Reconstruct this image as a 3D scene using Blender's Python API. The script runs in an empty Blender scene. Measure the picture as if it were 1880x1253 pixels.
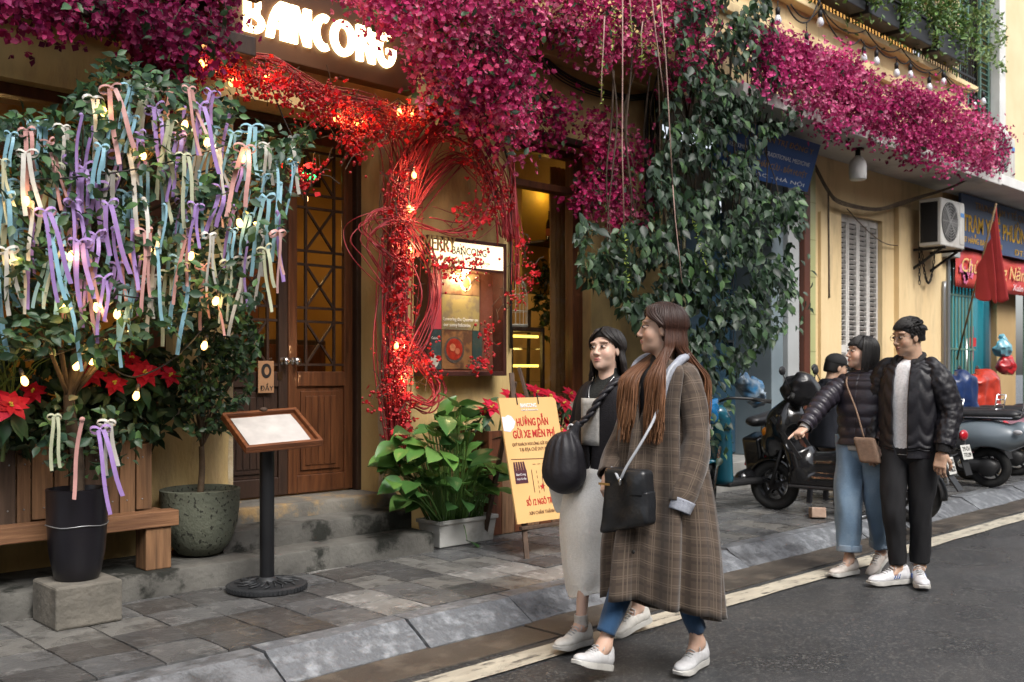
import bpy, bmesh, math, random
import numpy as np
from mathutils import Vector, Matrix, noise as mnoise
R = math.radians
PI = math.pi
random.seed(7)
np.random.seed(7)
scene = bpy.context.scene
COL = scene.collection

# ---------------------------------------------------------------- camera, sky, light
H = 1.40
YAW = 45.8                     # angle between the view axis and the shop fronts (X axis)
cam_d = bpy.data.cameras.new('camera')
cam = bpy.data.objects.new('camera', cam_d)
COL.objects.link(cam)
cam.location = (0, 0, H)
cam.rotation_euler = (R(90), 0, R(YAW - 90))
cam_d.lens = 35.0
cam_d.sensor_width = 36.0
cam_d.shift_y = 0.0285
cam_d.clip_start = 0.05
cam_d.clip_end = 2000
cam_d.dof.use_dof = True
cam_d.dof.focus_distance = 5.6
cam_d.dof.aperture_fstop = 3.5
scene.camera = cam

w = bpy.data.worlds.new('World')
scene.world = w
w.use_nodes = True
nt = w.node_tree
bg = nt.nodes['Background']
sky = nt.nodes.new('ShaderNodeTexSky')
sky.sky_type = 'NISHITA'
sky.sun_disc = False
sky.sun_elevation = R(50)
sky.sun_rotation = R(192)
sky.air_density = 1.0
sky.dust_density = 4.0
hs = nt.nodes.new('ShaderNodeHueSaturation')
hs.inputs['Saturation'].default_value = 0.35
nt.links.new(sky.outputs[0], hs.inputs['Color'])
nt.links.new(hs.outputs[0], bg.inputs[0])
bg.inputs[1].default_value = 0.14
sun_d = bpy.data.lights.new('sun', 'SUN')
sun_d.energy = 1.5
sun_d.angle = R(24)
sun_d.color = (1, .96, .9)
sun = bpy.data.objects.new('sun', sun_d)
COL.objects.link(sun)
sun.rotation_euler = (R(40), 0, R(-12))
sun.location = (0, -5, 12)
vs = scene.view_settings
vs.view_transform = 'Standard'
vs.look = 'None'
vs.exposure = 0.98
vs.gamma = 1
scene.cycles.use_denoising = True
scene.cycles.max_bounces = 6
scene.cycles.diffuse_bounces = 3
scene.cycles.glossy_bounces = 3
scene.cycles.transmission_bounces = 4
scene.cycles.transparent_max_bounces = 8
scene.cycles.caustics_reflective = False
scene.cycles.caustics_refractive = False
scene.cycles.sample_clamp_indirect = 4.0

# ---------------------------------------------------------------- photograph measurements -> place
FPX, CX, HY = 1828.0, 940.0, 680.0
CA, SA = math.cos(R(YAW)), math.sin(R(YAW))
def ray(px):
    u = (px - CX) / FPX
    return CA + u * SA, SA - u * CA
def aty(px, py, Y):
    """point of the vertical plane Y seen at a photo pixel"""
    a, b = ray(px)
    d = Y / b
    return Vector((a * d, Y, H - (py - HY) * d / FPX))
def atz(px, py, z):
    a, b = ray(px)
    d = (H - z) * FPX / (py - HY)
    return Vector((a * d, b * d, z))
def atd(px, py, d):
    a, b = ray(px)
    return Vector((a * d, b * d, H - (py - HY) * d / FPX))

# ---------------------------------------------------------------- materials
def lin(c):
    return tuple(((v / 12.92) if v <= .04045 else ((v + .055) / 1.055) ** 2.4) for v in c[:3]) + (1,)
def hexc(s):
    return tuple(int(s[i:i + 2], 16) / 255 for i in (0, 2, 4))
MATS = {}
def mat(name, c, c2=None, rough=.6, scale=8, bump=0, bscale=None, metal=0, spec=.5, detail=4, lo=.35, hi=.7,
        emit=None, estr=0, trans=0, alpha=1, attr=None, coat=0, sheen=0, stretch=None, rough2=None, sss=0, ior=1.45, c3=None, s3=2.0, lo3=.5, hi3=.62, uvmap=False):
    """procedural principled material: colour c varied towards c2 by noise, c3 in larger stains, bump from fine noise"""
    if name in MATS:
        return MATS[name]
    m = bpy.data.materials.new(name)
    m.use_nodes = True
    t = m.node_tree
    N, L = t.nodes, t.links
    b = N['Principled BSDF']
    c = tuple(c[:3]) + (1,)
    b.inputs['Roughness'].default_value = rough
    b.inputs['Metallic'].default_value = metal
    b.inputs['Specular IOR Level'].default_value = spec
    b.inputs['IOR'].default_value = ior
    b.inputs['Transmission Weight'].default_value = trans
    b.inputs['Alpha'].default_value = alpha
    b.inputs['Coat Weight'].default_value = coat
    b.inputs['Sheen Weight'].default_value = sheen
    if sss:
        b.inputs['Subsurface Weight'].default_value = sss
        b.inputs['Subsurface Radius'].default_value = (.01, .004, .002)
        b.inputs['Subsurface Scale'].default_value = 1
    out = None
    if attr:
        a = N.new('ShaderNodeAttribute'); a.attribute_name = attr
        out = a.outputs['Color']
    need = c2 or bump or c3 or rough2 is not None
    if need:
        tc = N.new('ShaderNodeTexCoord')
        mp = N.new('ShaderNodeMapping')
        L.new(tc.outputs['UV' if uvmap else 'Object'], mp.inputs[0])
        if stretch:
            mp.inputs['Scale'].default_value = stretch
    if c2 or rough2 is not None:
        n = N.new('ShaderNodeTexNoise'); n.inputs['Scale'].default_value = scale; n.inputs['Detail'].default_value = detail
        L.new(mp.outputs[0], n.inputs['Vector'])
        rp = N.new('ShaderNodeMapRange'); rp.inputs[1].default_value = lo; rp.inputs[2].default_value = hi
        L.new(n.outputs[0], rp.inputs[0])
    if c2:
        mx = N.new('ShaderNodeMix'); mx.data_type = 'RGBA'
        L.new(rp.outputs[0], mx.inputs['Factor'])
        if out:
            L.new(out, mx.inputs['A'])
            mx.inputs['B'].default_value = tuple(c2[:3]) + (1,)
            mm = N.new('ShaderNodeMath'); mm.operation = 'MULTIPLY'; mm.inputs[1].default_value = .5
            L.new(rp.outputs[0], mm.inputs[0]); L.new(mm.outputs[0], mx.inputs['Factor'])
        else:
            mx.inputs['A'].default_value = c
            mx.inputs['B'].default_value = tuple(c2[:3]) + (1,)
        out = mx.outputs['Result']
    if c3:
        n3 = N.new('ShaderNodeTexNoise'); n3.inputs['Scale'].default_value = s3; n3.inputs['Detail'].default_value = 8; n3.inputs['Roughness'].default_value = .65
        L.new(mp.outputs[0], n3.inputs['Vector'])
        r3 = N.new('ShaderNodeMapRange'); r3.inputs[1].default_value = lo3; r3.inputs[2].default_value = hi3
        L.new(n3.outputs[0], r3.inputs[0])
        m3 = N.new('ShaderNodeMix'); m3.data_type = 'RGBA'
        L.new(r3.outputs[0], m3.inputs['Factor'])
        if out: L.new(out, m3.inputs['A'])
        else: m3.inputs['A'].default_value = c
        m3.inputs['B'].default_value = tuple(c3[:3]) + (1,)
        out = m3.outputs['Result']
    if rough2 is not None:
        rr = N.new('ShaderNodeMapRange'); rr.inputs[3].default_value = rough; rr.inputs[4].default_value = rough2
        L.new(rp.outputs[0], rr.inputs[0]); L.new(rr.outputs[0], b.inputs['Roughness'])
    if out:
        L.new(out, b.inputs['Base Color'])
    else:
        b.inputs['Base Color'].default_value = c
    if emit:
        b.inputs['Emission Color'].default_value = tuple(emit[:3]) + (1,)
        b.inputs['Emission Strength'].default_value = estr
    if bump:
        nb = N.new('ShaderNodeTexNoise'); nb.inputs['Scale'].default_value = bscale or scale * 3; nb.inputs['Detail'].default_value = 5
        L.new(mp.outputs[0], nb.inputs['Vector'])
        bp = N.new('ShaderNodeBump'); bp.inputs['Strength'].default_value = min(1, bump); bp.inputs['Distance'].default_value = .01 * max(1, bump)
        L.new(nb.outputs[0], bp.inputs['Height'])
        L.new(bp.outputs[0], b.inputs['Normal'])
    MATS[name] = m
    return m
def glass(name, tint=(1, 1, 1), rough=.02, mixf=.12):
    """thin pane: mostly clear with a gloss"""
    if name in MATS: return MATS[name]
    m = bpy.data.materials.new(name); m.use_nodes = True
    t = m.node_tree; t.nodes.clear()
    o = t.nodes.new('ShaderNodeOutputMaterial'); mx = t.nodes.new('ShaderNodeMixShader')
    tr = t.nodes.new('ShaderNodeBsdfTransparent'); gl = t.nodes.new('ShaderNodeBsdfGlossy')
    fr = t.nodes.new('ShaderNodeLayerWeight'); fr.inputs[0].default_value = .5
    pw = t.nodes.new('ShaderNodeMath'); pw.operation = 'POWER'; pw.inputs[1].default_value = 4
    ad = t.nodes.new('ShaderNodeMath'); ad.operation = 'MULTIPLY_ADD'; ad.inputs[1].default_value = .5; ad.inputs[2].default_value = mixf; ad.use_clamp = True
    tr.inputs[0].default_value = tuple(tint) + (1,)
    gl.inputs['Roughness'].default_value = rough
    L = t.links
    L.new(fr.outputs['Facing'], pw.inputs[0]); L.new(pw.outputs[0], ad.inputs[0]); L.new(ad.outputs[0], mx.inputs[0])
    L.new(tr.outputs[0], mx.inputs[1]); L.new(gl.outputs[0], mx.inputs[2]); L.new(mx.outputs[0], o.inputs[0])
    MATS[name] = m
    return m
def emis(name, c, s):
    return mat(name, c, rough=.5, emit=c, estr=s)
def leafmat(name, rough=.45, trans=.25, spec=.5):
    """leaf or petal: colour from the vertex attribute, some light passing through"""
    if name in MATS: return MATS[name]
    m = bpy.data.materials.new(name); m.use_nodes = True
    t = m.node_tree; N, L = t.nodes, t.links
    b = N['Principled BSDF']; o = N['Material Output']
    a = N.new('ShaderNodeAttribute'); a.attribute_name = 'col'
    b.inputs['Roughness'].default_value = rough
    b.inputs['Specular IOR Level'].default_value = spec
    L.new(a.outputs['Color'], b.inputs['Base Color'])
    tl = N.new('ShaderNodeBsdfTranslucent'); L.new(a.outputs['Color'], tl.inputs[0])
    mx = N.new('ShaderNodeMixShader'); mx.inputs[0].default_value = trans
    L.new(b.outputs[0], mx.inputs[1]); L.new(tl.outputs[0], mx.inputs[2]); L.new(mx.outputs[0], o.inputs[0])
    MATS[name] = m
    return m

# ---------------------------------------------------------------- objects
ORG = {}
def meta(o, label=None, cat=None, group=None, kind=None):
    if label: o['label'] = label
    if cat: o['category'] = cat
    if group: o['group'] = group
    if kind: o['kind'] = kind
    return o
def thing(name, label, cat, loc=(0, 0, 0), rz=0, group=None, kind=None):
    o = bpy.data.objects.new(name, None)
    COL.objects.link(o)
    o.location = loc
    o.rotation_euler = (0, 0, rz)
    o.empty_display_size = .1
    ORG[o] = Vector(loc) if rz == 0 else Vector((0, 0, 0))
    return meta(o, label, cat, group, kind)
def link(o, parent=None):
    COL.objects.link(o)
    if parent is not None:
        o.parent = parent
    return o
def copy_tree(o, parent=None):
    c = o.copy()
    COL.objects.link(c)
    if parent is not None: c.parent = parent
    ORG[c] = ORG.get(o, Vector((0, 0, 0)))
    for ch in list(o.children):
        copy_tree(ch, c)
    return c

class MB:
    """collects shapes of ONE mesh object"""
    def __init__(s):
        s.v = []; s.f = []; s.c = []; s.uv = {}
    def add(s, vs, fs, col=None):
        k = len(s.v)
        s.v.extend([tuple(v) for v in vs])
        s.f.extend([tuple(i + k for i in f) for f in fs])
        if col is not None:
            while len(s.c) < k: s.c.append((1, 1, 1, 1))
            s.c.extend([tuple(col[:3]) + (1,)] * len(vs))
        return s
    def box(s, a, b, M=None, col=None):
        x0, y0, z0 = a; x1, y1, z1 = b
        vs = [(x0, y0, z0), (x1, y0, z0), (x1, y1, z0), (x0, y1, z0), (x0, y0, z1), (x1, y0, z1), (x1, y1, z1), (x0, y1, z1)]
        if M is not None: vs = [M @ Vector(v) for v in vs]
        return s.add(vs, [(0, 3, 2, 1), (4, 5, 6, 7), (0, 1, 5, 4), (1, 2, 6, 5), (2, 3, 7, 6), (3, 0, 4, 7)], col)
    def bar(s, p, q, w, h=None, up=(0, 0, 1), col=None):
        """square bar from p to q"""
        p, q = Vector(p), Vector(q); h = h or w
        d = (q - p).normalized(); u = Vector(up)
        if abs(d.dot(u)) > .98: u = Vector((1, 0, 0))
        a = d.cross(u).normalized(); b = a.cross(d).normalized()
        vs = []
        for e in (p, q):
            for i, j in ((-1, -1), (1, -1), (1, 1), (-1, 1)):
                vs.append(e + a * (i * w / 2) + b * (j * h / 2))
        return s.add(vs, [(3, 2, 1, 0), (4, 5, 6, 7), (0, 1, 5, 4), (1, 2, 6, 5), (2, 3, 7, 6), (3, 0, 4, 7)], col)
    def tube(s, pts, r, n=6, r2=None, col=None, closed=False):
        pts = [Vector(p) for p in pts]
        m = len(pts); vs = []; fs = []
        a = None
        for i, p in enumerate(pts):
            d = (pts[min(i + 1, m - 1)] - pts[max(i - 1, 0)])
            if closed: d = pts[(i + 1) % m] - pts[i - 1]
            if d.length < 1e-9: d = Vector((0, 0, 1))
            d.normalize()
            if a is None:
                a = d.orthogonal().normalized()
            a = (a - d * a.dot(d))
            a = a.normalized() if a.length > 1e-6 else d.orthogonal().normalized()
            b = d.cross(a)
            rr = (r[i] if isinstance(r, (list, tuple)) else (r if r2 is None else r + (r2 - r) * i / max(1, m - 1)))
            for k in range(n):
                t = 2 * PI * k / n
                vs.append(p + a * (math.cos(t) * rr) + b * (math.sin(t) * rr))
        rg = m if closed else m - 1
        for i in range(rg):
            for k in range(n):
                k2 = (k + 1) % n; i2 = (i + 1) % m
                fs.append((i * n + k, i * n + k2, i2 * n + k2, i2 * n + k))
        if not closed:
            fs.append(tuple(range(n - 1, -1, -1))); fs.append(tuple((m - 1) * n + k for k in range(n)))
        return s.add(vs, fs, col)
    def lathe(s, prof, n=24, M=None, col=None, cap=True):
        vs = []; fs = []
        for r, z in prof:
            for k in range(n):
                t = 2 * PI * k / n
                vs.append(Vector((r * math.cos(t), r * math.sin(t), z)))
        m = len(prof)
        for i in range(m - 1):
            for k in range(n):
                k2 = (k + 1) % n
                fs.append((i * n + k, i * n + k2, (i + 1) * n + k2, (i + 1) * n + k))
        if cap:
            fs.append(tuple(range(n - 1, -1, -1))); fs.append(tuple((m - 1) * n + k for k in range(n)))
        if M is not None: vs = [M @ v for v in vs]
        return s.add(vs, fs, col)
    def prism(s, poly, fn, d0, d1, col=None):
        """poly of 2-D points, fn(x, y, d) -> point; extruded between depths d0 and d1"""
        n = len(poly)
        vs = [fn(x, y, d0) for x, y in poly] + [fn(x, y, d1) for x, y in poly]
        fs = [tuple(range(n - 1, -1, -1)), tuple(range(n, 2 * n))]
        fs += [(i, (i + 1) % n, (i + 1) % n + n, i + n) for i in range(n)]
        return s.add(vs, fs, col)
    def ball(s, c, r, n=8, sc=(1, 1, 1), col=None):
        c = Vector(c); vs = []; fs = []; m = max(4, n // 2 + 1)
        for i in range(m + 1):
            ph = PI * i / m
            for k in range(n):
                t = 2 * PI * k / n
                vs.append(c + Vector((r * sc[0] * math.sin(ph) * math.cos(t), r * sc[1] * math.sin(ph) * math.sin(t), r * sc[2] * math.cos(ph))))
        for i in range(m):
            for k in range(n):
                k2 = (k + 1) % n
                fs.append((i * n + k, (i + 1) * n + k, (i + 1) * n + k2, i * n + k2))
        return s.add(vs, fs, col)
    def grid(s, P, closed_u=False, col=None):
        """P[i][j] points"""
        m, n = len(P), len(P[0])
        vs = [p for row in P for p in row]; fs = []
        for i in range(m - 1):
            for j in range(n if closed_u else n - 1):
                j2 = (j + 1) % n
                fs.append((i * n + j, i * n + j2, (i + 1) * n + j2, (i + 1) * n + j))
        return s.add(vs, fs, col)
    def build(s, name, m, parent=None, smooth=False, bev=0, local=False, kind=None, solid=0, sub=0, autos=None):
        off = Vector((0, 0, 0))
        if parent is not None and not local:
            p = parent
            while p is not None:
                if p in ORG: off = ORG[p]; break
                p = p.parent
        me = bpy.data.meshes.new(name)
        V = s.v if off.length == 0 else [(v[0] - off.x, v[1] - off.y, v[2] - off.z) for v in s.v]
        me.from_pydata(V, [], s.f)
        if s.c:
            while len(s.c) < len(s.v): s.c.append((1, 1, 1, 1))
            at = me.color_attributes.new('col', 'FLOAT_COLOR', 'POINT')
            at.data.foreach_set('color', np.array(s.c, dtype=np.float32).ravel())
        me.materials.append(m)
        if smooth:
            me.polygons.foreach_set('use_smooth', [True] * len(me.polygons))
            if autos is not None:
                me.update(); me.set_sharp_from_angle(angle=R(autos))
        me.update()
        o = bpy.data.objects.new(name, me)
        link(o, parent)
        if solid:
            md = o.modifiers.new('solidify', 'SOLIDIFY'); md.thickness = solid; md.offset = 0
        if sub:
            md = o.modifiers.new('subsurf', 'SUBSURF'); md.levels = sub; md.render_levels = sub
        if bev:
            md = o.modifiers.new('bevel', 'BEVEL'); md.width = bev; md.segments = 2; md.limit_method = 'ANGLE'; md.angle_limit = R(35)
            md.harden_normals = False
        if kind: o['kind'] = kind
        return o
def bx(name, a, b, m, parent=None, bev=.004, kind=None, M=None):
    return MB().box(a, b, M).build(name, m, parent, bev=bev, kind=kind)

def npmesh(name, V, F, m, parent=None, col=None, smooth=True, off=None, kind=None, uv=None):
    """mesh from numpy arrays; F (n,3) or (n,4)"""
    V = np.asarray(V, dtype=np.float64)
    o_ = Vector((0, 0, 0))
    if off is not None: o_ = off
    elif parent is not None:
        p = parent
        while p is not None:
            if p in ORG: o_ = ORG[p]; break
            p = p.parent
    V = V - np.array(o_)
    me = bpy.data.meshes.new(name)
    F = np.asarray(F, dtype=np.int32)
    k = F.shape[1]
    me.vertices.add(len(V)); me.vertices.foreach_set('co', V.astype(np.float32).ravel())
    me.loops.add(F.size); me.loops.foreach_set('vertex_index', F.ravel())
    me.polygons.add(len(F)); me.polygons.foreach_set('loop_start', np.arange(0, F.size, k, dtype=np.int32))
    me.polygons.foreach_set('use_smooth', np.full(len(F), smooth))
    me.update(calc_edges=True)
    me.validate()
    if col is not None:
        C = np.ones((len(V), 4), dtype=np.float32); C[:, :3] = np.asarray(col)[:, :3]
        at = me.color_attributes.new('col', 'FLOAT_COLOR', 'POINT'); at.data.foreach_set('color', C.ravel())
    if uv is not None:
        ul = me.uv_layers.new(name='UVMap')
        ul.data.foreach_set('uv', np.asarray(uv, dtype=np.float32)[F.ravel()].ravel())
    me.materials.append(m)
    o = bpy.data.objects.new(name, me)
    link(o, parent)
    if kind: o['kind'] = kind
    return o

# ---------------------------------------------------------------- soft shapes: blended distance fields -> one skin
class SDF:
    def __init__(s, k=.02):
        s.p = []; s.k = k
    def cap(s, a, b, r1, r2=None, k=None, flat=None, sub=False):
        """tapered capsule; flat = (axis, factor): thickness along axis scaled"""
        a, b = np.array(a, float), np.array(b, float)
        r2 = r1 if r2 is None else r2
        rm = max(r1, r2) * (max(1, flat[1]) if flat else 1)
        lo, hi = np.minimum(a, b) - rm, np.maximum(a, b) + rm
        def fn(P):
            ab = b - a; L = max(1e-9, ab.dot(ab))
            t = np.clip(((P - a) @ ab) / L, 0, 1)
            D = P - a - t[..., None] * ab
            f = 1.0
            if flat:
                n = np.array(flat[0], float); n /= np.linalg.norm(n)
                q = D @ n
                D = D + (q * (1 / flat[1] - 1))[..., None] * n
                f = min(1, flat[1])
            return (np.sqrt((D * D).sum(-1)) - (r1 + (r2 - r1) * t)) * f
        s.p.append((fn, lo, hi, s.k if k is None else k, sub)); return s
    def ell(s, c, r, rot=None, k=None, sub=False):
        c, r = np.array(c, float), np.array(r, float)
        M = np.array(rot) if rot is not None else None
        m = r.max()
        def fn(P):
            D = P - c
            if M is not None: D = D @ M
            k0 = np.sqrt(((D / r) ** 2).sum(-1)); k1 = np.sqrt(((D / r ** 2) ** 2).sum(-1)) + 1e-9
            return k0 * (k0 - 1) / k1
        s.p.append((fn, c - m, c + m, s.k if k is None else k, sub)); return s
    def box(s, c, h, rd=.01, rot=None, k=None, sub=False):
        c, h = np.array(c, float), np.array(h, float)
        M = np.array(rot) if rot is not None else None
        m = np.linalg.norm(h) if rot is not None else h
        def fn(P):
            D = P - c
            if M is not None: D = D @ M
            q = np.abs(D) - (h - rd)
            return np.sqrt((np.maximum(q, 0) ** 2).sum(-1)) + np.minimum(q.max(-1), 0) - rd
        s.p.append((fn, c - m, c + m, s.k if k is None else k, sub)); return s
    def chain(s, pts, rs, **kw):
        for i in range(len(pts) - 1):
            s.cap(pts[i], pts[i + 1], rs[i], rs[i + 1], **kw)
        return s
    def mesh(s, vox, clip=None, disp=None):
        lo = np.min([p[1] for p in s.p if not p[4]], 0) - vox * 3; hi = np.max([p[2] for p in s.p if not p[4]], 0) + vox * 3
        if clip is not None:
            lo = np.maximum(lo, clip[0]); hi = np.minimum(hi, clip[1])
        n = np.ceil((hi - lo) / vox).astype(int) + 1
        ax = [lo[i] + vox * np.arange(n[i]) for i in range(3)]
        G = np.full(tuple(n), .2)
        for fn, a, b, k, sub in s.p:
            e = k + vox * 2
            i0 = np.clip(np.floor((a - e - lo) / vox).astype(int), 0, n); i1 = np.clip(np.ceil((b + e - lo) / vox).astype(int) + 1, 0, n)
            if (i1 <= i0).any(): continue
            sl = tuple(slice(i0[q], i1[q]) for q in range(3))
            P = np.stack(np.meshgrid(ax[0][sl[0]], ax[1][sl[1]], ax[2][sl[2]], indexing='ij'), -1)
            d = fn(P); g = G[sl]
            if sub:
                h_ = np.clip(.5 - .5 * (g + d) / max(k, 1e-6), 0, 1) if k > 0 else (g + d < 0) * 1.0
                G[sl] = np.maximum(g, -d) if k <= 0 else g + (-d - g) * h_ + k * h_ * (1 - h_)
            elif k > 0:
                h_ = np.clip(.5 + .5 * (g - d) / k, 0, 1)
                G[sl] = g + (d - g) * h_ - k * h_ * (1 - h_)
            else:
                G[sl] = np.minimum(g, d)
        return nets(G, lo, vox, disp)
def nets(G, lo, vox, disp=None):
    I = G < 0
    n = np.array(G.shape)
    c = np.zeros(tuple(n - 1), int)
    S = lambda A, o: A[o[0]:A.shape[0] - 1 + o[0], o[1]:A.shape[1] - 1 + o[1], o[2]:A.shape[2] - 1 + o[2]]
    offs = [(i, j, k) for i in (0, 1) for j in (0, 1) for k in (0, 1)]
    for o in offs: c += S(I, o)
    act = (c > 0) & (c < 8)
    idx = np.full(act.shape, -1); cells = np.argwhere(act); idx[act] = np.arange(len(cells))
    acc = np.zeros((len(cells), 3)); cnt = np.zeros(len(cells))
    for a in offs:
        for q in range(3):
            if a[q]: continue
            b = list(a); b[q] = 1
            ga = G[cells[:, 0] + a[0], cells[:, 1] + a[1], cells[:, 2] + a[2]]; gb = G[cells[:, 0] + b[0], cells[:, 1] + b[1], cells[:, 2] + b[2]]
            x = (ga < 0) != (gb < 0)
            t = np.where(x, ga / np.where(x, ga - gb, 1), 0)
            p = np.array(a, float)[None, :].repeat(len(cells), 0); p[:, q] += t
            acc += p * x[:, None]; cnt += x
    V = lo + vox * (cells + acc / np.maximum(cnt, 1)[:, None])
    F = []
    for q in range(3):
        r1, r2 = [(1, 2), (2, 0), (0, 1)][q]
        sl0 = [slice(None)] * 3; sl1 = [slice(None)] * 3
        sl0[q] = slice(0, -1); sl1[q] = slice(1, None)
        A, B = I[tuple(sl0)], I[tuple(sl1)]
        for flip, E in ((False, A & ~B), (True, ~A & B)):
            e = np.argwhere(E)
            e = e[(e[:, r1] > 0) & (e[:, r2] > 0) & (e[:, r1] < n[r1] - 1) & (e[:, r2] < n[r2] - 1)]
            if not len(e): continue
            def at(d1, d2):
                z = e.copy(); z[:, r1] -= d1; z[:, r2] -= d2
                return idx[z[:, 0], z[:, 1], z[:, 2]]
            qd = np.stack([at(0, 0), at(1, 0), at(1, 1), at(0, 1)], 1)
            F.append(qd[:, ::-1] if flip else qd)
    F = np.concatenate(F) if F else np.zeros((0, 4), int)
    F = F[(F >= 0).all(1)]
    return V, F
def joinnp(parts):
    """[(V, F, C)] -> V, F, C"""
    k = 0; VV, FF, CC = [], [], []
    for V, F, C in parts:
        VV.append(V); FF.append(F + k); CC.append(C); k += len(V)
    return np.concatenate(VV), np.concatenate(FF), np.concatenate(CC)
def const(V, c):
    return np.tile(np.array(c[:3], float), (len(V), 1))

# ---------------------------------------------------------------- lettering
def text_obj(name, body, size, M, m, parent=None, ext=.001, width=None, align='LEFT', shear=0, off=0, space=1):
    c = bpy.data.curves.new(name, 'FONT')
    c.body = body; c.size = size; c.extrude = ext; c.align_x = align; c.shear = shear; c.offset = off; c.space_character = space
    c.resolution_u = 3
    t = bpy.data.objects.new(name, c)
    COL.objects.link(t)
    bpy.context.view_layer.update()
    me = bpy.data.meshes.new_from_object(t)
    bpy.data.objects.remove(t)
    me.name = name
    if width:
        xs = [v.co.x for v in me.vertices]
        if xs:
            k = width / (max(xs) - min(xs)); x0 = min(xs) if align == 'LEFT' else 0
            for v in me.vertices: v.co.x = (v.co.x - x0) * k
    off_ = Vector((0, 0, 0))
    p = parent
    while p is not None:
        if p in ORG: off_ = ORG[p]; break
        p = p.parent
    me.transform(Matrix.Translation(-off_) @ M)
    me.materials.clear(); me.materials.append(m)
    o = bpy.data.objects.new(name, me)
    o['kind'] = 'stuff'
    return link(o, parent)
def poly_obj(name, loops, M, m, parent=None, ext=.001):
    """flat filled outline(s) with holes, given thickness"""
    c = bpy.data.curves.new(name, 'CURVE')
    c.dimensions = '2D'; c.fill_mode = 'BOTH'; c.extrude = ext
    for lp in loops:
        sp = c.splines.new('POLY'); sp.points.add(len(lp) - 1)
        for q, (x, y) in zip(sp.points, lp): q.co = (x, y, 0, 1)
        sp.use_cyclic_u = True
    t = bpy.data.objects.new(name, c); COL.objects.link(t)
    bpy.context.view_layer.update()
    me = bpy.data.meshes.new_from_object(t); bpy.data.objects.remove(t); me.name = name
    off_ = Vector((0, 0, 0)); p = parent
    while p is not None:
        if p in ORG: off_ = ORG[p]; break
        p = p.parent
    me.transform(Matrix.Translation(-off_) @ M)
    me.materials.clear(); me.materials.append(m)
    return link(bpy.data.objects.new(name, me), parent)
def face_y(x, y, z, tilt=0):
    """frame whose x runs along the wall, y up, facing the street"""
    return Matrix.Translation((x, y, z)) @ Matrix.Rotation(R(90 + tilt), 4, 'X')
def arc(cx, cy, r, a0, a1, n=12, ry=None):
    ry = ry or r
    return [(cx + r * math.cos(R(a0 + (a1 - a0) * i / n)), cy + ry * math.sin(R(a0 + (a1 - a0) * i / n))) for i in range(n + 1)]
def spline(pts, n=8):
    """Catmull-Rom through pts"""
    P = [Vector(p) for p in pts]; P = [2 * P[0] - P[1]] + P + [2 * P[-1] - P[-2]]
    out = []
    for i in range(1, len(P) - 2):
        for k in range(n):
            t = k / n
            a, b, c, d = P[i - 1], P[i], P[i + 1], P[i + 2]
            out.append(.5 * ((2 * b) + (c - a) * t + (2 * a - 5 * b + 4 * c - d) * t * t + (3 * b - a - 3 * c + d) * t ** 3))
    out.append(P[-2]); return out
def sag(p, q, s, n=10):
    p, q = Vector(p), Vector(q)
    return [p.lerp(q, i / n) - Vector((0, 0, s * 4 * (i / n) * (1 - i / n))) for i in range(n + 1)]
def lamp(name, loc, e, c, r=.02, parent=None):
    d = bpy.data.lights.new(name, 'POINT'); d.energy = e; d.color = c; d.shadow_soft_size = r
    o = bpy.data.objects.new(name, d); link(o, parent)
    off = Vector((0, 0, 0)); p = parent
    while p is not None:
        if p in ORG: off = ORG[p]; break
        p = p.parent
    o.location = Vector(loc) - off
    return o
rnd = random.uniform
def nz(a, b, c=0): return mnoise.noise((a, b, c))
# ================================================================ road, kerb, pavement
def asphalt():
    m = mat('asphalt', (.048, .05, .053), (.03, .031, .033), rough=.46, rough2=.2, scale=1.1, detail=6, bump=.8, bscale=260, c3=(.07, .069, .068), s3=.9, lo3=.5, hi3=.75)
    t = m.node_tree; N, L = t.nodes, t.links
    b = N['Principled BSDF']
    # pale aggregate chips
    tc = N.new('ShaderNodeTexCoord'); vo = N.new('ShaderNodeTexVoronoi'); vo.inputs['Scale'].default_value = 85
    L.new(tc.outputs['Object'], vo.inputs['Vector'])
    sp = N.new('ShaderNodeSeparateColor'); L.new(vo.outputs['Color'], sp.inputs[0])
    mr = N.new('ShaderNodeMapRange'); mr.inputs[1].default_value = .72; mr.inputs[2].default_value = 1.0; mr.inputs[4].default_value = 1.0
    L.new(sp.outputs[0], mr.inputs[0])
    mx = N.new('ShaderNodeMix'); mx.data_type = 'RGBA'
    src = b.inputs['Base Color'].links[0].from_socket
    L.new(mr.outputs[0], mx.inputs['Factor']); L.new(src, mx.inputs['A']); mx.inputs['B'].default_value = (.13, .127, .12, 1)
    L.new(mx.outputs['Result'], b.inputs['Base Color'])
    return m
g = MB(); g.add([(-300, -300, 0), (300, -300, 0), (300, 300, 0), (-300, 300, 0)], [(0, 1, 2, 3)])
meta(g.build('road', asphalt()), 'wet dark asphalt road in front of the shops', 'road', kind='structure')
# brownish concrete gutter between line and kerb
gut = mat('gutter_concrete', (.072, .06, .048), (.04, .035, .03), rough=.55, rough2=.3, scale=2.2, bump=.5, bscale=120, c3=(.105, .088, .07), s3=5)
gm = MB()
gx = -4.0; k = 0
while gx < 30:
    L_ = rnd(1.2, 2.6)
    gm.box((gx, 3.56 + rnd(-.015, .015), -.05), (gx + L_ - .012, 4.05, .006 + rnd(0, .006)))
    gx += L_
meta(gm.build('gutter', gut, bev=.004), 'brown worn concrete gutter strip along the kerb', 'gutter', kind='structure')
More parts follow.
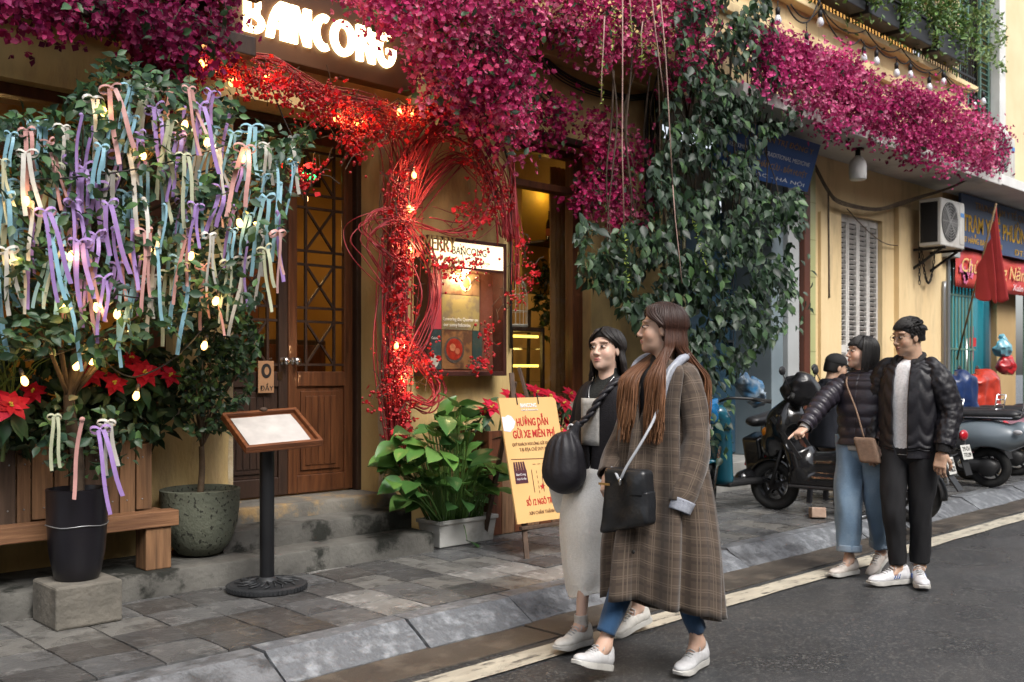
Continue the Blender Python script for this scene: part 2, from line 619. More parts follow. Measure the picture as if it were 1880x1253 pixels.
# worn cream line
ln = mat('line_paint', (.50, .46, .37), (.34, .31, .25), rough=.6, scale=9, c3=(.07, .066, .06), s3=13, lo3=.54, hi3=.66, bump=.4, bscale=150, stretch=(.5, 1.3, 1))
lm = MB()
P = []
for i in range(120):
    x = -4 + i * .3
    j = .006 * math.sin(x * 7) + rnd(-.006, .006)
    P.append([(x, 3.325 + j, .009), (x, 3.495 + rnd(-.008, .008), .009)])
lm.grid(P)
meta(lm.build('road_line', ln), 'worn cream edge line painted along the road', 'road marking', kind='structure')

# kerb of splayed grey stones
kst = [mat('kerb_stone_%d' % i, c, c2, rough=.55, rough2=.3, scale=9, bump=1.2, bscale=34, c3=c3, s3=9, lo3=.48, hi3=.66)
       for i, (c, c2, c3) in enumerate([((.13, .138, .15), (.07, .075, .082), (.27, .285, .305)), ((.15, .156, .166), (.085, .089, .095), (.055, .056, .058)), ((.11, .116, .126), (.065, .069, .075), (.24, .25, .265))])]
kerb = thing('kerb', 'splayed grey stone kerb along the pavement', 'kerb', (0, 3.9, 0), kind='structure')
x = -1.9; k = 0
while x < 22:
    L_ = rnd(.7, .95)
    o1, o2 = rnd(-.012, .012), rnd(-.012, .012)
    hh = .115 + rnd(-.008, .01)
    m_ = MB(); n = 8; PP = []
    for i in range(n + 1):
        xx = x + .006 + (L_ - .012) * i / n
        e = .01 * mnoise.noise((xx * 3, 1.7, 0))
        oo = o1 + (o2 - o1) * i / n
        PP.append([(xx, 3.86 + oo + e, -.06), (xx, 3.865 + oo + e, .012 + .01 * mnoise.noise((xx * 4, 5, 0))), (xx, 3.935 + oo, .055 + .006 * mnoise.noise((xx * 6, 9, 0))), (xx, 4.03 + oo, hh - .012 + .004 * mnoise.noise((xx * 6, 3, 0))), (xx, 4.045 + oo, hh), (xx, 4.16, hh), (xx, 4.17, -.06)])
    m_.grid(PP)
    nn = 7
    m_.f.append(tuple(range(nn - 1, -1, -1))); m_.f.append(tuple(n * nn + q for q in range(nn)))
    m_.build('kerb_stone', kst[k % 3 if random.random() < .7 else 0], kerb, smooth=True, autos=14)
    x += L_; k += 1

# pavement of stone slabs
pav = thing('pavement', 'grey stone slab pavement', 'pavement', (0, 5, 0), kind='structure')
MB().box((-4, 4.17, -.05), (30, 6.6, .105)).build('bed', mat('joint_dirt', (.03, .028, .026), (.018, .017, .016), rough=.8, scale=20), pav)
slab_m = []
for i, (c, c2, c3) in enumerate([((.11, .11, .11), (.07, .07, .071), (.165, .163, .16)), ((.07, .069, .069), (.046, .045, .045), (.105, .104, .102)), ((.066, .061, .058), (.044, .041, .039), (.1, .095, .09)),
                                 ((.22, .215, .205), (.12, .118, .114), (.36, .35, .335)), ((.165, .16, .15), (.11, .107, .1), (.07, .068, .065)), ((.09, .092, .095), (.055, .056, .058), (.14, .14, .142))]):
    slab_m.append(mat('paving_slab_%d' % i, c, c2, rough=.42, rough2=.1, scale=4, bump=.7, bscale=45, c3=c3, s3=9, lo3=.51, hi3=.66))
T = .30
slab_me = []
for q in range(3):
    mb = MB(); n = 3
    PP = [[(T * (i / n - .5) * .972, T * (j / n - .5) * .972, .016 + (rnd(-.0022, .0022) if 0 < i < n or 0 < j < n else -.003)) for j in range(n + 1)] for i in range(n + 1)]
    mb.grid([[PP[i][j] for i in range(n + 1)] for j in range(n + 1)])
    ring = [(i, 0) for i in range(n)] + [(n, j) for j in range(n)] + [(i, n) for i in range(n, 0, -1)] + [(0, j) for j in range(n, 0, -1)]
    top = [PP[i][j] for i, j in ring]
    k0 = len(mb.v); kk = len(ring)
    mb.v += top + [(p[0] * 1.015, p[1] * 1.015, -.01) for p in top]
    mb.f += [(k0 + a, k0 + kk + a, k0 + kk + (a + 1) % kk, k0 + (a + 1) % kk) for a in range(kk)]
    slab_me.append(mb)
far = MB(); cnt = 0
protos = {}
for ix in range(-6, 62):
    for iy in range(7):
        x = .9 + ix * T; y = 4.17 + T * (iy + .5)
        if x > 12.2 or x < 1.0 or cnt >= 298:
            z = .105
            far.box((x - .145, y - .145, .1), (x + .145, y + .145, .121 + rnd(-.003, .003)))
            continue
        if y > 5.55 and x < 4.7: continue
        cnt += 1
        # darker towards the shop, paler along the kerb side of the easel
        q = random.random()
        mi = 1 if q < .3 else 2 if q < .48 else 0 if q < .66 else 5 if q < .8 else 4 if q < .92 else 3
        if x < 2.2 and y > 4.7: mi = 4 if q < .6 else 0
        if x < 3.2 and y < 4.75: mi = [1, 2, 1, 5, 0][int(q * 5)]
        if x < 2.4 and y < 4.75 and q > .93: mi = 3
        if 3.1 < x < 5.2 and y < 4.95: mi = [3, 3, 4, 4, 0, 1][int(q * 6)]
        if x > 4.4 and y > 5.0: mi = [5, 1, 1, 5, 0][int(q * 5)]
        if x > 6: mi = [1, 5, 0, 4, 1, 5][int(q * 6)]
        key = (random.randrange(3), mi)
        if key not in protos:
            o = slab_me[key[0]].build('paving_slab', slab_m[mi], pav, local=True, smooth=False)
            protos[key] = o
        else:
            o = protos[key].copy(); link(o, pav)
        o.location = (x, y - 5, .106 + rnd(-.0025, .0025)); o.rotation_euler = (rnd(-.006, .006), rnd(-.006, .006), random.choice([0, PI / 2, PI, -PI / 2]) + rnd(-.008, .008))
far.build('paving_slabs_beyond', slab_m[5], pav, kind='stuff')
# ================================================================ yellow cafe building
WALL = mat('ochre_render', (.60, .44, .2), (.5, .35, .14), rough=.85, scale=2.3, detail=7, bump=.5, bscale=30, c3=(.22, .16, .095), s3=1.8, lo3=.5, hi3=.8, stretch=(1.7, 1.7, .55))
WALLC = mat('chipped_cream', (.55, .47, .33), (.38, .27, .13), rough=.9, scale=9, bump=.8, bscale=40)
WOOD = mat('door_wood', (.115, .042, .016), (.05, .018, .008), rough=.38, scale=4, detail=6, stretch=(9, 9, .7), bump=.25, bscale=9, coat=.15)
DWOOD = mat('dark_wood', (.035, .017, .01), (.018, .009, .006), rough=.5, scale=5, stretch=(6, 6, .8), bump=.3, bscale=12)
RWOOD = mat('red_brown_wood', (.12, .04, .016), (.055, .018, .009), rough=.45, scale=5, stretch=(6, 6, .8), bump=.2, bscale=12)
CONC = mat('step_concrete', (.12, .116, .105), (.055, .053, .048), rough=.85, scale=4, detail=7, bump=.7, bscale=35, c3=(.014, .015, .012), s3=2.6, lo3=.50, hi3=.57)
CONC2 = mat('threshold_concrete', (.16, .15, .13), (.09, .085, .075), rough=.85, scale=4, detail=7, bump=.7, bscale=35, c3=(.3, .2, .09), s3=2.6, lo3=.5, hi3=.6)
CREAM = mat('ceiling_plaster', (.5, .44, .33), (.4, .34, .25), rough=.9, scale=3)
cafe = thing('cafe_building', 'ochre rendered cafe with carved wooden double door and steps', 'building', (4, 6, .12))
YW = 6.0
XL, XR = -4.0, 7.9
DX0, DX1, DZ0, DZ1 = 3.26, 4.475, .49, 3.22
wb = MB()
Y0, Y1 = YW, YW + .3
LW0, LW1, LZ0, LZ1 = .6, 2.85, 1.15, 3.05
RW0, RW1, RZ0, RZ1 = 5.83, 6.84, 1.12, 3.38
TOP = 8.2
wb.box((XL, Y0, 0), (LW0, Y1, TOP))
wb.box((LW0, Y0, 0), (LW1, Y1, LZ0)); wb.box((LW0, Y0, LZ1), (LW1, Y1, TOP))
wb.box((LW1, Y0, 0), (DX0, Y1, TOP))
wb.box((DX0, Y0, DZ1), (DX1, Y1, TOP)); wb.box((DX0, Y0 + .02, 0), (DX1, Y1, DZ0 - .01))
wb.box((DX1, Y0, 0), (RW0, Y1, TOP))
wb.box((RW0, Y0, 0), (RW1, Y1, RZ0)); wb.box((RW0, Y0, RZ1), (RW1, Y1, TOP))
wb.box((RW1, Y0, 0), (XR, Y1, TOP))
wb.box((XR - .3, Y1, 0), (XR, 10, TOP))
wb.build("wall", WALL, cafe)
# chipped corners of the door opening
for x_ in (DX0, DX1):
    c_ = MB(); s_ = -1 if x_ == DX0 else 1
    PP = []
    for i in range(28):
        z = .5 + i * .1
        wd = .02 + .022 * abs(mnoise.noise((z * 3, x_, 1))) * 2
        PP.append([(x_ + s_ * wd, Y0 - .003, z), (x_ - s_ * .003, Y0 - .003, z), (x_ - s_ * .003, Y0 + wd * .8, z)])
    c_.grid(PP).build('chipped_edge', WALLC, cafe)
# warm room behind
ROOM = mat('room_plaster', (.46, .28, .08), (.34, .19, .05), rough=.8, scale=2)
rm = MB()
rm.box((0, 9.2, .4), (XR - .3, 9.3, 3.7)); rm.box((-.1, 6.3, .4), (0, 9.2, 3.7))
rm.build('room_wall', ROOM, cafe)
MB().box((0, 6.3, .4), (XR - .3, 9.2, .48)).build('room_floor', mat('room_tile', (.1, .06, .035), (.07, .04, .025), rough=.3, scale=3), cafe)
MB().box((0, 6.3, 3.7), (XR - .3, 9.2, 3.8)).build('room_ceiling', CREAM, cafe)
# steps and plinth
sb = MB()
def rough_block(mb, a, b, n=14, amp=.008, seed=0):
    """concrete block whose front arris is uneven"""
    (x0, y0, z0), (x1, y1, z1) = a, b
    PP = []
    for i in range(n + 1):
        x = x0 + (x1 - x0) * i / n
        e = amp * mnoise.noise((x * 4, seed, 0)); e2 = amp * mnoise.noise((x * 5, seed, 7))
        PP.append([(x, y0 + e * .6, z0), (x, y0 + e, z1 - .02), (x, y0 + .006 + e, z1 - .006 + e2 * .5), (x, y0 + .022 + e, z1 + e2 * .6), (x, y1, z1), (x, y1, z0)])
    k = len(mb.v); mb.grid(PP); q = 6
    mb.f.append(tuple(k + i for i in range(q))[::-1]); mb.f.append(tuple(k + n * q + i for i in range(q)))
rough_block(sb, (XL, 5.42, .05), (4.5, 6.0, .262), 60, .012, 1)
sb.build('lower_step', CONC, cafe, smooth=True, autos=45)
sb = MB(); rough_block(sb, (3.02, 5.67, .25), (4.5, 6.0, .392), 20, .01, 2); sb.build('middle_step', CONC, cafe, smooth=True, autos=45)
sb = MB(); rough_block(sb, (3.14, 5.92, .38), (4.56, 6.0, .49), 20, .014, 3); sb.box((DX0, 5.99, .38), (DX1, 6.36, .487))
sb.build('threshold', CONC2, cafe, smooth=True, autos=45)

# double door
YD = 6.30
def door_leaf(x0, x1, m, knob_x, closed=True):
    d = MB()
    z0, z1 = .50, 3.16; w_ = .075; zl = 1.28
    y0, y1 = YD, YD + .045
    d.box((x0, y0, z0), (x0 + w_, y1, z1)); d.box((x1 - w_, y0, z0), (x1, y1, z1))
    d.box((x0 + w_, y0, z0), (x1 - w_, y1, z0 + .13)); d.box((x0 + w_, y0, z1 - .09), (x1 - w_, y1, z1))
    d.box((x0 + w_, y0, zl), (x1 - w_, y1, zl + .11))
    leaf = d.build('door_leaf', m, cafe, bev=.006)
    p = MB(); a, b = x0 + w_, x1 - w_
    p.box((a, y0 + .02, z0 + .13), (b, y1 - .004, zl))
    p.box((a + .035, y0 + .006, z0 + .165), (b - .035, y0 + .02, zl - .035))
    n = 5
    for i in range(n):
        xx = a + .07 + (b - a - .14) * i / n
        p.box((xx, y0 - .002, z0 + .2), (xx + (b - a - .14) / n - .006, y0 + .006, zl - .07))
    p.build('panel', m, leaf, bev=.004)
    l = MB(); t = .018; yb = y0 + .012
    la, lb, lz0, lz1 = a, b, zl + .11, z1 - .09
    c1, c2 = la + (lb - la) * .2, lb - (lb - la) * .2
    for c_ in (c1, c2): l.box((c_ - t / 2, yb, lz0), (c_ + t / 2, yb + .02, lz1))
    nz = 4; hz = (lz1 - lz0) / nz
    for i in range(nz):
        za = lz0 + i * hz; zb = za + hz
        for zz in (za + hz * .12, zb - hz * .12): l.box((la, yb + .002, zz - t / 2), (lb, yb + .022, zz + t / 2))
        for s_ in (0, 1):
            pa = (c1, yb + .011, (za + hz * .12) if s_ else (zb - hz * .12)); pb = (c2, yb + .011, (zb - hz * .12) if s_ else (za + hz * .12))
            l.bar(pa, pb, .016, .016, up=(0, 1, 0))
    l.build('lattice', DWOOD, leaf)
    MB().box((la, yb + .028, lz0), (lb, yb + .031, lz1)).build('pane', glass('door_glass', (.95, .93, .88), .03, .02), leaf)
    k_ = MB()
    Mk = Matrix.Translation((knob_x, y0, 1.465)) @ Matrix.Rotation(R(90), 4, 'X')
    k_.lathe([(.028, -.002), (.028, .006), (.012, .01), (.012, .035), (.024, .042), (.03, .055), (.026, .068), (.01, .074)], 16, Mk)
    k_.build('knob', mat('steel_knob', (.6, .6, .6), rough=.22, metal=1), leaf, smooth=True)
    return leaf
mid = 3.865
door_leaf(DX0 + .045, mid - .002, DWOOD, mid - .045)
door_leaf(mid + .002, DX1 - .045, WOOD, mid + .045)
f_ = MB()
f_.box((DX0, YD - .05, .488), (DX0 + .044, YD + .07, 3.215)); f_.box((DX1 - .044, YD - .05, .488), (DX1, YD + .07, 3.215)); f_.box((DX0 + .044, YD - .05, 3.165), (DX1 - .044, YD + .07, 3.215))
f_.build('door_frame', DWOOD, cafe, bev=.005)
MB().box((mid - .09, YD - .006, 1.33), (mid - .05, YD - .001, 1.39)).build('lock_plate', mat('dark_brass', (.05, .035, .02), rough=.4, metal=.8), cafe)

# windows
def window(x0, x1, z0, z1, ztr, name, mull=()):
    fm = MB(); w_ = .07; ya, yb = 6.1, 6.2
    fm.box((x0, ya, z0), (x0 + w_, yb, z1)); fm.box((x1 - w_ * 1.9, ya, z0), (x1, yb, z1)); fm.box((x0 + w_, ya, z1 - w_), (x1 - w_ * 1.9, yb, z1)); fm.box((x0 + w_, ya, z0), (x1 - w_ * 1.9, yb, z0 + w_))
    fm.box((x0 + w_, ya - .01, ztr - .03), (x1 - w_ * 1.9, yb + .01, ztr + .03))
    for q in mull: fm.box((q - .03, ya + .01, z0 + w_), (q + .03, yb - .01, ztr - .03))
    f = fm.build('window', RWOOD, cafe, bev=.006)
    MB().box((x0 + w_, ya + .05, z0 + w_), (x1 - w_, ya + .054, z1 - w_)).build('pane', glass('shop_glass', (.97, .96, .93), .015, .03), f)
    MB().box((x0 - .02, 5.93, z0 - .06), (x1 + .02, 6.1, z0 - .001)).build('sill', mat('sill_tile', (.5, .46, .38), (.4, .36, .29), rough=.4, scale=6), f, bev=.006)
    return f
window(RW0, RW1, RZ0, RZ1, 3.02, 'right')
window(LW0, LW1, LZ0, LZ1, 2.68, 'left', (1.7,))
# shade board over the window, moulding, balcony slab over the front
MB().box((RW0 + .12, 5.93, 3.39), (RW1 + .1, 6.0, 3.45)).build('lintel', DWOOD, cafe, bev=.005)
bal = MB()
bal.box((XL, 5.35, 3.86), (3.12, 6.0, 3.98)); 
bal.build('canopy_boards', mat('pale_timber', (.2, .125, .07), (.12, .07, .04), rough=.7, scale=4, stretch=(.6, 8, 8), bump=.3), cafe, bev=.006)
bb = MB(); bb.box((XL, 5.33, 3.62), (3.1, 5.41, 3.86)); bb.box((XL, 5.8, 3.4), (3.16, 6.0, 3.62)); bb.box((XL, 5.41, 3.3), (3.1, 5.52, 3.42))
for q in (-1.5, .2, 1.55, 2.9): bb.box((q, 5.42, 3.62), (q + .1, 5.998, 3.74))
bb.build('canopy_beam', DWOOD, cafe, bev=.008)
sl = MB(); sl.box((4.75, 5.45, 4.2), (XR, 6.0, 4.34)); sl.box((4.75, 5.85, 4.08), (XR, 6.0, 4.2)); sl.build('balcony_slab', WALL, cafe, bev=.01)
sl = MB(); sl.box((3.1, 5.5, 4.35), (4.75, 6.0, 4.5)); sl.build('porch_slab', WALL, cafe, bev=.01)

# illuminated shop sign
sign = thing('shop_sign', 'brown fascia sign with glowing BANCONG letters over the door', 'sign', (3.9, 5.9, 3.48))
MB().box((3.13, 5.88, 3.485), (4.72, 5.995, 4.2)).build('board', mat('sign_brown', (.09, .04, .016), (.06, .027, .012), rough=.45, scale=3), sign, bev=.006)
GL = emis('lit_letter', (1, .78, .40), 4.5)
def LB():
    o = [(0, 0), (.42, 0)] + arc(.42, .26, .34, -90, 60, 10, .26)[1:] + arc(.36, .74, .26, -40, 90, 10, .26) + [(0, 1)]
    return [o, [(.25, .58)] + arc(.34, .72, .1, -60, 90, 6, .12) + [(.25, .86)], [(.25, .16)] + arc(.4, .27, .14, -80, 80, 6, .1) + [(.25, .42)]]
def LA():
    o = [(0, 0)] + [(.06, .3), (.16, .6), (.3, .84), (.48, 1)] + [(.8, 1), (.8, 0), (.52, 0), (.52, .28), (.33, .28), (.26, 0)]
    return [o, [(.38, .42), (.52, .42), (.52, .82), (.44, .64)]]
def LN():
    return [[(0, 0), (0, 1), (.3, 1), (.52, .52), (.52, 1), (.8, 1), (.8, 0), (.54, 0), (.27, .58), (.27, 0)]]
def LC():
    return [arc(.5, .5, .5, 62, 298, 26) + arc(.56, .5, .25, 285, 75, 18, .3)]
def LO():
    return [arc(.5, .5, .5, 0, 350, 35), arc(.5, .5, .23, 0, 340, 23, .3)]
def LG():
    return [arc(.5, .5, .5, 58, 350, 28) + [(.98, .56), (.52, .56), (.52, .40), (.70, .40)] + arc(.53, .5, .25, 310, 70, 16, .3)]
xs = 3.27; hgt = .255
for nm, fn, wd in zip('BANCONG', (LB, LA, LN, LC, LO, LN, LG), (.15, .17, .165, .135, .21, .16, .175)):
    lp = fn(); mxw = max(x for x, y in lp[0])
    lp = [[(x / mxw * wd, y * hgt) for x, y in q] for q in lp]
    poly_obj('letter', lp, face_y(xs, 5.868, 3.615), GL, sign, .011)
    xs += wd + .012
# push plate on the door
pl = thing('push_sign', 'small tan card reading ĐẨY hung on the dark door leaf', 'sign', (3.74, 6.28, 1.3))
TAN = mat('tan_card', (.36, .2, .1), (.3, .16, .08), rough=.6, scale=6)
BLK = mat('black_print', (.012, .011, .01), rough=.6)
sx = aty(473, 0, 6.27).x; sx1 = aty(502, 0, 6.27).x
zt, zb = aty(487, 663, 6.27).z, aty(487, 722, 6.27).z
MB().box((sx, 6.262, zb), (sx1, 6.27, zt)).build('card', TAN, pl, bev=.003)
text_obj('letters', 'ĐẨY', .048, face_y(sx + .014, 6.26, zb + .018), BLK, pl, width=.105)
poly_obj('emblem', [arc(0, 0, .04, 0, 345, 23, .052), arc(.004, 0, .02, 0, 340, 12, .03)], face_y((sx + sx1) / 2, 6.26, zt - .07), BLK, pl)
# ================================================================ neighbouring buildings along the street
YEL = mat('pale_yellow_render', (.72, .56, .32), (.64, .48, .26), rough=.85, scale=1.8, detail=7, bump=.3, bscale=30, c3=(.36, .27, .16), s3=1.6, lo3=.52, hi3=.82, stretch=(1.8, 1.8, .5))
GREY = mat('slab_concrete', (.58, .57, .55), (.45, .44, .425), rough=.85, scale=2, bump=.3, bscale=25, c3=(.2, .195, .19), s3=2, lo3=.55, hi3=.8)
WHITE = mat('white_render', (.62, .62, .61), (.5, .5, .49), rough=.8, scale=3)
BLUEG = mat('blue_grey_paint', (.20, .25, .28), (.15, .19, .215), rough=.6, scale=2)
GREYC = mat('pale_column', (.42, .44, .45), (.34, .355, .36), rough=.6, scale=2)
TILEG = mat('green_tile', (.42, .43, .21), (.36, .37, .17), rough=.3, scale=3)
METAL = mat('dark_iron', (.012, .012, .014), rough=.5, metal=.3)
GALV = mat('galvanised', (.3, .31, .32), rough=.4, metal=.7)
# --- medicine shop behind the creeper
shop = thing('medicine_shop', 'narrow shop with blue glass front behind the hanging creeper', 'building', (9, 6, .12))
s_ = MB(); s_.box((7.9, 6.75, 0), (10.0, 6.85, 3.98)); s_.build('wall', mat('shop_back', (.3, .29, .26), (.2, .19, .17), rough=.8, scale=3), shop)
MB().box((7.9, 5.95, .1), (10.45, 6.75, .42)).build('step', mat('shop_step', (.3, .295, .28), (.2, .195, .18), rough=.7, scale=5), shop, bev=.01)
MB().box((9.95, 6.02, .42), (10.2, 6.7, 3.98)).build('column', BLUEG, shop, bev=.01)
MB().box((10.201, 5.96, .1), (10.45, 6.72, 3.98)).build('door_jamb', GREYC, shop, bev=.008)
gl = MB().box((8.75, 6.5, .45), (9.95, 6.52, 3.2)).build('glass_door', mat('blue_glass', (.03, .07, .11), (.05, .1, .15), rough=.08, scale=1.5, spec=.8), shop)
hb = MB(); hb.box((9.84, 6.46, 1.35), (9.87, 6.49, 2.5)); hb.box((9.68, 6.46, 1.72), (9.84, 6.49, 1.75)); hb.build('handle', mat('steel', (.6, .6, .6), rough=.25, metal=1), shop)
fg = thing('folding_gate', 'cream slatted folding gate pushed aside beneath the creeper', 'gate', (8.3, 6.3, .42))
for i in range(16):
    x = 7.96 + i * .05
    MB().box((x, 6.3 + (.03 if i % 2 else 0), .44), (x + .036, 6.318 + (.03 if i % 2 else 0), 3.1)).build('slat', mat('cream_slat', (.5, .45, .27), (.4, .36, .2), rough=.5, scale=4), fg)
for zz in (.8, 1.6, 2.4): MB().box((7.95, 6.355, zz), (8.78, 6.365, zz + .04)).build('rail', GALV, fg)
# blue fascia
bs = thing('medicine_shop_sign', 'tilted blue sign reading WITH TRADITIONAL MEDICINE behind creeper leaves', 'sign', (9.5, 5.6, 3.2))
pa, pb = aty(1330, 215, 5.55), aty(1508, 262, 5.55); pc = aty(1503, 358, 5.72)
z1, z0 = pb.z, pc.z
MSB = Matrix(((1, 0, 0, 0), (0, 1, 0, 0), (0, 0, 1, 0), (0, 0, 0, 1)))
th = math.degrees(math.atan2(.17, z1 - z0))
Ms = face_y(pa.x, 5.72, z0, -0) @ Matrix.Rotation(R(th), 4, 'X')
Lx = pb.x - pa.x; Hz = (z1 - z0)
BLU = mat('sign_blue', (.018, .07, .24), (.014, .055, .19), rough=.45, scale=3)
MB().box((0, 0, -.03), (Lx, Hz, 0), Ms).build('board', BLU, bs)
WPR = mat('white_print', (.6, .62, .66), rough=.6); TPR = mat('tan_print', (.35, .2, .06), rough=.6); YPR = mat('yellow_print', (.75, .42, .02), rough=.6)
for bdy, yy, hh, mm in (('PHÒNG CHẨN TRỊ ĐÔNG Y', .76, .15, TPR), ('TREATMENT WITH TRADITIONAL MEDICINE', .5, .12, WPR), ('GIA TRUYỀN - CHÂM CỨU - BẤM HUYỆT', .27, .15, TPR), ('HÀNG BẠC - HÀ NỘI', .08, .10, WPR)):
    text_obj('letters', bdy, hh * Hz, Ms @ Matrix.Translation((Lx * .08, yy * Hz, .003)), mm, bs, width=Lx * .86)

# --- yellow house with shutters
house = thing('shuttered_house', 'pale yellow house with tall white louvred shutters and balcony', 'building', (12.5, 6, .12))
h_ = MB()
SX0, SX1, SZ0, SZ1 = 11.53, 12.64, .42, 3.36
h_.box((10.62, 5.97, 0), (10.84, 6.3, 3.98))
hw = MB()
hw.box((10.841, 6.0, 0), (SX0, 6.35, 3.98)); hw.box((SX1, 6.0, 0), (14.55, 6.35, 3.98)); hw.box((SX0, 6.0, SZ1), (SX1, 6.35, 3.98)); hw.box((SX0, 6.0, 0), (SX1, 6.35, SZ0))
hw.box((12.98, 5.93, 0), (14.5, 5.999, 3.6))
hw.box((10.95, 5.96, .1), (11.42, 5.999, 3.3))
hw.build('wall', YEL, house)
h_.build('tiled_pier', TILEG, house)
for k in range(9):
    MB().box((10.618, 5.966, .3 + k * .44), (10.842, 5.968, .306 + k * .44)).build('tile_joint', mat('tile_joint', (.25, .25, .12), rough=.8), house)
MB().box((10.46, 5.9, .12), (10.6, 6.2, 3.9)).build('brown_post', mat('brown_paint', (.10, .032, .018), (.075, .025, .014), rough=.4, scale=3), house, bev=.008)
# louvred shutters: frame, slats one by one
SHW = mat('shutter_paint', (.6, .58, .55), (.5, .48, .45), rough=.6, scale=5, bump=.15)
DKV = mat('shade_black', (.008, .007, .006), rough=.9)  # near-black colour standing in for the shade of unlit rooms
ys = 6.06
nleaf = 4; lw = (SX1 - SX0) / nleaf
slat_me = None
for i in range(nleaf):
    a, b = SX0 + i * lw + .004, SX0 + (i + 1) * lw - .004
    t = .04; fm = MB()
    fm.box((a, ys, SZ0), (a + t, ys + .04, SZ1)); fm.box((b - t, ys, SZ0), (b, ys + .04, SZ1))
    for zz, hh in ((SZ0, .12), (1.62, .1), (SZ1 - .1, .1)): fm.box((a + t, ys, zz), (b - t, ys + .04, zz + hh))
    sh = fm.build('shutter', SHW, house, bev=.004)
    for (za, zb, ns) in ((SZ0 + .12, 1.62, 17), (1.72, SZ1 - .1, 24)):
        for k in range(ns):
            z = za + (k + .5) * (zb - za) / ns
            if slat_me is None:
                mb = MB().box((-(b - a) / 2 + t, -.004, -.024), ((b - a) / 2 - t, .004, .024), Matrix.Rotation(R(38), 4, 'X'))
                o = mb.build('slat', SHW, sh, local=True); slat_me = o
            else:
                o = slat_me.copy(); link(o, sh)
            o.location = Vector(((a + b) / 2, ys + .02, z)) - ORG[house]
MB().box((SX0, ys + .06, SZ0), (SX1, ys + .07, SZ1)).build('shade_sheet', DKV, house)  # flat black sheet: the room's shade behind the louvres is painted, not modelled
# slab and upper storey
sl = MB(); sl.box((8.1, 5.2, 3.98), (14.6, 6.4, 4.12)); sl.build('slab', GREY, house, bev=.01)
up = MB(); up.box((7.92, 5.86, 4.12), (15.1, 6.4, 5.56)); up.box((7.92, 5.78, 5.1), (15.1, 5.86, 5.2)); up.box((7.92, 5.80, 5.2), (15.1, 5.86, 5.26)); up.box((7.92, 5.72, 5.5), (15.14, 5.86, 5.57))
up.build('upper_wall', YEL, house, bev=.008)
MB().box((7.92, 6.5, 5.56), (14.7, 6.6, 9)).build('attic_wall', mat('orange_render', (.62, .33, .08), (.5, .26, .07), rough=.85, scale=2), house)
# iron balcony with black trough planters
rl = MB()
for i in range(60):
    x = 10.2 + i * .082
    rl.bar((x, 5.76, 5.57), (x, 5.76, 6.4), .014)
rl.box((10.2, 5.745, 6.38), (15.1, 5.775, 6.42)); rl.box((10.2, 5.745, 5.66), (15.1, 5.775, 5.69))
rl.build('railing', METAL, house)
BPL = mat('black_plastic', (.014, .014, .018), (.02, .02, .024), rough=.45, scale=6)
for i, x in enumerate((10.35, 11.25, 12.2, 13.25)):
    t_ = thing('trough_planter', ['black plastic trough on the iron railing next to the creeper', 'black plastic trough on the iron railing, second from the creeper', 'black plastic trough on the iron railing, third from the creeper', 'black plastic trough at the railing end by the green shutters'][i], 'planter', (x + .42, 5.62, 5.63), group='black troughs on the balcony railing')
    b_ = MB(); b_.prism([(0, 0), (.8, 0), (.86, .3), (-.06, .3)], lambda u, v, d: (x + u, d, 5.63 + v), 5.5, 5.74); b_.build('trough', BPL, t_, bev=.01)
    MB().box((x - .08, 5.48, 5.931), (x + .88, 5.742, 5.96)).build('rim', BPL, t_, bev=.005)
# green shuttered neighbour
nb = thing('cream_house', 'cream house with green louvred shutters beyond the balcony', 'building', (16.5, 6, .12))
n_ = MB(); n_.box((15.15, 6.1, 4.16), (15.4, 6.6, 9)); n_.box((16.5, 6.0, 4.16), (24, 6.6, 9)); n_.box((15.4, 6.35, 4.16), (16.5, 6.6, 9)); n_.build('wall', mat('cream_render', (.66, .52, .33), (.6, .46, .28), rough=.85, scale=2), nb)
MB().box((16.35, 5.85, 4.16), (16.6, 6.0, 9)).build('white_pier', WHITE, nb, bev=.01)
MB().box((15.12, 5.7, 5.0), (16.4, 6.1, 5.1)).build('ledge', WHITE, nb, bev=.01)
GSH = mat('green_shutter', (.09, .17, .14), (.07, .135, .11), rough=.5, scale=5)
for (a, b, yy) in ((15.42, 15.78, 6.1), (15.95, 16.34, 6.0)):
    fm = MB(); fm.box((a, yy, 5.12), (a + .05, yy + .04, 7.6)); fm.box((b - .05, yy, 5.12), (b, yy + .04, 7.6))
    for zz in (5.12, 6.3, 7.5): fm.box((a + .05, yy, zz), (b - .05, yy + .04, zz + .1))
    sh = fm.build('shutter', GSH, nb, bev=.004)
    for k in range(26):
        z = 5.24 + k * .087
        if abs(z - 6.33) < .08: continue
        MB().box((a + .05, yy + .004, z), (b - .05, yy + .036, z + .012), None).build('slat', GSH, sh)
MB().box((15.4, 6.2, 5.12), (16.35, 6.22, 8)).build('shade_sheet', DKV, nb)  # black sheet in place of the shaded room between the green shutters

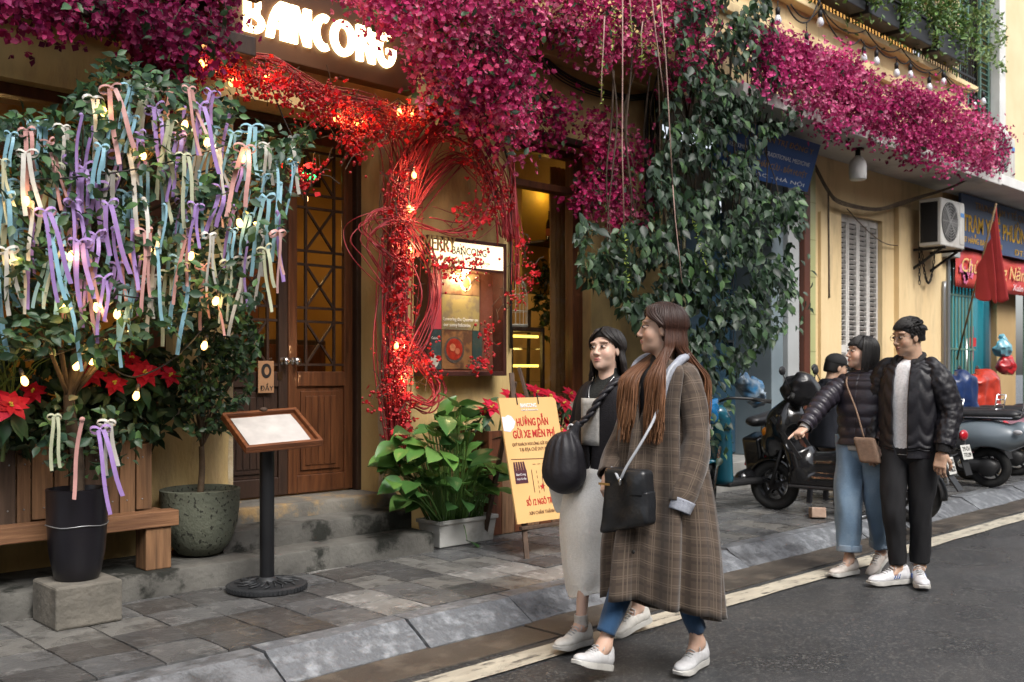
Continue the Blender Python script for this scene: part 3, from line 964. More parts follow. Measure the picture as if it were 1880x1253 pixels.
# --- clinic
cl = thing('clinic', 'clinic with green folding gates and turquoise lit doorway', 'building', (16, 6, .12))
c_ = MB(); c_.box((14.56, 6.02, 0), (14.72, 6.35, 4.14)); c_.box((17.05, 6.15, 0), (17.9, 6.35, 4.14)); c_.box((14.72, 6.02, 3.0), (24, 6.35, 4.14)); c_.build('wall', mat('clinic_tan', (.42, .29, .14), (.36, .24, .11), rough=.8, scale=2), cl)
MB().box((14.6, 5.2, 4.0), (24, 6.5, 4.14)).build('canopy_slab', WHITE, cl, bev=.008)
MB().box((14.5, 5.9, .1), (14.58, 6.02, 3.3)).build('gate_post', mat('grey_steel', (.16, .17, .18), rough=.5, metal=.4), cl)
GG = mat('green_gate', (.10, .2, .155), (.08, .165, .125), rough=.45, scale=4)
for base, n, y_ in ((14.75, 16, 6.0), (18.0, 18, 6.05)):
    gt = thing('folding_gate', 'green slatted folding gate beside the clinic doorway' if base < 16 else 'green slatted folding gate beyond the hanging plastic bags', 'gate', (base, y_, .12))
    for i in range(n):
        x = base + i * .062
        MB().box((x, y_ + (.025 if i % 2 else 0), .14), (x + .05, y_ + .015 + (.025 if i % 2 else 0), 3.0)).build('slat', GG, gt)
    for zz in (.9, 1.7, 2.5): MB().box((base, y_ - .012, zz), (base + n * .062, y_ - .004, zz + .03)).build('rail', GG, gt)
cr = MB(); cr.box((15.8, 8.3, .1), (18.4, 8.4, 3.0)); cr.box((15.7, 6.4, .1), (15.8, 8.3, 3)); cr.box((18.3, 6.4, .1), (18.4, 8.3, 3)); cr.build('room_wall', mat('turquoise_paint', (.12, .48, .52), (.1, .42, .46), rough=.5, scale=2), cl)
MB().box((15.7, 6.4, 2.95), (18.4, 8.3, 3.0)).build('room_ceiling', mat('turq_ceiling', (.25, .5, .55), rough=.6), cl)
MB().box((15.74, 6.3, .14), (17.04, 6.31, 2.9)).build('glass_door', glass('clinic_glass', (.6, .95, 1.0), .03, .05), cl)
fr_ = MB(); fr_.box((16.98, 6.24, .14), (17.05, 6.34, 3.0)); fr_.box((15.74, 6.25, 2.72), (16.98, 6.33, 2.98)); fr_.build('door_frame', GALV, cl, bev=.004)
hb = MB(); hb.tube([(15.98, 6.22, .9), (15.98, 6.22, 1.9)], .018, 8); hb.build('door_handle', MATS['steel'], cl, smooth=True)
cx_ = MB(); cx_.box((16.33, 6.285, 1.55), (16.43, 6.295, 2.1)); cx_.box((16.22, 6.284, 1.78), (16.329, 6.296, 1.92)); cx_.box((16.431, 6.284, 1.78), (16.54, 6.296, 1.92)); cx_.build('red_cross', mat('cross_red', (.5, .015, .02), rough=.5), cl)
tl = thing('tube_light', 'lit white ceiling tube light inside the turquoise clinic room', 'lamp', (16.6, 7.2, 2.9))
MB().box((16.1, 7.1, 2.86), (17.4, 7.22, 2.92)).build('tube', emis('tube_white', (.75, .95, 1), 6), tl)
lamp('tube_lamp', (16.75, 7.15, 2.75), 18, (.7, .95, 1), .2, tl)
# clinic fascia sign and banner
cs = thing('clinic_sign', 'blue fascia sign with yellow letters TRẠM Y TẾ PHƯỜNG HÀNG', 'sign', (16.5, 5.85, 3.3))
a = aty(1765, 345, 5.8); zt_ = 3.97; zb_ = 3.2
MB().box((a.x, 5.8, zb_), (19.6, 5.84, zt_)).build('board', mat('clinic_blue', (.045, .085, .2), (.035, .065, .15), rough=.4, scale=1.5), cs)
text_obj('letters', 'TRẠM Y TẾ PHƯỜNG HÀNG BẠC', .34, face_y(a.x + .06, 5.795, 3.44), YPR, cs, width=4.3, off=.006)
text_obj('letters', 'TRUNG TÂM Y TẾ QUẬN HOÀN KIẾM', .15, face_y(a.x + .5, 5.795, 3.79), TPR, cs, width=3.6)
text_obj('letters', '87 HÀNG BẠC - HÀ NỘI', .12, face_y(a.x + .06, 5.795, 3.27), YPR, cs, width=1.5)
text_obj('letters', 'ĐT: 04', .12, face_y(a.x + 2.1, 5.795, 3.24), YPR, cs, width=.8)
bn = thing('new_year_banner', 'red new year banner with cream script below the clinic sign', 'banner', (16.5, 5.9, 2.8))
b0 = aty(1754, 450, 5.88).x
PP = [[(b0 + (19.6 - b0) * i / 24, 5.88 + .012 * math.sin(i * 1.3) + .006 * math.sin(j * 2 + i), 2.62 + .56 * j / 4) for j in range(5)] for i in range(25)]
MB().grid(PP).build('cloth', mat('banner_red', (.55, .07, .05), (.5, .055, .045), rough=.7, scale=2, c3=(.55, .1, .2), s3=1.2, lo3=.5, hi3=.7), bn, smooth=True, solid=.004)
CPR = mat('cream_print', (.75, .5, .2), rough=.6)
text_obj('letters', 'Chúc Mừng Năm Mới', .3, face_y(b0 + .18, 5.855, 2.85), CPR, bn, width=3.4, shear=.25)
text_obj('letters', 'Xuân Ất Tỵ', .15, face_y(b0 + 2.2, 5.855, 2.68), mat('pale_print', (.75, .6, .62), rough=.6), bn, width=1.1, shear=.2)
for i in range(9):
    poly_obj('printed_blossom', [[(math.cos(t * PI / 10) * (.075 if t % 4 < 2 else .05), math.sin(t * PI / 10) * (.075 if t % 4 < 2 else .05)) for t in range(20)]], face_y(b0 + .1 + rnd(0, .45), 5.858, 2.68 + rnd(0, .28)), mat('pink_print', (.6, .14, .28), rough=.7), bn)

# flag on a leaning pole
fl = thing('red_flag', 'plain red flag drooping from a leaning pole by the clinic', 'flag', aty(1758, 640, 5.95))
p0, p1 = aty(1757, 660, 5.95), aty(1829, 374, 5.1)
MB().tube([p0, p0.lerp(p1, .5), p1], .014, 8).build('pole', mat('bamboo_pole', (.2, .13, .06), rough=.5), fl, smooth=True)
hang = [(1829, 375, 1795, 470, 1852, 480), ]
PP = []
n = 26
d1 = (p1 - p0)
for i in range(n + 1):
    t = i / n                                    # across the cloth, hoist to fly
    row = []
    for j in range(n + 1):
        s = j / n                                # down
        hp = p1.lerp(p0, .015 + .40 * (1 - t) * 1.0 * (1 - .0))
        fold = .045 * math.sin(t * 9 + s * 1.2) * (.35 + s) + .02 * math.sin(t * 21)
        # top edge drops from the pole tip, the cloth gathers in hanging folds
        x = hp.x + .34 * t * (.45 + .75 * s) - .05 + .06 * s
        y = hp.y + fold
        z = hp.z - s * (.28 + .95 * t ** .8) - .05 * abs(math.sin(t * 9)) * s
        row.append((x, y, z))
    PP.append(row)
MB().grid(PP).build('cloth', mat('flag_red', (.42, .03, .032), (.34, .02, .024), rough=.65, scale=4, sheen=.2), fl, smooth=True, solid=.003)

# plastic bags on the clinic door
def bag(name, label, pts, c, c2=None, rough=.25, vox=.02, grp=None):
    s = SDF(.06)
    for q in pts: s.ell(q[0], q[1])
    V, F = s.mesh(vox)
    V = V + np.array([mnoise.noise_vector(Vector(v) * 8) * .05 + mnoise.noise_vector(Vector(v) * 19) * .022 for v in V])
    o = npmesh(name, V, F, mat(name + '_' + label[:8].replace(' ', '_'), c, c2 or tuple(q * .7 for q in c), rough=rough, scale=9, bump=.9, bscale=16, coat=.2))
    return meta(o, label, 'bag', grp)
q = aty(1840, 640, 5.95); bag('plastic_bag', 'pale blue plastic bag hung beside the clinic door', [((q.x, 5.95, q.z), (.17, .12, .14)), ((q.x + .08, 5.97, q.z + .12), (.07, .06, .12))], (.16, .38, .46))
q = aty(1847, 672, 5.9); bag('plastic_bag', 'red plastic bag hung below the pale blue bag', [((q.x, 5.9, q.z), (.2, .13, .15)), ((q.x + .1, 5.93, q.z + .16), (.08, .06, .12))], (.45, .02, .025))

# air conditioners
def aircon(x0, y0, z0, label, w_=.78, d_=.3, h_=.62, bracket=True):
    t = thing('air_conditioner', label, 'air conditioner', (x0 + w_ / 2, y0 + d_ / 2, z0))
    W = mat('ac_casing', (.52, .51, .48), (.42, .41, .38), rough=.45, scale=5, c3=(.3, .28, .25), s3=3, lo3=.55, hi3=.8)
    MB().box((x0, y0, z0), (x0 + w_, y0 + d_, z0 + h_)).build('casing', W, t, bev=.018)
    s = MB()
    for k in range(9): s.box((x0 - .006, y0 + .05 + k * .025, z0 + .06), (x0 + .004, y0 + .056 + k * .025, z0 + h_ - .06))
    s.box((x0 - .003, y0 + .045, z0 + .05), (x0 + .002, y0 + d_ - .02, z0 + h_ - .05))
    s.build('coil_grille', mat('coil_black', (.012, .012, .013), rough=.6), t)
    cxx, czz, rr = x0 + w_ * .36, z0 + h_ * .52, h_ * .42
    f = MB(); f.prism([(cxx + rr * math.cos(k * PI / 16), czz + rr * math.sin(k * PI / 16)) for k in range(32)], lambda u, v, d: (u, d, v), y0 - .003, y0 + .02); f.build('fan_opening', mat('fan_dark', (.03, .03, .03), rough=.7), t)
    b = MB()
    for k in range(3):
        a_ = k * 2 * PI / 3
        b.bar((cxx, y0 - .006, czz), (cxx + rr * .85 * math.cos(a_), y0 - .006, czz + rr * .85 * math.sin(a_)), .09, .006, up=(0, 1, 0))
    b.build('fan_blades', mat('fan_grey', (.12, .12, .12), rough=.6), t)
    gr = MB()
    for k in range(1, 8): gr.tube([(cxx + rr * k / 7.2 * math.cos(a_ * PI / 12), y0 - .016, czz + rr * k / 7.2 * math.sin(a_ * PI / 12)) for a_ in range(24)], .003, 4, closed=True)
    for k in range(8): gr.bar((cxx, y0 - .014, czz), (cxx + rr * math.cos(k * PI / 4), y0 - .014, czz + rr * math.sin(k * PI / 4)), .006, .004, up=(0, 1, 0))
    gr.build('fan_guard', mat('guard_grey', (.3, .3, .29), rough=.5), t)
    MB().box((x0 + w_ * .78, y0 - .006, z0 + .06), (x0 + w_ * .97, y0 + .002, z0 + h_ - .05)).build('side_panel', W, t, bev=.003)
    MB().box((x0 + w_ * .8, y0 - .009, z0 + h_ * .68), (x0 + w_ * .95, y0 - .005, z0 + h_ * .77)).build('blue_badge', mat('badge_blue', (.05, .2, .5), rough=.4), t)
    if bracket:
        for xx in (x0 + .12, x0 + w_ - .12):
            b = MB(); b.box((xx, y0, z0 - .035), (xx + .035, 6.0, z0 - .002)); b.bar((xx + .017, y0 + .06, z0 - .03), (xx + .017, 5.98, z0 - .3), .03, .03); b.build('bracket', METAL, t)
    return t
ac = aty(1728, 450, 5.5)
aircon(ac.x, 5.5, ac.z - .0, 'wall mounted air conditioner with black side grille above the hanging chain', .78, .3, .64)
ac2 = aty(1826, 322, 5.3)
aircon(ac2.x, 5.3, 4.16, 'air conditioner standing on the white canopy slab by the blossoms', .8, .3, .62, False)
# chain, meter box, pipes and cables
ch = MB()
def chain(mb, pts):
    for i in range(len(pts) - 1):
        a_, b_ = pts[i], pts[i + 1]; c0 = (a_ + b_) / 2; d = (b_ - a_).normalized()
        n1 = Vector((1, 0, 0)) if i % 2 else Vector((0, 1, 0)); n1 = (n1 - d * n1.dot(d)).normalized()
        mb.tube([c0 + d * (.035 * math.cos(t * PI / 4)) + n1 * (.014 * math.sin(t * PI / 4)) for t in range(8)], .006, 4, closed=True)
pA = aty(1688, 445, 5.85); pB = aty(1718, 448, 5.85); pC = aty(1688, 522, 5.85)
ln_ = int((pA - pC).length / .05)
chain(ch, [pA.lerp(pC, i / ln_) for i in range(ln_ + 1)])
chain(ch, sag(pA + Vector((.05, 0, 0)), pB, .55, 26))
meta(ch.build('hanging_chain', METAL, smooth=True), 'dark iron chain looped below the wall mounted air conditioner', 'chain')
mbx = thing('meter_box', 'small grey electricity meter box below the air conditioner', 'meter box', aty(1743, 470, 5.9))
q0 = aty(1735, 472, 5.88)
MB().box((q0.x, 5.78, q0.z), (q0.x + .3, 5.93, q0.z + .22)).build('case', GREYC, mbx, bev=.01)
MB().box((q0.x + .05, 5.774, q0.z + .08), (q0.x + .12, 5.782, q0.z + .16)).build('dial_window', BLK, mbx)
pipe = thing('downpipe', 'thin grey conduit running down the wall from the meter box', 'pipe', aty(1733, 850, 5.9))
q1 = aty(1733, 530, 5.9)
MB().tube([(q1.x, 5.9, .12), (q1.x, 5.9, q1.z), (q1.x + .02, 5.9, q1.z + .1)], .03, 8).build('conduit', GALV, pipe, smooth=True)
cab = MB()
def px5(x, y, Y): return aty(1400 + x / 3.48, 260 + y / 3.48, Y)
for k in range(4):
    j = lambda: rnd(-.03, .03)
    cab.tube(spline([px5(340, 150 + 12 * k, 5.9), px5(420, 300 + 10 * k, 5.9), px5(500, 378 + 8 * k, 5.88), px5(720, 425 + 6 * k, 5.88), px5(880, 385 + 8 * k, 5.86), px5(1010, 345 + 6 * k, 5.75), px5(1200, 290 + 3 * k, 5.6), px5(1370, 205 + 3 * k, 5.25)], 6), .0065, 5)
cab.tube(spline([px5(540, 430, 5.95), px5(640, 540, 5.95), px5(760, 640, 5.95), px5(860, 665, 5.95), px5(950, 650, 5.95)], 6), .007, 5)
cab.tube(spline([px5(420, 330, 5.95), px5(424, 700, 5.95), px5(426, 1000, 5.95)], 4), .012, 5)
meta(cab.build('cable_bundle', mat('cable_grey', (.16, .12, .08), (.08, .06, .045), rough=.7, scale=12), smooth=True), 'brown cable bundle sagging over the white shutters', 'cable')
# hanging bulb under the slab
hbq = aty(1575, 300, 5.5)
hl = thing('pendant_lamp', 'unlit white bulb hanging under the concrete slab', 'lamp', (hbq.x, 5.5, 3.98))
MB().lathe([(.07, 3.965), (.07, 3.98)], 16, Matrix.Translation((hbq.x, 5.5, 0))).build('ceiling_rose', METAL, hl)
zc = aty(1575, 316, 5.5).z
MB().tube([(hbq.x, 5.5, 3.97), (hbq.x, 5.5, zc + .24)], .006, 5).build('cord', METAL, hl)
MB().lathe([(.02, .26), (.03, .25), (.03, .19), (.02, .18)], 12, Matrix.Translation((hbq.x, 5.5, zc))).build('socket', METAL, hl, smooth=True)
MB().lathe([(.025, .19), (.05, .17), (.09, .12), (.10, .08), (.10, .0), (.095, -.08), (.085, -.095), (0.001, -.1)], 18, Matrix.Translation((hbq.x, 5.5, zc))).build('bulb', mat('opal_bulb', (.6, .6, .6), rough=.3), hl, smooth=True, autos=60)
# string of clear bulbs draped over the upper wall
sl_ = thing('string_lights', 'black cord of white unlit bulbs draped across the upper yellow wall', 'string lights', aty(1600, 100, 5.6))
pts = [(1445, 10), (1479, 42), (1503, 0), (1543, 75), (1580, 72), (1608, 85), (1645, 105), (1670, 112), (1705, 132), (1730, 128), (1757, 162), (1786, 168), (1803, 180)]
W3 = [aty(x, y, 5.6) for x, y in pts]
cd = MB()
for a_, b_ in zip(W3[:-1], W3[1:]): cd.tube(sag(a_, b_, .06, 6), .009, 5)
top = [aty(x, y, 5.68) for x, y in ((1452, 8), (1508, 14), (1590, 55), (1655, 88), (1725, 124), (1800, 162))]
for a_, b_ in zip(top[:-1], top[1:]): cd.tube(sag(a_, b_, .14, 8), .008, 5)
cd.build('cord', METAL, sl_, smooth=True)
bulbs = [(1428, 34), (1481, 80), (1506, 38), (1586, 104), (1609, 110), (1646, 132), (1671, 135), (1706, 158), (1732, 148), (1759, 186), (1789, 192), (1805, 184)]
BG_ = mat('clear_bulb', (.55, .56, .62), rough=.15, spec=.8)
for (x, y), wpt in zip(bulbs, [W3[0], W3[1], W3[2], W3[4], W3[5], W3[6], W3[7], W3[8], W3[9], W3[10], W3[11], W3[12]]):
    q = aty(x, y, 5.6)
    b = MB().lathe([(.004, -.075), (.03, -.06), (.042, -.03), (.036, 0), (.02, .035), (.018, .045)], 12, Matrix.Translation(q)).build('bulb', BG_, sl_, smooth=True)
    sk = MB(); sk.lathe([(.024, .03), (.026, .1), (.012, .12)], 10, Matrix.Translation(q)); sk.tube([q + Vector((0, 0, .11)), Vector((q.x, 5.6, max(wpt.z, q.z + .13)))], .006, 4); sk.build('socket', METAL, b, smooth=True)
# ================================================================ the other side of the street, behind the camera: it closes off the low sky
for i, (x0, x1, hh, c) in enumerate(((-34, -12, 8.0, (.42, .36, .26)), (-12, -3, 9.5, (.5, .42, .27)), (-3, 5, 7.0, (.45, .43, .4)), (5, 15, 8.5, (.48, .38, .22)), (15, 40, 8.0, (.4, .38, .34)))):
    t = thing('opposite_house', ['long pale house at the far end of the opposite row', 'tall cream house across the street', 'low grey house directly across from the cafe', 'ochre house across from the shuttered house', 'long grey house across from the clinic'][i], 'building', ((x0 + x1) / 2, -7, 0))
    MB().box((x0, -12, 0), (x1 - .05, -7, hh)).build('wall', mat('opposite_%d' % i, c, tuple(q * .8 for q in c), rough=.85, scale=2), t)
    MB().box((x0 - .1, -12.2, hh), (x1 + .05, -6.7, hh + .25)).build('roof', GREY, t)
    n = max(2, int((x1 - x0) / 2.6))
    for k in range(n):
        xx = x0 + (k + .5) * (x1 - x0) / n
        for z in (.2, 3.8):
            MB().box((xx - .6, -6.99, z + (.0 if z < 1 else .3)), (xx + .6, -6.93, z + 2.3)).build('door' if z < 1 else 'window', DWOOD if z < 1 else mat('dull_pane', (.06, .07, .08), rough=.15), t)
# ================================================================ foliage tools
LEAFM = leafmat('leaf', .46, .2, .4)
PETAL = leafmat('petal', .6, .3, .25)
def leaf_tpl(w=.5, fold=.12, droop=.12, tipw=.62):
    """leaf along +Y, normal +Z, unit length; 14 vertices"""
    V = [(0, 0, 0)]; F = []
    for t, k in ((.14, .6), (.36, 1), (.6, .62 + .38 * tipw), (.82, .5 * tipw)):
        for s in (-1, 0, 1): V.append((s * w * .47 * k, t, abs(s) * fold * k - droop * t * t))
    V.append((0, 1, -droop))
    F += [(0, 2, 1), (0, 3, 2), (13, 10, 11), (13, 11, 12)]
    for r in range(3):
        a = 1 + 3 * r
        for c in (0, 1): F += [(a + c, a + c + 1, a + c + 4), (a + c, a + c + 4, a + c + 3)]
    return np.array(V, float), np.array(F, int)
def petal_tpl(w=.8, cup=.2):
    return (np.array([(0, 0, 0), (-w / 2, .5, cup), (0, .55, 0), (w / 2, .5, cup), (0, 1, cup * .4)], float), np.array([(0, 2, 1), (0, 3, 2), (1, 2, 4), (2, 3, 4)], int))
def norm(a): return a / np.maximum(np.linalg.norm(a, axis=-1, keepdims=True), 1e-9)
def frames(D, Nn):
    D = norm(D); X = norm(np.cross(D, Nn)); Z = np.cross(X, D)
    return X, D, Z
def scatter(P, D, Nn, S, C, tpl):
    """leaves at P along D with normals Nn, sizes S, colours C -> V, F, C"""
    T, F = tpl
    X, Y, Z = frames(D, Nn)
    V = P[:, None, :] + S[:, None, None] * (T[None, :, 0:1] * X[:, None, :] + T[None, :, 1:2] * Y[:, None, :] + T[None, :, 2:3] * Z[:, None, :])
    FF = (F[None] + (np.arange(len(P)) * len(T))[:, None, None]).reshape(-1, 3)
    CC = np.repeat(C, len(T), 0)
    return V.reshape(-1, 3), FF, CC
def inpoly(x, y, poly):
    r = np.zeros(len(x), bool); n = len(poly); j = n - 1
    for i in range(n):
        xi, yi = poly[i]; xj, yj = poly[j]
        r ^= ((yi > y) != (yj > y)) & (x < (xj - xi) * (y - yi) / (yj - yi + 1e-9) + xi)
        j = i
    return r
def pts_region(poly, Ya, Yb, n, clump=0, seed=0):
    """n points of the volume whose outline is the polygon, between the planes Ya and Yb"""
    rg = np.random.RandomState(seed)
    pl = np.array(poly, float); lo, hi = pl.min(0), pl.max(0)
    out = []
    while sum(len(o) for o in out) < n:
        q = rg.rand(n * 3, 2) * (hi - lo) + lo
        q = q[inpoly(q[:, 0], q[:, 1], poly)]
        if clump:
            s = np.sin(q[:, 0] / clump + seed) * np.cos(q[:, 1] / clump * 1.3 + seed * 2) + .6 * np.sin((q[:, 0] + q[:, 1]) / clump * 1.9)
            q = q[rg.rand(len(q)) < .55 + .45 * s]
        out.append(q)
    q = np.concatenate(out)[:n]
    Yv = Ya + (Yb - Ya) * rg.rand(n)
    u = (q[:, 0] - CX) / FPX
    a, b = CA + u * SA, SA - u * CA
    d = Yv / b
    return np.stack([a * d, Yv, H - (q[:, 1] - HY) * d / FPX], 1)
def vcol(n, cols, seed=0, jit=.25):
    rg = np.random.RandomState(seed + 99)
    c = np.array(cols, float)[rg.randint(0, len(cols), n)]
    return np.clip(c * (1 + jit * (rg.rand(n, 1) * 2 - 1)), 0, 1)
def rdirs(n, seed, base=(0, 0, 0), spread=1):
    rg = np.random.RandomState(seed + 5)
    return norm(rg.randn(n, 3) * spread + np.array(base))
def leaf_parts(parent, P, D, Nn, S, C, tpl, k, name='leaf', mt=None):
    """the k leaves standing furthest forward become single leaf objects, the rest one mass"""
    depth = P[:, 0] * CA + P[:, 1] * SA
    o_ = np.argsort(depth)
    near, rest = o_[:k], o_[k:]
    X, Y, Z = frames(D, Nn)
    q = 6; me = []
    order = np.argsort(C[near].sum(1))
    groups = np.array_split(near[order], q)
    for g in groups:
        if not len(g): continue
        c = np.median(C[g], 0)
        first = None
        for i in g:
            if first is None:
                first = npmesh(name, tpl[0], tpl[1], mt or LEAFM, parent, np.tile(c, (len(tpl[0]), 1)), True, off=Vector((0, 0, 0)))
                o = first
            else:
                o = first.copy(); link(o, parent)
            M = Matrix(((X[i][0], Y[i][0], Z[i][0], P[i][0]), (X[i][1], Y[i][1], Z[i][1], P[i][1]), (X[i][2], Y[i][2], Z[i][2], P[i][2]), (0, 0, 0, 1)))
            o.matrix_local = Matrix.Translation(-ORG[parent]) @ M @ Matrix.Scale(S[i], 4)
    if len(rest):
        V, F, CC = scatter(P[rest], D[rest], Nn[rest], S[rest], C[rest], tpl)
        npmesh('foliage', V, F, mt or LEAFM, parent, CC, True, kind='stuff')
STEM = mat('bark', (.06, .04, .025), (.035, .024, .016), rough=.85, scale=14, bump=.6)
GSTEM = mat('green_stem', (.10, .14, .04), (.07, .1, .03), rough=.6, scale=10)

# ---------------------------------------------------------------- bougainvillea
MAG = [(.36, .018, .1), (.44, .035, .14), (.52, .08, .19), (.22, .01, .065), (.58, .14, .25), (.3, .015, .085), (.48, .05, .13), (.18, .01, .055)]
MAGD = [(.24, .01, .07), (.18, .008, .06), (.3, .02, .09), (.13, .006, .05)]
MAGP = [(.46, .04, .16), (.54, .09, .23), (.6, .17, .3), (.33, .016, .11), (.5, .06, .2), (.26, .012, .085)]
def bougainvillea(label, regs, cols, nclu, per=26, rad=.085, psize=.038, seed=1, stems=14, leafn=150):
    P0 = np.concatenate([pts_region(pl, a, b, max(3, int(nclu * f)), 0, seed + i) for i, (pl, a, b, f) in enumerate(regs)])
    base = P0.mean(0)
    t = thing('bougainvillea', label, 'flowering plant', tuple(base), group='bougainvillea on the house fronts')
    rg = np.random.RandomState(seed)
    n = len(P0) * per
    cen = np.repeat(P0, per, 0)
    off = rg.randn(n, 3) * np.array([rad, rad, rad * .85])
    # sprays hang down a little
    P = cen + off - np.array([0, 0, 1]) * (rg.rand(n, 1) ** 2 * rad * .8)
    ccol = vcol(len(P0), cols, seed, .42)
    C0 = np.repeat(ccol, per, 0) * (1 + .3 * (rg.rand(n, 1) - .5))
    out = norm(off + np.array([0, -.06, .02]) + rg.randn(n, 3) * .04)
    parts = []
    tp = petal_tpl(.85, .16)
    a1 = norm(np.cross(out, rg.randn(n, 3)))
    a2 = np.cross(out, a1)
    for k in range(3):
        ang = 2 * PI * k / 3
        D = norm(a1 * math.cos(ang) + a2 * math.sin(ang) + out * .7)
        S = psize * (.5 + 1.1 * rg.rand(n) ** 1.3)
        parts.append(scatter(P, D, out, S, np.clip(C0 * (1 + .12 * (k - 1)), 0, 1), tp))
    V, F, C = joinnp(parts)
    npmesh('blossoms', V, F, PETAL, t, C, True, kind='stuff')
    if leafn:
        Q = P[rg.randint(0, n, leafn)] + rg.randn(leafn, 3) * .03
        V, F, C = scatter(Q, rdirs(leafn, seed, (0, -.3, -.2)), rdirs(leafn, seed + 1, (0, -.6, .8)), .05 + .04 * rg.rand(leafn), vcol(leafn, [(.04, .09, .04), (.06, .12, .05), (.03, .06, .035)], seed), leaf_tpl(.6))
        npmesh('leaves', V, F, LEAFM, t, C, True, kind='stuff')
    sm = MB()
    for k in range(stems):
        i, j = rg.randint(0, len(P0), 2)
        p, q = Vector(P0[i]), Vector(P0[j])
        if (p - q).length > 1.2: q = p + (q - p).normalized() * 1.0
        mid_ = (p + q) / 2 + Vector((0, .05, .15))
        sm.tube(spline([p, mid_, q], 5), .008, 5, .003)
    sm.build('stems', STEM, t, smooth=True, kind='stuff')
    return t
bougainvillea('dark crimson bougainvillea trailing over the timber canopy left of the glowing sign', [
    ([(-60, -40), (400, -40), (405, 20), (400, 50), (370, 65), (330, 60), (260, 60), (200, 45), (150, 40), (100, 45), (40, 25), (-60, 30)], 5.1, 5.5, .62),
    ([(235, 70), (300, 60), (395, 50), (400, 90), (370, 120), (320, 150), (260, 120)], 5.3, 5.7, .38)], MAGD, 80, 24, .085, .034, 11)
bougainvillea('large magenta bougainvillea spilling down right of the glowing sign', [
    ([(625, -40), (1000, -40), (1010, 30), (985, 90), (965, 130), (930, 150), (905, 175), (860, 170), (800, 140), (765, 95), (725, 50), (680, 20), (640, -5)], 4.95, 5.55, .6),
    ([(770, 80), (860, 120), (950, 130), (940, 180), (965, 235), (955, 280), (920, 270), (880, 235), (830, 210), (790, 180), (770, 140)], 5.2, 5.7, .3),
    ([(940, 165), (975, 130), (1000, 165), (1045, 180), (1050, 225), (1040, 250), (985, 268), (935, 275)], 5.6, 5.85, .1)], MAG, 215, 26, .08, .032, 21, 60, 420)
bougainvillea('magenta bougainvillea running along the cafe balcony above the black cables', [
    ([(990, -40), (1300, -40), (1300, 30), (1310, 100), (1290, 140), (1240, 155), (1190, 140), (1150, 115), (1090, 115), (1050, 100), (1010, 70)], 5.05, 5.6, 1)], MAG, 120, 26, .078, .032, 31, 40, 260)
bougainvillea('magenta bougainvillea cluster hanging beside the right cafe window', [
    ([(1078, 205), (1110, 215), (1130, 240), (1185, 255), (1190, 290), (1170, 330), (1188, 385), (1150, 425), (1090, 420), (1058, 375), (1058, 335), (1090, 300), (1078, 250)], 5.55, 5.85, 1)], MAG, 48, 30, .075, .034, 41)
bougainvillea('bright pink bougainvillea band lying along the concrete slab of the shuttered house', [
    ([(1395, 60), (1464, 82), (1515, 102), (1543, 94), (1584, 107), (1578, 135), (1604, 153), (1655, 158), (1694, 168), (1732, 176), (1770, 178), (1757, 194), (1803, 212), (1842, 255), (1831, 294), (1819, 312), (1757, 308), (1706, 297), (1668, 276), (1625, 274), (1609, 250), (1566, 245), (1512, 228), (1482, 212), (1431, 166), (1395, 150)], 4.98, 5.45, 1)], MAGP, 300, 36, .088, .036, 51, 40, 300)

# ---------------------------------------------------------------- big creeper between cafe and medicine shop
GRN = [(.013, .032, .015), (.02, .046, .021), (.03, .068, .026), (.01, .023, .013), (.055, .11, .036), (.022, .043, .025), (.036, .062, .038)]
VP = [(1062, 385), (1100, 420), (1185, 400), (1190, 330), (1210, 250), (1215, 180), (1250, 150), (1235, 60), (1250, -40), (1400, -40), (1425, 60), (1430, 160), (1470, 185), (1485, 225), (1440, 240), (1395, 255), (1385, 320), (1420, 355), (1470, 345), (1485, 400), (1445, 460), (1460, 530), (1452, 590), (1415, 625), (1385, 670), (1340, 690), (1318, 660), (1305, 730), (1280, 740), (1235, 690), (1190, 620), (1135, 565), (1105, 525), (1065, 515), (1058, 440)]
cr_ = thing('creeper', 'dense dark green creeper hanging from the cafe corner to the scooters', 'creeper', aty(1280, 640, 5.6))
n = 6400
P = pts_region(VP, 4.95, 5.75, n, 26, 3)
rg = np.random.RandomState(4)
D = norm(np.stack([rg.randn(n) * .6, -.35 + rg.randn(n) * .4, -.9 + rg.randn(n) * .45], 1)); Nn = norm(np.stack([rg.randn(n) * .55, -1 + rg.randn(n) * .45, .75 + rg.randn(n) * .5], 1))
S = .06 + .075 * rg.rand(n)
leaf_parts(cr_, P, D, Nn, S, vcol(n, GRN, 3, .3), leaf_tpl(.62, .1, .16), 290)
P2 = pts_region([(1270, 690), (1330, 690), (1345, 760), (1330, 850), (1290, 830), (1265, 770)], 4.9, 5.2, 90, 0, 8)
V, F, C = scatter(P2, rdirs(90, 8, (0, -.3, -.8), .5), rdirs(90, 9, (0, -1, .6), .4), .07 + .05 * np.random.rand(90), vcol(90, GRN + [(.07, .13, .05)], 8), leaf_tpl(.6))
npmesh('trailing_leaves', V, F, LEAFM, cr_, C, True, kind='stuff')
P3 = pts_region([(1440, 470), (1495, 460), (1490, 560), (1450, 640)], 5.3, 5.6, 26, 0, 8)
V, F, C = scatter(P3, rdirs(26, 8, (0, -.3, -.8), .5), rdirs(26, 9, (0, -1, .6), .4), .06 + .05 * np.random.rand(26), vcol(26, GRN, 8), leaf_tpl(.6))
npmesh('sprigs', V, F, LEAFM, cr_, C, True, kind='stuff')
vs_ = MB()
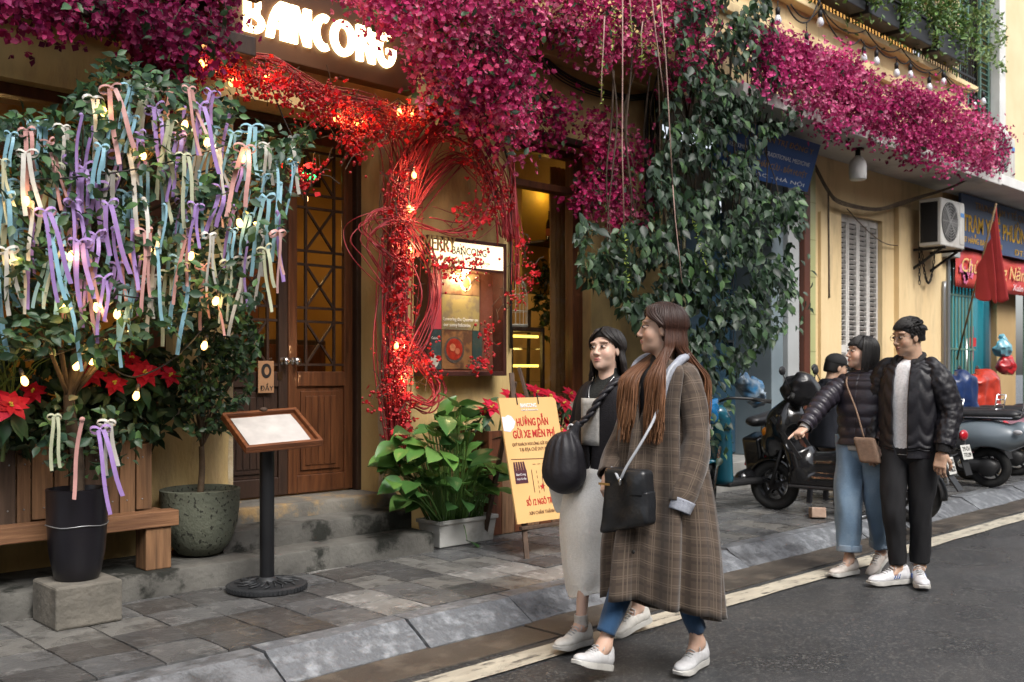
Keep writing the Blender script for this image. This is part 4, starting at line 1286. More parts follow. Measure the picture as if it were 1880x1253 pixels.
for k in range(34):
    x = rnd(1120, 1440); y = rnd(20, 180); Yk = rnd(5.2, 5.7)
    L_ = rnd(200, 480)
    vs_.tube(spline([aty(x + rnd(-12, 12) + j * rnd(-4, 6), y + L_ * j / 4, Yk + rnd(-.04, .04)) for j in range(5)], 4), rnd(.005, .012), 5, .003)
vs_.tube(spline([aty(1285, -20, 5.6), aty(1272, 160, 5.6), aty(1262, 260, 5.65), aty(1240, 400, 5.7), aty(1250, 640, 5.6), aty(1270, 800, 5.5)], 5), .03, 7, .022)
vs_.build('stems', STEM, cr_, smooth=True, kind='stuff')
hc = MB()
for (x0, y0, x1, y1) in ((1143, -10, 1146, 420), (1110, 30, 1104, 190), (1196, -10, 1218, 170), (1212, -10, 1235, 340), (1235, 340, 1252, 520), (1155, -10, 1161, 60), (1180, 40, 1176, 120)):
    p, q = aty(x0, y0, 4.9), aty(x1, y1, 4.9)
    hc.tube([p, p.lerp(q, .33) + Vector((rnd(-.02, .02), 0, 0)), p.lerp(q, .66) + Vector((rnd(-.02, .02), 0, 0)), q], .005, 5)
hc.build('hanging_tendrils', mat('tendril', (.3, .2, .17), rough=.7), cr_, smooth=True, kind='stuff')
nt_ = 160; seg = [((1104, 60), (1106, 190)), ((1130, 20), (1124, 90)), ((1155, 10), (1160, 70)), ((1176, 60), (1180, 120)), ((1146, 420), (1152, 530)), ((1270, 400), (1300, 500))]
Q = np.array([aty(a[0] + (b[0] - a[0]) * t, a[1] + (b[1] - a[1]) * t, 4.88) for a, b in seg for t in np.linspace(0, 1, 26)])
V, F, C = scatter(Q, rdirs(len(Q), 3, (0, -.2, -.3)), rdirs(len(Q), 4, (0, -1, .3)), .02 + .02 * np.random.rand(len(Q)), vcol(len(Q), [(.28, .36, .06), (.2, .3, .06)], 3), leaf_tpl(.4))
npmesh('tendril_leaves', V, F, LEAFM, cr_, C, True, kind='stuff')

# ---------------------------------------------------------------- balcony plants above the black troughs
BG4 = [(.06, .13, .03), (.1, .19, .05), (.045, .095, .025), (.13, .24, .06), (.16, .22, .06)]
for i, (x, lab) in enumerate(((10.35, 'bushy green plant in the balcony trough nearest the creeper'), (11.25, 'bushy green plant in a middle balcony trough above the bulbs'), (12.2, 'bushy green plant in the balcony trough before the last'), (13.25, 'bushy yellow green plant trailing from the last balcony trough by green shutters'))):
    t = thing('balcony_plant', lab, 'plant', (x + .42, 5.62, 6.1), group='plants in the balcony troughs')
    n = 1500
    rg = np.random.RandomState(60 + i)
    c = rg.rand(n, 3) * np.array([1.25, .5, .75]) + np.array([x - .2, 5.32, 5.86])
    c[:, 2] += .18 * np.sin(c[:, 0] * 6 + i) - .25 * (rg.rand(n) < .2)
    V, F, C = scatter(c, rdirs(n, i, (0, -.2, .1)), rdirs(n, i + 7, (0, -.5, .8)), .05 + .05 * rg.rand(n), vcol(n, BG4, i, .3), leaf_tpl(.45))
    npmesh('foliage', V, F, LEAFM, t, C, True, kind='stuff')
    sm = MB()
    for k in range(8): sm.tube([(x + .1 + .08 * k, 5.62, 6.05), (x + .1 + .08 * k + rnd(-.1, .1), 5.55, 6.5)], .007, 4)
    sm.build('stems', GSTEM, t, kind='stuff')
tv = thing('trailing_plant', 'light green trailing plant hanging over the green shutters', 'plant', (15.4, 5.7, 6.2))
P4 = pts_region([(1790, 20), (1830, -10), (1850, 60), (1845, 140), (1825, 120), (1805, 130), (1790, 90)], 5.6, 5.9, 420, 14, 5)
V, F, C = scatter(P4, rdirs(420, 5, (0, -.2, -.6)), rdirs(420, 6, (0, -1, .4)), .05 + .05 * np.random.rand(420), vcol(420, [(.14, .22, .07), (.2, .28, .1), (.1, .17, .06)], 5), leaf_tpl(.45))
npmesh('foliage', V, F, LEAFM, tv, C, True, kind='stuff')
# ================================================================ things in front of the cafe
# --- concrete block, glazed pot, ribbon tree
BLKM = mat('block_concrete', (.17, .155, .13), (.09, .083, .07), rough=.9, scale=5, detail=8, bump=.9, bscale=30, c3=(.1, .095, .085), s3=4, lo3=.55, hi3=.75)
blk = MB().box((1.79, 5.03, .122), (2.12, 5.36, .335)).build('concrete_block', BLKM, bev=.012)
meta(blk, 'square concrete block under the black glazed pot', 'block')
GLZ = mat('black_glaze', (.006, .005, .008), (.01, .009, .012), rough=.3, rough2=.45, scale=3, coat=.15)
pot = thing('glazed_pot', 'tall black glazed pot tied with wire on the concrete block', 'pot', (1.955, 5.2, .336))
Mp = Matrix.Translation((1.955, 5.2, .337))
MB().lathe([(.10, 0), (.112, .02), (.135, .14), (.146, .3), (.148, .44), (.15, .46), (.138, .462), (.134, .43), (.132, .41)], 32, Mp).build('body', GLZ, pot, smooth=True, autos=50)
MB().lathe([(.01, .405), (.132, .41)], 24, Mp, cap=False).build('soil', mat('soil', (.03, .022, .016), (.05, .038, .028), rough=.95, scale=20, bump=.8), pot)
MB().tube([(1.955 + .149 * math.cos(t * PI / 14), 5.2 + .149 * math.sin(t * PI / 14), .337 + .28 + .004 * math.sin(t)) for t in range(28)], .003, 5, closed=True).build('wire', GALV, pot, smooth=True)
rt = thing('ribbon_tree', 'leafy green tree in the black pot hung with pastel ribbons', 'tree', (1.955, 5.2, .74))
RP = [(-40, 250), (40, 205), (125, 190), (165, 130), (215, 95), (250, 120), (310, 140), (410, 155), (450, 215), (500, 240), (560, 235), (582, 262), (540, 300), (525, 380), (500, 470), (480, 540), (440, 580), (400, 600), (340, 620), (290, 610), (200, 660), (120, 650), (60, 650), (-40, 660)]
GR2 = [(.03, .075, .03), (.045, .105, .04), (.07, .15, .05), (.02, .05, .025), (.03, .07, .04), (.05, .09, .045), (.022, .055, .035)]
n = 5200
P = pts_region(RP, 4.78, 5.68, n, 30, 14)
rg = np.random.RandomState(15)
D = norm(rg.randn(n, 3) * np.array([.8, .6, .6]) + np.array([0, -.35, -.15])); Nn = norm(rg.randn(n, 3) * .55 + np.array([0, -.7, .75]))
leaf_parts(rt, P, D, Nn, .05 + .035 * rg.rand(n), vcol(n, GR2, 14, .35), leaf_tpl(.58, .1, .12), 280)
low = pts_region([(90, 730), (190, 740), (260, 780), (250, 850), (190, 880), (130, 870), (70, 850), (60, 780)], 5.0, 5.4, 150, 0, 15)
V, F, C = scatter(low, rdirs(150, 15, (0, -.3, 0)), rdirs(150, 16, (0, -.7, .7)), .05 + .03 * np.random.rand(150), vcol(150, GR2, 15), leaf_tpl(.58)); npmesh('low_shoots', V, F, LEAFM, rt, C, True, kind='stuff')
tk = MB()
tp = [Vector((1.955, 5.2, .735)), Vector((1.96, 5.21, .95)), Vector((1.93, 5.24, 1.25)), Vector((1.99, 5.26, 1.6)), Vector((2.0, 5.28, 2.0))]
tk.tube(spline(tp, 5), .036, 9, .02)
for k in range(46):
    st = tp[random.choice([2, 3, 3, 4])]
    e = Vector(P[rg.randint(0, n)])
    tk.tube(spline([st, st.lerp(e, .4) + Vector((0, 0, .12)), st.lerp(e, .75) + Vector((0, 0, .06)), e], 4), .012, 5, .003)
tk.build('trunk', STEM, rt, smooth=True)
RIB = {'pale blue': (.22, .42, .52), 'lilac': (.32, .2, .48), 'cream white': (.55, .53, .48), 'dusty pink': (.5, .26, .24), 'pale olive': (.42, .44, .3)}
def ribbon_mesh(kind, rs):
    r_ = random.Random(rs); mb = MB(); w_ = .0225
    def strip(pts, w0, wvec):
        PP = []
        for i, p in enumerate(pts):
            a_ = Vector(wvec) * (w0 / 2)
            PP.append([Vector(p) - a_, Vector(p) + a_])
        mb.grid(PP)
    def tail(x, L, curl, ang):
        pts = []
        for i in range(9):
            t = i / 8
            pts.append((x + math.sin(ang) * L * t + .006 * math.sin(t * 5 + curl), -.012 - .02 * math.sin(t * PI * .9 + curl), -L * t * math.cos(ang)))
        strip(pts, w_ * r_.uniform(.75, 1.0), (1, .25 * math.sin(curl), 0))
    if kind < 4:
        tail(-.012, r_.uniform(.22, .42), r_.uniform(0, 3), r_.uniform(-.1, .02)); tail(.012, r_.uniform(.16, .33), r_.uniform(0, 3), r_.uniform(0, .14))
        for s in (-1, 1):                                    # bow loops
            a_ = r_.uniform(-.2, .5); L = r_.uniform(.038, .062)
            pts = []
            for i in range(11):
                t = i / 10 * 2 * PI
                rr = L * (1 - math.cos(t)) / 2
                pts.append((s * rr * math.cos(a_) * 1.0, -.012 - .014 * math.sin(t), rr * math.sin(a_) * (1 if s > 0 else .6) + .016 * math.sin(t)))
            strip(pts, w_ * .7, (0, .6, .8))
        mb.ball((0, -.018, 0), .011, 8, (1, .8, 1.1))
    elif kind >= 4:
        tail(0, r_.uniform(.26, .42), r_.uniform(0, 3), r_.uniform(-.12, .12)); mb.ball((0, -.012, 0), .012, 8)
    else:                                                   # draped over a twig
        pts = []
        L = r_.uniform(.14, .24)
        for i in range(13):
            t = i / 12; pts.append((.05 * math.sin(t * PI * 1.2) * 2 - .03, -.015 - .02 * math.sin(t * PI), -L * (t - .25) if t > .25 else .03 * math.sin(t * 4 * PI)))
        strip(pts, w_, (.55, .3, .75))
    return mb
rprot = {}
RLP = [(0, 250), (60, 230), (150, 200), (190, 150), (250, 165), (330, 160), (410, 170), (480, 240), (545, 250), (530, 330), (510, 420), (490, 470), (440, 500), (380, 520), (330, 500), (260, 540), (180, 540), (110, 540), (60, 500), (0, 520)]
sites = []; tries = 0
rr_ = random.Random(5)
while len(sites) < 140 and tries < 20000:
    tries += 1
    x, y = rr_.uniform(0, 550), rr_.uniform(150, 545)
    if not inpoly(np.array([x]), np.array([y]), RLP)[0]: continue
    if all((x - a) ** 2 + ((y - b) * .8) ** 2 > 27 ** 2 for a, b in sites): sites.append((x, y))
sites += [(100, 765), (185, 790), (200, 775), (150, 770)]
names = list(RIB)
for i, (x, y) in enumerate(sites):
    cn = names[[0, 1, 2, 0, 3, 2, 1, 4, 0, 3, 1, 0, 1][rr_.randrange(13)]]
    var = rr_.randrange(7)
    key = (cn, var)
    Yp = rr_.uniform(4.78, 5.0) if y < 700 else 4.98
    p = aty(x, y, Yp)
    if key not in rprot:
        m_ = mat('satin_' + cn.replace(' ', '_'), RIB[cn], tuple(q * .8 for q in RIB[cn]), rough=.42, scale=20, sheen=.3)
        o = ribbon_mesh(var if var < 6 else 1, hash(cn) % 97 + var * 13 if False else names.index(cn) * 31 + var * 13).build('ribbon', m_, solid=.0012)
        rprot[key] = o
    else:
        o = rprot[key].copy(); link(o)
    o.location = p; o.rotation_euler = (rr_.uniform(-.1, .1), rr_.uniform(-.22, .22), rr_.uniform(-.9, .3)); s = rr_.uniform(.75, 1.15); o.scale = (s, s, s)
    meta(o, cn + (' satin bow with hanging tails tied on the ribbon tree' if var in (0, 1, 2, 3, 6) else ' single ribbon strip hanging from the ribbon tree' if var == 4 else ' long narrow ribbon hanging from the ribbon tree'), 'ribbon', 'pastel ribbons on the tree')
# --- warm bulbs
BULB = emis('bulb_warm', (1, .58, .17), 3.2)
BULBR = emis('bulb_amber', (1, .42, .1), 3.2)
SOCK = mat('socket_black', (.012, .011, .01), rough=.5)
def bulbs(label, pts, Y, e, col, sagv=.05, group=None, em=BULB, loc=None):
    t = thing('string_lights', label, 'string lights', loc or aty(pts[0][0], pts[0][1], Y))
    W = [aty(x, y, Y + rnd(-.06, .06)) for x, y in pts]
    cd = MB()
    for a_, b_ in zip(W[:-1], W[1:]): cd.tube(sag(a_ + Vector((0, .01, .1)), b_ + Vector((0, .01, .1)), sagv, 7), .0045, 5)
    cd.build('cord', SOCK, t, smooth=True)
    for p in W:
        M = Matrix.Translation(p) @ Matrix.Scale(.66, 4) @ Matrix.Rotation(rnd(-.3, .3), 4, 'X') @ Matrix.Rotation(rnd(-.3, .3), 4, 'Y')
        b = MB().lathe([(.003, -.038), (.016, -.032), (.025, -.016), (.027, 0), (.021, .02), (.014, .036), (.013, .042)], 12, M).build('bulb', em, t, smooth=True)
        MB().lathe([(.017, .036), (.018, .085), (.008, .1)], 10, M).build('socket', SOCK, b, smooth=True)
        lamp('glow', p - Vector((0, .05, 0)), e, col, .03, t)
bulbs('warm glowing bulbs threaded through the ribbon tree', [(190, 205), (339, 230), (262, 285), (380, 262), (445, 290), (47, 370), (272, 458), (350, 470), (440, 410), (396, 553), (215, 577), (178, 565), (113, 560), (130, 470), (25, 480)], 4.88, .35, (1, .6, .22))
bulbs('warm bulbs low among the red poinsettias', [(375, 635), (250, 727), (168, 662), (140, 672), (240, 610), (45, 700)], 5.2, .45, (1, .6, .22))
bulbs('amber bulbs glowing among red berries over the door', [(370, 118), (425, 152), (485, 142), (545, 292), (617, 217), (655, 226), (733, 206), (757, 208)], 5.62, 1.1, (1, .44, .15), .04, em=BULBR)
bulbs('amber bulbs climbing the red cane column beside the door', [(760, 322), (752, 384), (752, 460), (728, 636), (737, 697)], 5.66, 2.3, (1, .55, .26), .02, em=BULBR)
# wicker balls in the tree
for (x, y, lab) in ((458, 330, 'small golden wicker ball hung on the right side of ribbon tree'), (262, 275, 'small golden wicker ball near the top of the ribbon tree')):
    c = aty(x, y, 4.95); mb = MB()
    for k in range(16):
        ax = Vector((rnd(-1, 1), rnd(-1, 1), rnd(-1, 1))).normalized(); u = ax.orthogonal().normalized(); v = ax.cross(u)
        mb.tube([c + (u * math.cos(t * PI / 9) + v * math.sin(t * PI / 9)) * .055 for t in range(18)], .003, 4, closed=True)
    meta(mb.build('wicker_ball', mat('wicker', (.4, .22, .06), (.28, .15, .04), rough=.6, scale=20), smooth=True), lab, 'ornament')

# --- timber bench planter
TIM = [mat('timber_%d' % i, c, tuple(q * .45 for q in c), rough=.75, scale=3.5, detail=7, stretch=(12, 12, .8), bump=.4, bscale=8) for i, c in enumerate([(.24, .125, .06), (.18, .095, .048), (.13, .07, .04), (.28, .15, .075), (.09, .055, .036)])]
TIMX = mat('beam_timber', (.25, .125, .06), (.13, .06, .03), rough=.7, scale=3.5, detail=7, stretch=(.8, 12, 12), bump=.35, bscale=8)
bp = thing('planter_bench', 'weathered timber planter with upright slats on a low bench beam', 'planter', (1.8, 5.6, .262))
MB().box((-.6, 5.46, .505), (2.63, 5.57, .595)).build('beam', TIMX, bp, bev=.006)
for x in (.6, 2.44): MB().box((x, 5.475, .264), (x + .15, 5.62, .504)).build('leg', TIM[0], bp, bev=.006)
MB().box((-.6, 5.7, .505), (2.63, 5.99, .58)).build('rear_beam', TIMX, bp, bev=.006)
x = .5; k = 0
while x < 2.5:
    w_ = rnd(.075, .115)
    z1 = .985 + rnd(-.02, .025); yo = rnd(0, .008)
    s = MB(); s.box((x, 5.585 + yo, .52 if k % 3 else .6), (x + w_ - .008, 5.607 + yo, z1)); o = s.build('slat', TIM[(k * 7 + 3) % 5], bp, bev=.003)
    nl = MB()
    for zz in (.66, .9): nl.ball((x + w_ / 2 + rnd(-.01, .01), 5.584 + yo, zz), .005, 6)
    nl.build('nail', GALV, o)
    x += w_; k += 1
MB().box((2.5, 5.6, .597), (2.53, 5.95, .98)).build('end_board', TIM[1], bp, bev=.003)
MB().box((.5, 5.61, .82), (2.5, 5.95, .86)).build('soil', MATS['soil'], bp)
# --- poinsettias
RED = [(.42, .006, .025), (.5, .012, .04), (.34, .005, .02), (.55, .02, .06)]
def poinsettia(p, r, label, seed, group, lean=(0, -.5, .8), nfl=1, low=16):
    t = thing('poinsettia', label, 'flower', tuple(p), group=group)
    rg = np.random.RandomState(seed); p = np.array(p)
    up = norm(np.array(lean, float)); a1 = norm(np.cross(up, [1, .1, 0])); a2 = np.cross(up, a1)
    for k in range(13):
        ang = k * 2.4 + rg.rand() * .3; el = .12 + .045 * k
        d = norm(a1 * math.cos(ang) + a2 * math.sin(ang) + up * el * .8)
        c = np.array(RED[rg.randint(4)])
        V, F, C = scatter(p[None], d[None], up[None], np.array([r * (1.05 - .045 * k)]), c[None], leaf_tpl(.56, .05, .22, .8))
        npmesh('bract', V, F, PETAL, t, C, True)
    sm = MB()
    for k in range(6): sm.ball(p + up * .012 + (rg.rand(3) - .5) * .02, .006, 6)
    sm.build('flower_eye', mat('eye_yellow', (.5, .4, .05), rough=.6), t)
    for k in range(low):
        ang = k * 1.7 + rg.rand()
        d = norm(a1 * math.cos(ang) + a2 * math.sin(ang) - up * .2)
        q = p - up * (.04 + .1 * rg.rand()) + d * .03
        V, F, C = scatter(q[None], d[None], up[None], np.array([r * (.8 + .5 * rg.rand())]), np.array([[.02 + .02 * rg.rand(), .05 + .03 * rg.rand(), .025]]), leaf_tpl(.5, .08, .3))
        npmesh('leaf', V, F, LEAFM, t, C, True)
    MB().tube([Vector(p), Vector(p - up * .1), Vector(p - up * .1) - Vector((0, -.05, .22))], .008, 5, .01).build('stem', GSTEM, t)
for i, (x, y, Y, r, lab) in enumerate(((20, 745, 5.25, .115, 'largest red poinsettia at the timber slats left of the black pot'), (165, 690, 5.45, .1, 'red poinsettia between the ribbon tails and the timber planter'), (210, 705, 5.4, .09, 'red poinsettia low behind the ribbon tails'), (265, 685, 5.4, .12, 'bright red poinsettia beside the speckled pot tree'), (312, 690, 5.5, .09, 'small dark red poinsettia against the ochre wall'), (60, 720, 5.5, .09, 'small red poinsettia half hidden in the planter leaves'), (240, 660, 5.5, .07, 'small red poinsettia bud above the planter'))):
    poinsettia(aty(x, y, Y), r, lab, 70 + i, 'poinsettias in the timber planter', (.0, -.75, .6))
hl_ = thing('planter_shrub', 'dark green shrubs filling the timber planter behind the pot', 'shrub', (1.6, 5.8, .86))
P5 = pts_region([(-40, 640), (330, 640), (330, 760), (280, 830), (-40, 830)], 5.5, 5.93, 1000, 25, 19)
V, F, C = scatter(P5, rdirs(1000, 19, (0, -.4, -.1)), rdirs(1000, 20, (0, -.8, .6)), .07 + .06 * np.random.rand(1000), vcol(1000, [(.015, .035, .016), (.022, .05, .02), (.03, .06, .022)], 19), leaf_tpl(.5)); npmesh('foliage', V, F, LEAFM, hl_, C, True, kind='stuff')
fern = MB()
for k in range(60):
    b = Vector((rnd(1.35, 1.75), 5.5, 1.25)); e = b + Vector((rnd(-.25, .25), rnd(-.15, .1), rnd(.1, .3)))
    fern.tube([b, b.lerp(e, .6) + Vector((0, 0, .04)), e], .004, 4, .001)
fern.build('grass_blades', mat('fern_green', (.12, .17, .03), (.08, .12, .02), rough=.6, scale=10), hl_, kind='stuff')

# --- speckled round pot with small tree
SPK = mat('speckled_pot', (.13, .14, .105), (.09, .1, .075), rough=.8, scale=5, bump=.7, bscale=40)
t_ = SPK.node_tree; N_, L_ = t_.nodes, t_.links; b_ = N_['Principled BSDF']
tc = N_.new('ShaderNodeTexCoord'); vo = N_.new('ShaderNodeTexNoise'); vo.inputs['Scale'].default_value = 42; vo.inputs['Detail'].default_value = 1.5; L_.new(tc.outputs['Object'], vo.inputs['Vector'])
mr = N_.new('ShaderNodeMapRange'); mr.inputs[1].default_value = .35; mr.inputs[2].default_value = .40; L_.new(vo.outputs[0], mr.inputs[0])
mx = N_.new('ShaderNodeMix'); mx.data_type = 'RGBA'; L_.new(mr.outputs[0], mx.inputs['Factor']); mx.inputs['A'].default_value = (.025, .027, .02, 1)
L_.new(b_.inputs['Base Color'].links[0].from_socket, mx.inputs['B']); L_.new(mx.outputs['Result'], b_.inputs['Base Color'])
PX, PY = 2.90, 5.74
sp = thing('speckled_pot', 'round grey green speckled stone pot beside the steps', 'pot', (PX, PY, .264))
MB().lathe([(.08, 0), (.13, .015), (.19, .09), (.225, .2), (.237, .32), (.24, .405), (.225, .41), (.215, .39), (.21, .37)], 40, Matrix.Translation((PX, PY, .264))).build('body', SPK, sp, smooth=True, autos=50)
MB().lathe([(.01, .365), (.212, .37)], 24, Matrix.Translation((PX, PY, .264)), cap=False).build('soil', MATS['soil'], sp)
pt = thing('potted_tree', 'small bushy tree with slim trunk in the speckled pot', 'tree', (PX, PY, .63))
cpoly = [(340, 620), (370, 570), (420, 560), (470, 590), (480, 630), (465, 660), (460, 720), (440, 745), (420, 800), (395, 790), (360, 800), (330, 780), (335, 720), (325, 670)]
P6 = pts_region(cpoly, 5.35, 5.85, 1700, 22, 23)
V, F, C = scatter(P6, rdirs(1700, 23, (0, -.3, -.2)), rdirs(1700, 24, (0, -.6, .8)), .035 + .03 * np.random.rand(1700), vcol(1700, [(.02, .045, .022), (.035, .075, .03), (.06, .12, .035), (.016, .035, .018)], 23, .35), leaf_tpl(.62)); npmesh('crown', V, F, LEAFM, pt, C, True, kind='stuff')
tk = MB(); tb = Vector((PX, PY, .63)); top_ = Vector((PX + .01, PY, .93))
tk.tube(spline([tb, tb.lerp(top_, .5) + Vector((.008, 0, 0)), top_], 5), .022, 8, .018)
for k in range(22):
    e = Vector(P6[k * 70]); tk.tube(spline([top_, top_.lerp(e, .4) + Vector((0, 0, .06)), e], 5), .009, 5, .003)
tk.build('trunk', mat('pale_bark', (.16, .11, .07), (.1, .07, .045), rough=.8, scale=14, bump=.4), pt, smooth=True)

# --- menu stand
ms = thing('menu_stand', 'black menu stand with tilted wooden tray and cast iron base', 'menu stand', (3.03, 5.17, .124))
IRON = mat('cast_iron', (.022, .024, .027), (.035, .037, .04), rough=.5, scale=8, metal=.2)
bs_ = MB(); Mb = Matrix.Translation((3.03, 5.17, .124))
bs_.lathe([(.225, 0), (.23, .012), (.228, .028), (.212, .036), (.2, .03), (.06, .05), (.045, .07), (.035, .075)], 48, Mb)
base = bs_.build('base', IRON, ms, smooth=True, autos=40)
for k in range(56):
    a_ = k * 2 * PI / 56
    if k == 0:
        rib = MB().box((-.006, -.004, .0), (.006, .004, .022)).build('rim_bead', IRON, base, local=True); b0_ = rib
    else:
        b0_ = rib.copy(); link(b0_, base)
    b0_.location = (.2295 * math.cos(a_), .2295 * math.sin(a_), .005); b0_.rotation_euler = (0, 0, a_ + PI / 2)
for k in range(12):
    a_ = k * PI / 6; mb = MB()
    f = lambda r_, q: (3.03 + r_ * math.cos(a_ + q), 5.17 + r_ * math.sin(a_ + q), .124 + .052 - .09 * (r_ - .06))
    mb.tube([f(.07, 0), f(.11, .14), f(.15, .1), f(.185, -.06)], .008, 6, .004); mb.tube([f(.07, 0), f(.11, -.12), f(.15, -.22)], .006, 6, .004)
    mb.build('leaf_relief', IRON, base, smooth=True)
MB().lathe([(.042, .06), (.042, .86)], 24, Mb).build('pole', mat('pole_black', (.005, .0055, .007), (.009, .0095, .011), rough=.42, scale=5), ms, smooth=True, autos=50)
Mt = Matrix.Translation((3.055, 5.155, 1.06)) @ Matrix.Rotation(R(-6), 4, 'Z') @ Matrix.Rotation(R(27), 4, 'X') @ Matrix.Rotation(R(-3), 4, 'Y')
TR = mat('tray_wood', (.17, .06, .024), (.08, .028, .012), rough=.4, scale=4, stretch=(1, 8, 8), bump=.2)
tr = MB().box((-.235, -.2, -.03), (.235, .2, -.012), Mt).build('tray', TR, ms, bev=.004)
for a, b in (((-.235, -.2, -.012), (.235, -.178, .014)), ((-.235, .178, -.012), (.235, .2, .014)), ((-.235, -.178, -.012), (-.213, .178, .014)), ((.213, -.178, -.012), (.235, .178, .014))):
    MB().box(a, b, Mt).build('rim', TR, tr, bev=.003)
pp = MB(); pp.grid([[Mt @ Vector((-.195 + .375 * i / 8, -.165 + .32 * j / 8, -.005 + .003 * math.sin(i * .7 + j * .5) * (i / 8))) for j in range(9)] for i in range(9)])
pp.build('menu_sheet', mat('paper', (.52, .5, .48), (.36, .345, .335), rough=.35, scale=7, bump=.3, bscale=10), ms, smooth=True)
sp_ = thing('sparrow_clip', 'small brown metal clip on the back edge of the menu tray', 'clip', Mt @ Vector((0, .19, .02)))
q = Mt @ Vector((.02, .19, .02)); MB().ball(q, .02, 8, (1.4, .8, .7)).build('clip', TIM[4], sp_, smooth=True)

# --- white trough with arrow-leaf plant
tr_ = thing('white_trough', 'white plastic trough standing beside the steps', 'planter', (4.86, 5.58, .124))
WP = mat('white_plastic', (.55, .55, .53), (.42, .42, .4), rough=.5, scale=5, c3=(.25, .24, .21), s3=5, lo3=.55, hi3=.75)
tb_ = MB()
def trap(z, g): return [(4.6 - g, 5.47 - g, z), (5.12 + g, 5.47 - g, z), (5.12 + g, 5.68 + g, z), (4.6 - g, 5.68 + g, z)]
tb_.add(trap(.124, 0) + trap(.31, .02) + trap(.31, .006) + trap(.29, .004), [(3, 2, 1, 0), (0, 1, 5, 4), (1, 2, 6, 5), (2, 3, 7, 6), (3, 0, 4, 7), (4, 5, 9, 8), (5, 6, 10, 9), (6, 7, 11, 10), (7, 4, 8, 11), (8, 9, 13, 12), (9, 10, 14, 13), (10, 11, 15, 14), (11, 8, 12, 15)])
tb_.build('body', WP, tr_, bev=.006)
rim = MB()
for a, b in (((4.57, 5.44, .29), (5.15, 5.458, .318)), ((4.57, 5.692, .29), (5.15, 5.71, .318)), ((4.57, 5.458, .29), (4.588, 5.692, .318)), ((5.132, 5.458, .29), (5.15, 5.692, .318))): rim.box(a, b)
rim.build('rim', WP, tr_, bev=.004)
MB().add(trap(.285, 0), [(0, 1, 2, 3)]).build('soil', MATS['soil'], tr_)
ap = thing('arrowhead_plant', 'lush broad leaved green plant growing from the white trough', 'plant', (4.86, 5.58, .29))
def big_leaf(w=.62):
    rows = [(0, .02), (.06, .3), (.2, .46), (.4, .5), (.62, .4), (.82, .22), (1, 0)]
    V, F = [], []
    for t, hw in rows:
        for s in (-1, -.5, 0, .5, 1):
            V.append((s * hw * w, t - (.07 * abs(s) if t < .1 else 0), .1 * abs(s) * hw * 1.6 - .22 * t * t + .012 * math.sin(t * 12 + s * 3)))
    for i in range(len(rows) - 1):
        for j in range(4): F.append((i * 5 + j, i * 5 + j + 1, (i + 1) * 5 + j + 1, (i + 1) * 5 + j))
    return np.array(V, float), np.array(F, int)
BLf = big_leaf()
rg = np.random.RandomState(33)
LEAF2 = leafmat('glossy_leaf', .3, .22)
leafpx = [(x, y) for x, y in zip(rg.uniform(705, 925, 500), rg.uniform(735, 960, 500)) if inpoly(np.array([x]), np.array([y]), [(700, 840), (730, 800), (790, 780), (840, 735), (865, 760), (870, 800), (925, 870), (915, 905), (870, 925), (780, 930), (720, 920), (700, 890)])[0]][:150] + [(842, 752), (858, 998)]
fl_ = {}
stm = MB()
for i, (x, y) in enumerate(leafpx):
    Yp = rg.uniform(5.2, 5.8)
    if i == len(leafpx) - 1: Yp = 5.4
    p = aty(x, y, Yp)
    p.z = max(p.z, .36 if i < len(leafpx) - 1 else .16)
    out = Vector((p.x - 4.86, (p.y - 5.58) * .8 - .25, .12)); out.normalize()
    d = (out + Vector((rg.randn() * .3, rg.randn() * .3, rg.uniform(-.5, .35)))).normalized(); nn = Vector((rg.randn() * .25, -.55 + rg.randn() * .2, 1)).normalized()
    X, D_, Z = frames(np.array([d]), np.array([nn]))
    s = rg.uniform(.14, .23)
    g = rg.randint(6)
    if g not in fl_:
        c = [(.05, .13, .03), (.08, .19, .04), (.11, .24, .05), (.035, .095, .028), (.06, .15, .04), (.14, .27, .07)][g]
        o = npmesh('leaf', BLf[0], BLf[1], LEAF2, ap, np.tile(c, (len(BLf[0]), 1)), True, off=Vector((0, 0, 0))); fl_[g] = o
    else:
        o = fl_[g].copy(); link(o, ap)
    M = Matrix(((X[0][0], D_[0][0], Z[0][0], p.x), (X[0][1], D_[0][1], Z[0][1], p.y), (X[0][2], D_[0][2], Z[0][2], p.z), (0, 0, 0, 1)))
    o.matrix_local = Matrix.Translation(-ORG[ap]) @ M @ Matrix.Scale(s, 4)
    b = Vector((min(5.08, max(4.64, 4.86 + (p.x - 4.86) * .5)), 5.58 + (p.y - 5.58) * .3, .28))
    stm.tube(spline([b, b.lerp(p, .6) + Vector((0, 0, .06)), p], 4), .005, 5, .003)
stm.build('stalks', mat('stalk_green', (.09, .19, .04), (.06, .13, .03), rough=.5, scale=9), ap, smooth=True, kind='stuff')
gb = MB()
for k in range(50):
    b = Vector((rnd(4.64, 5.1), rnd(5.5, 5.65), .28)); e = b + Vector((rnd(-.1, .12), rnd(-.14, .03), rnd(.15, .4)))
    gb.tube([b, b.lerp(e, .5) + Vector((0, 0, .03)), e], .004, 4, .001)
gb.build('grass_blades', MATS['stalk_green'], ap, kind='stuff')

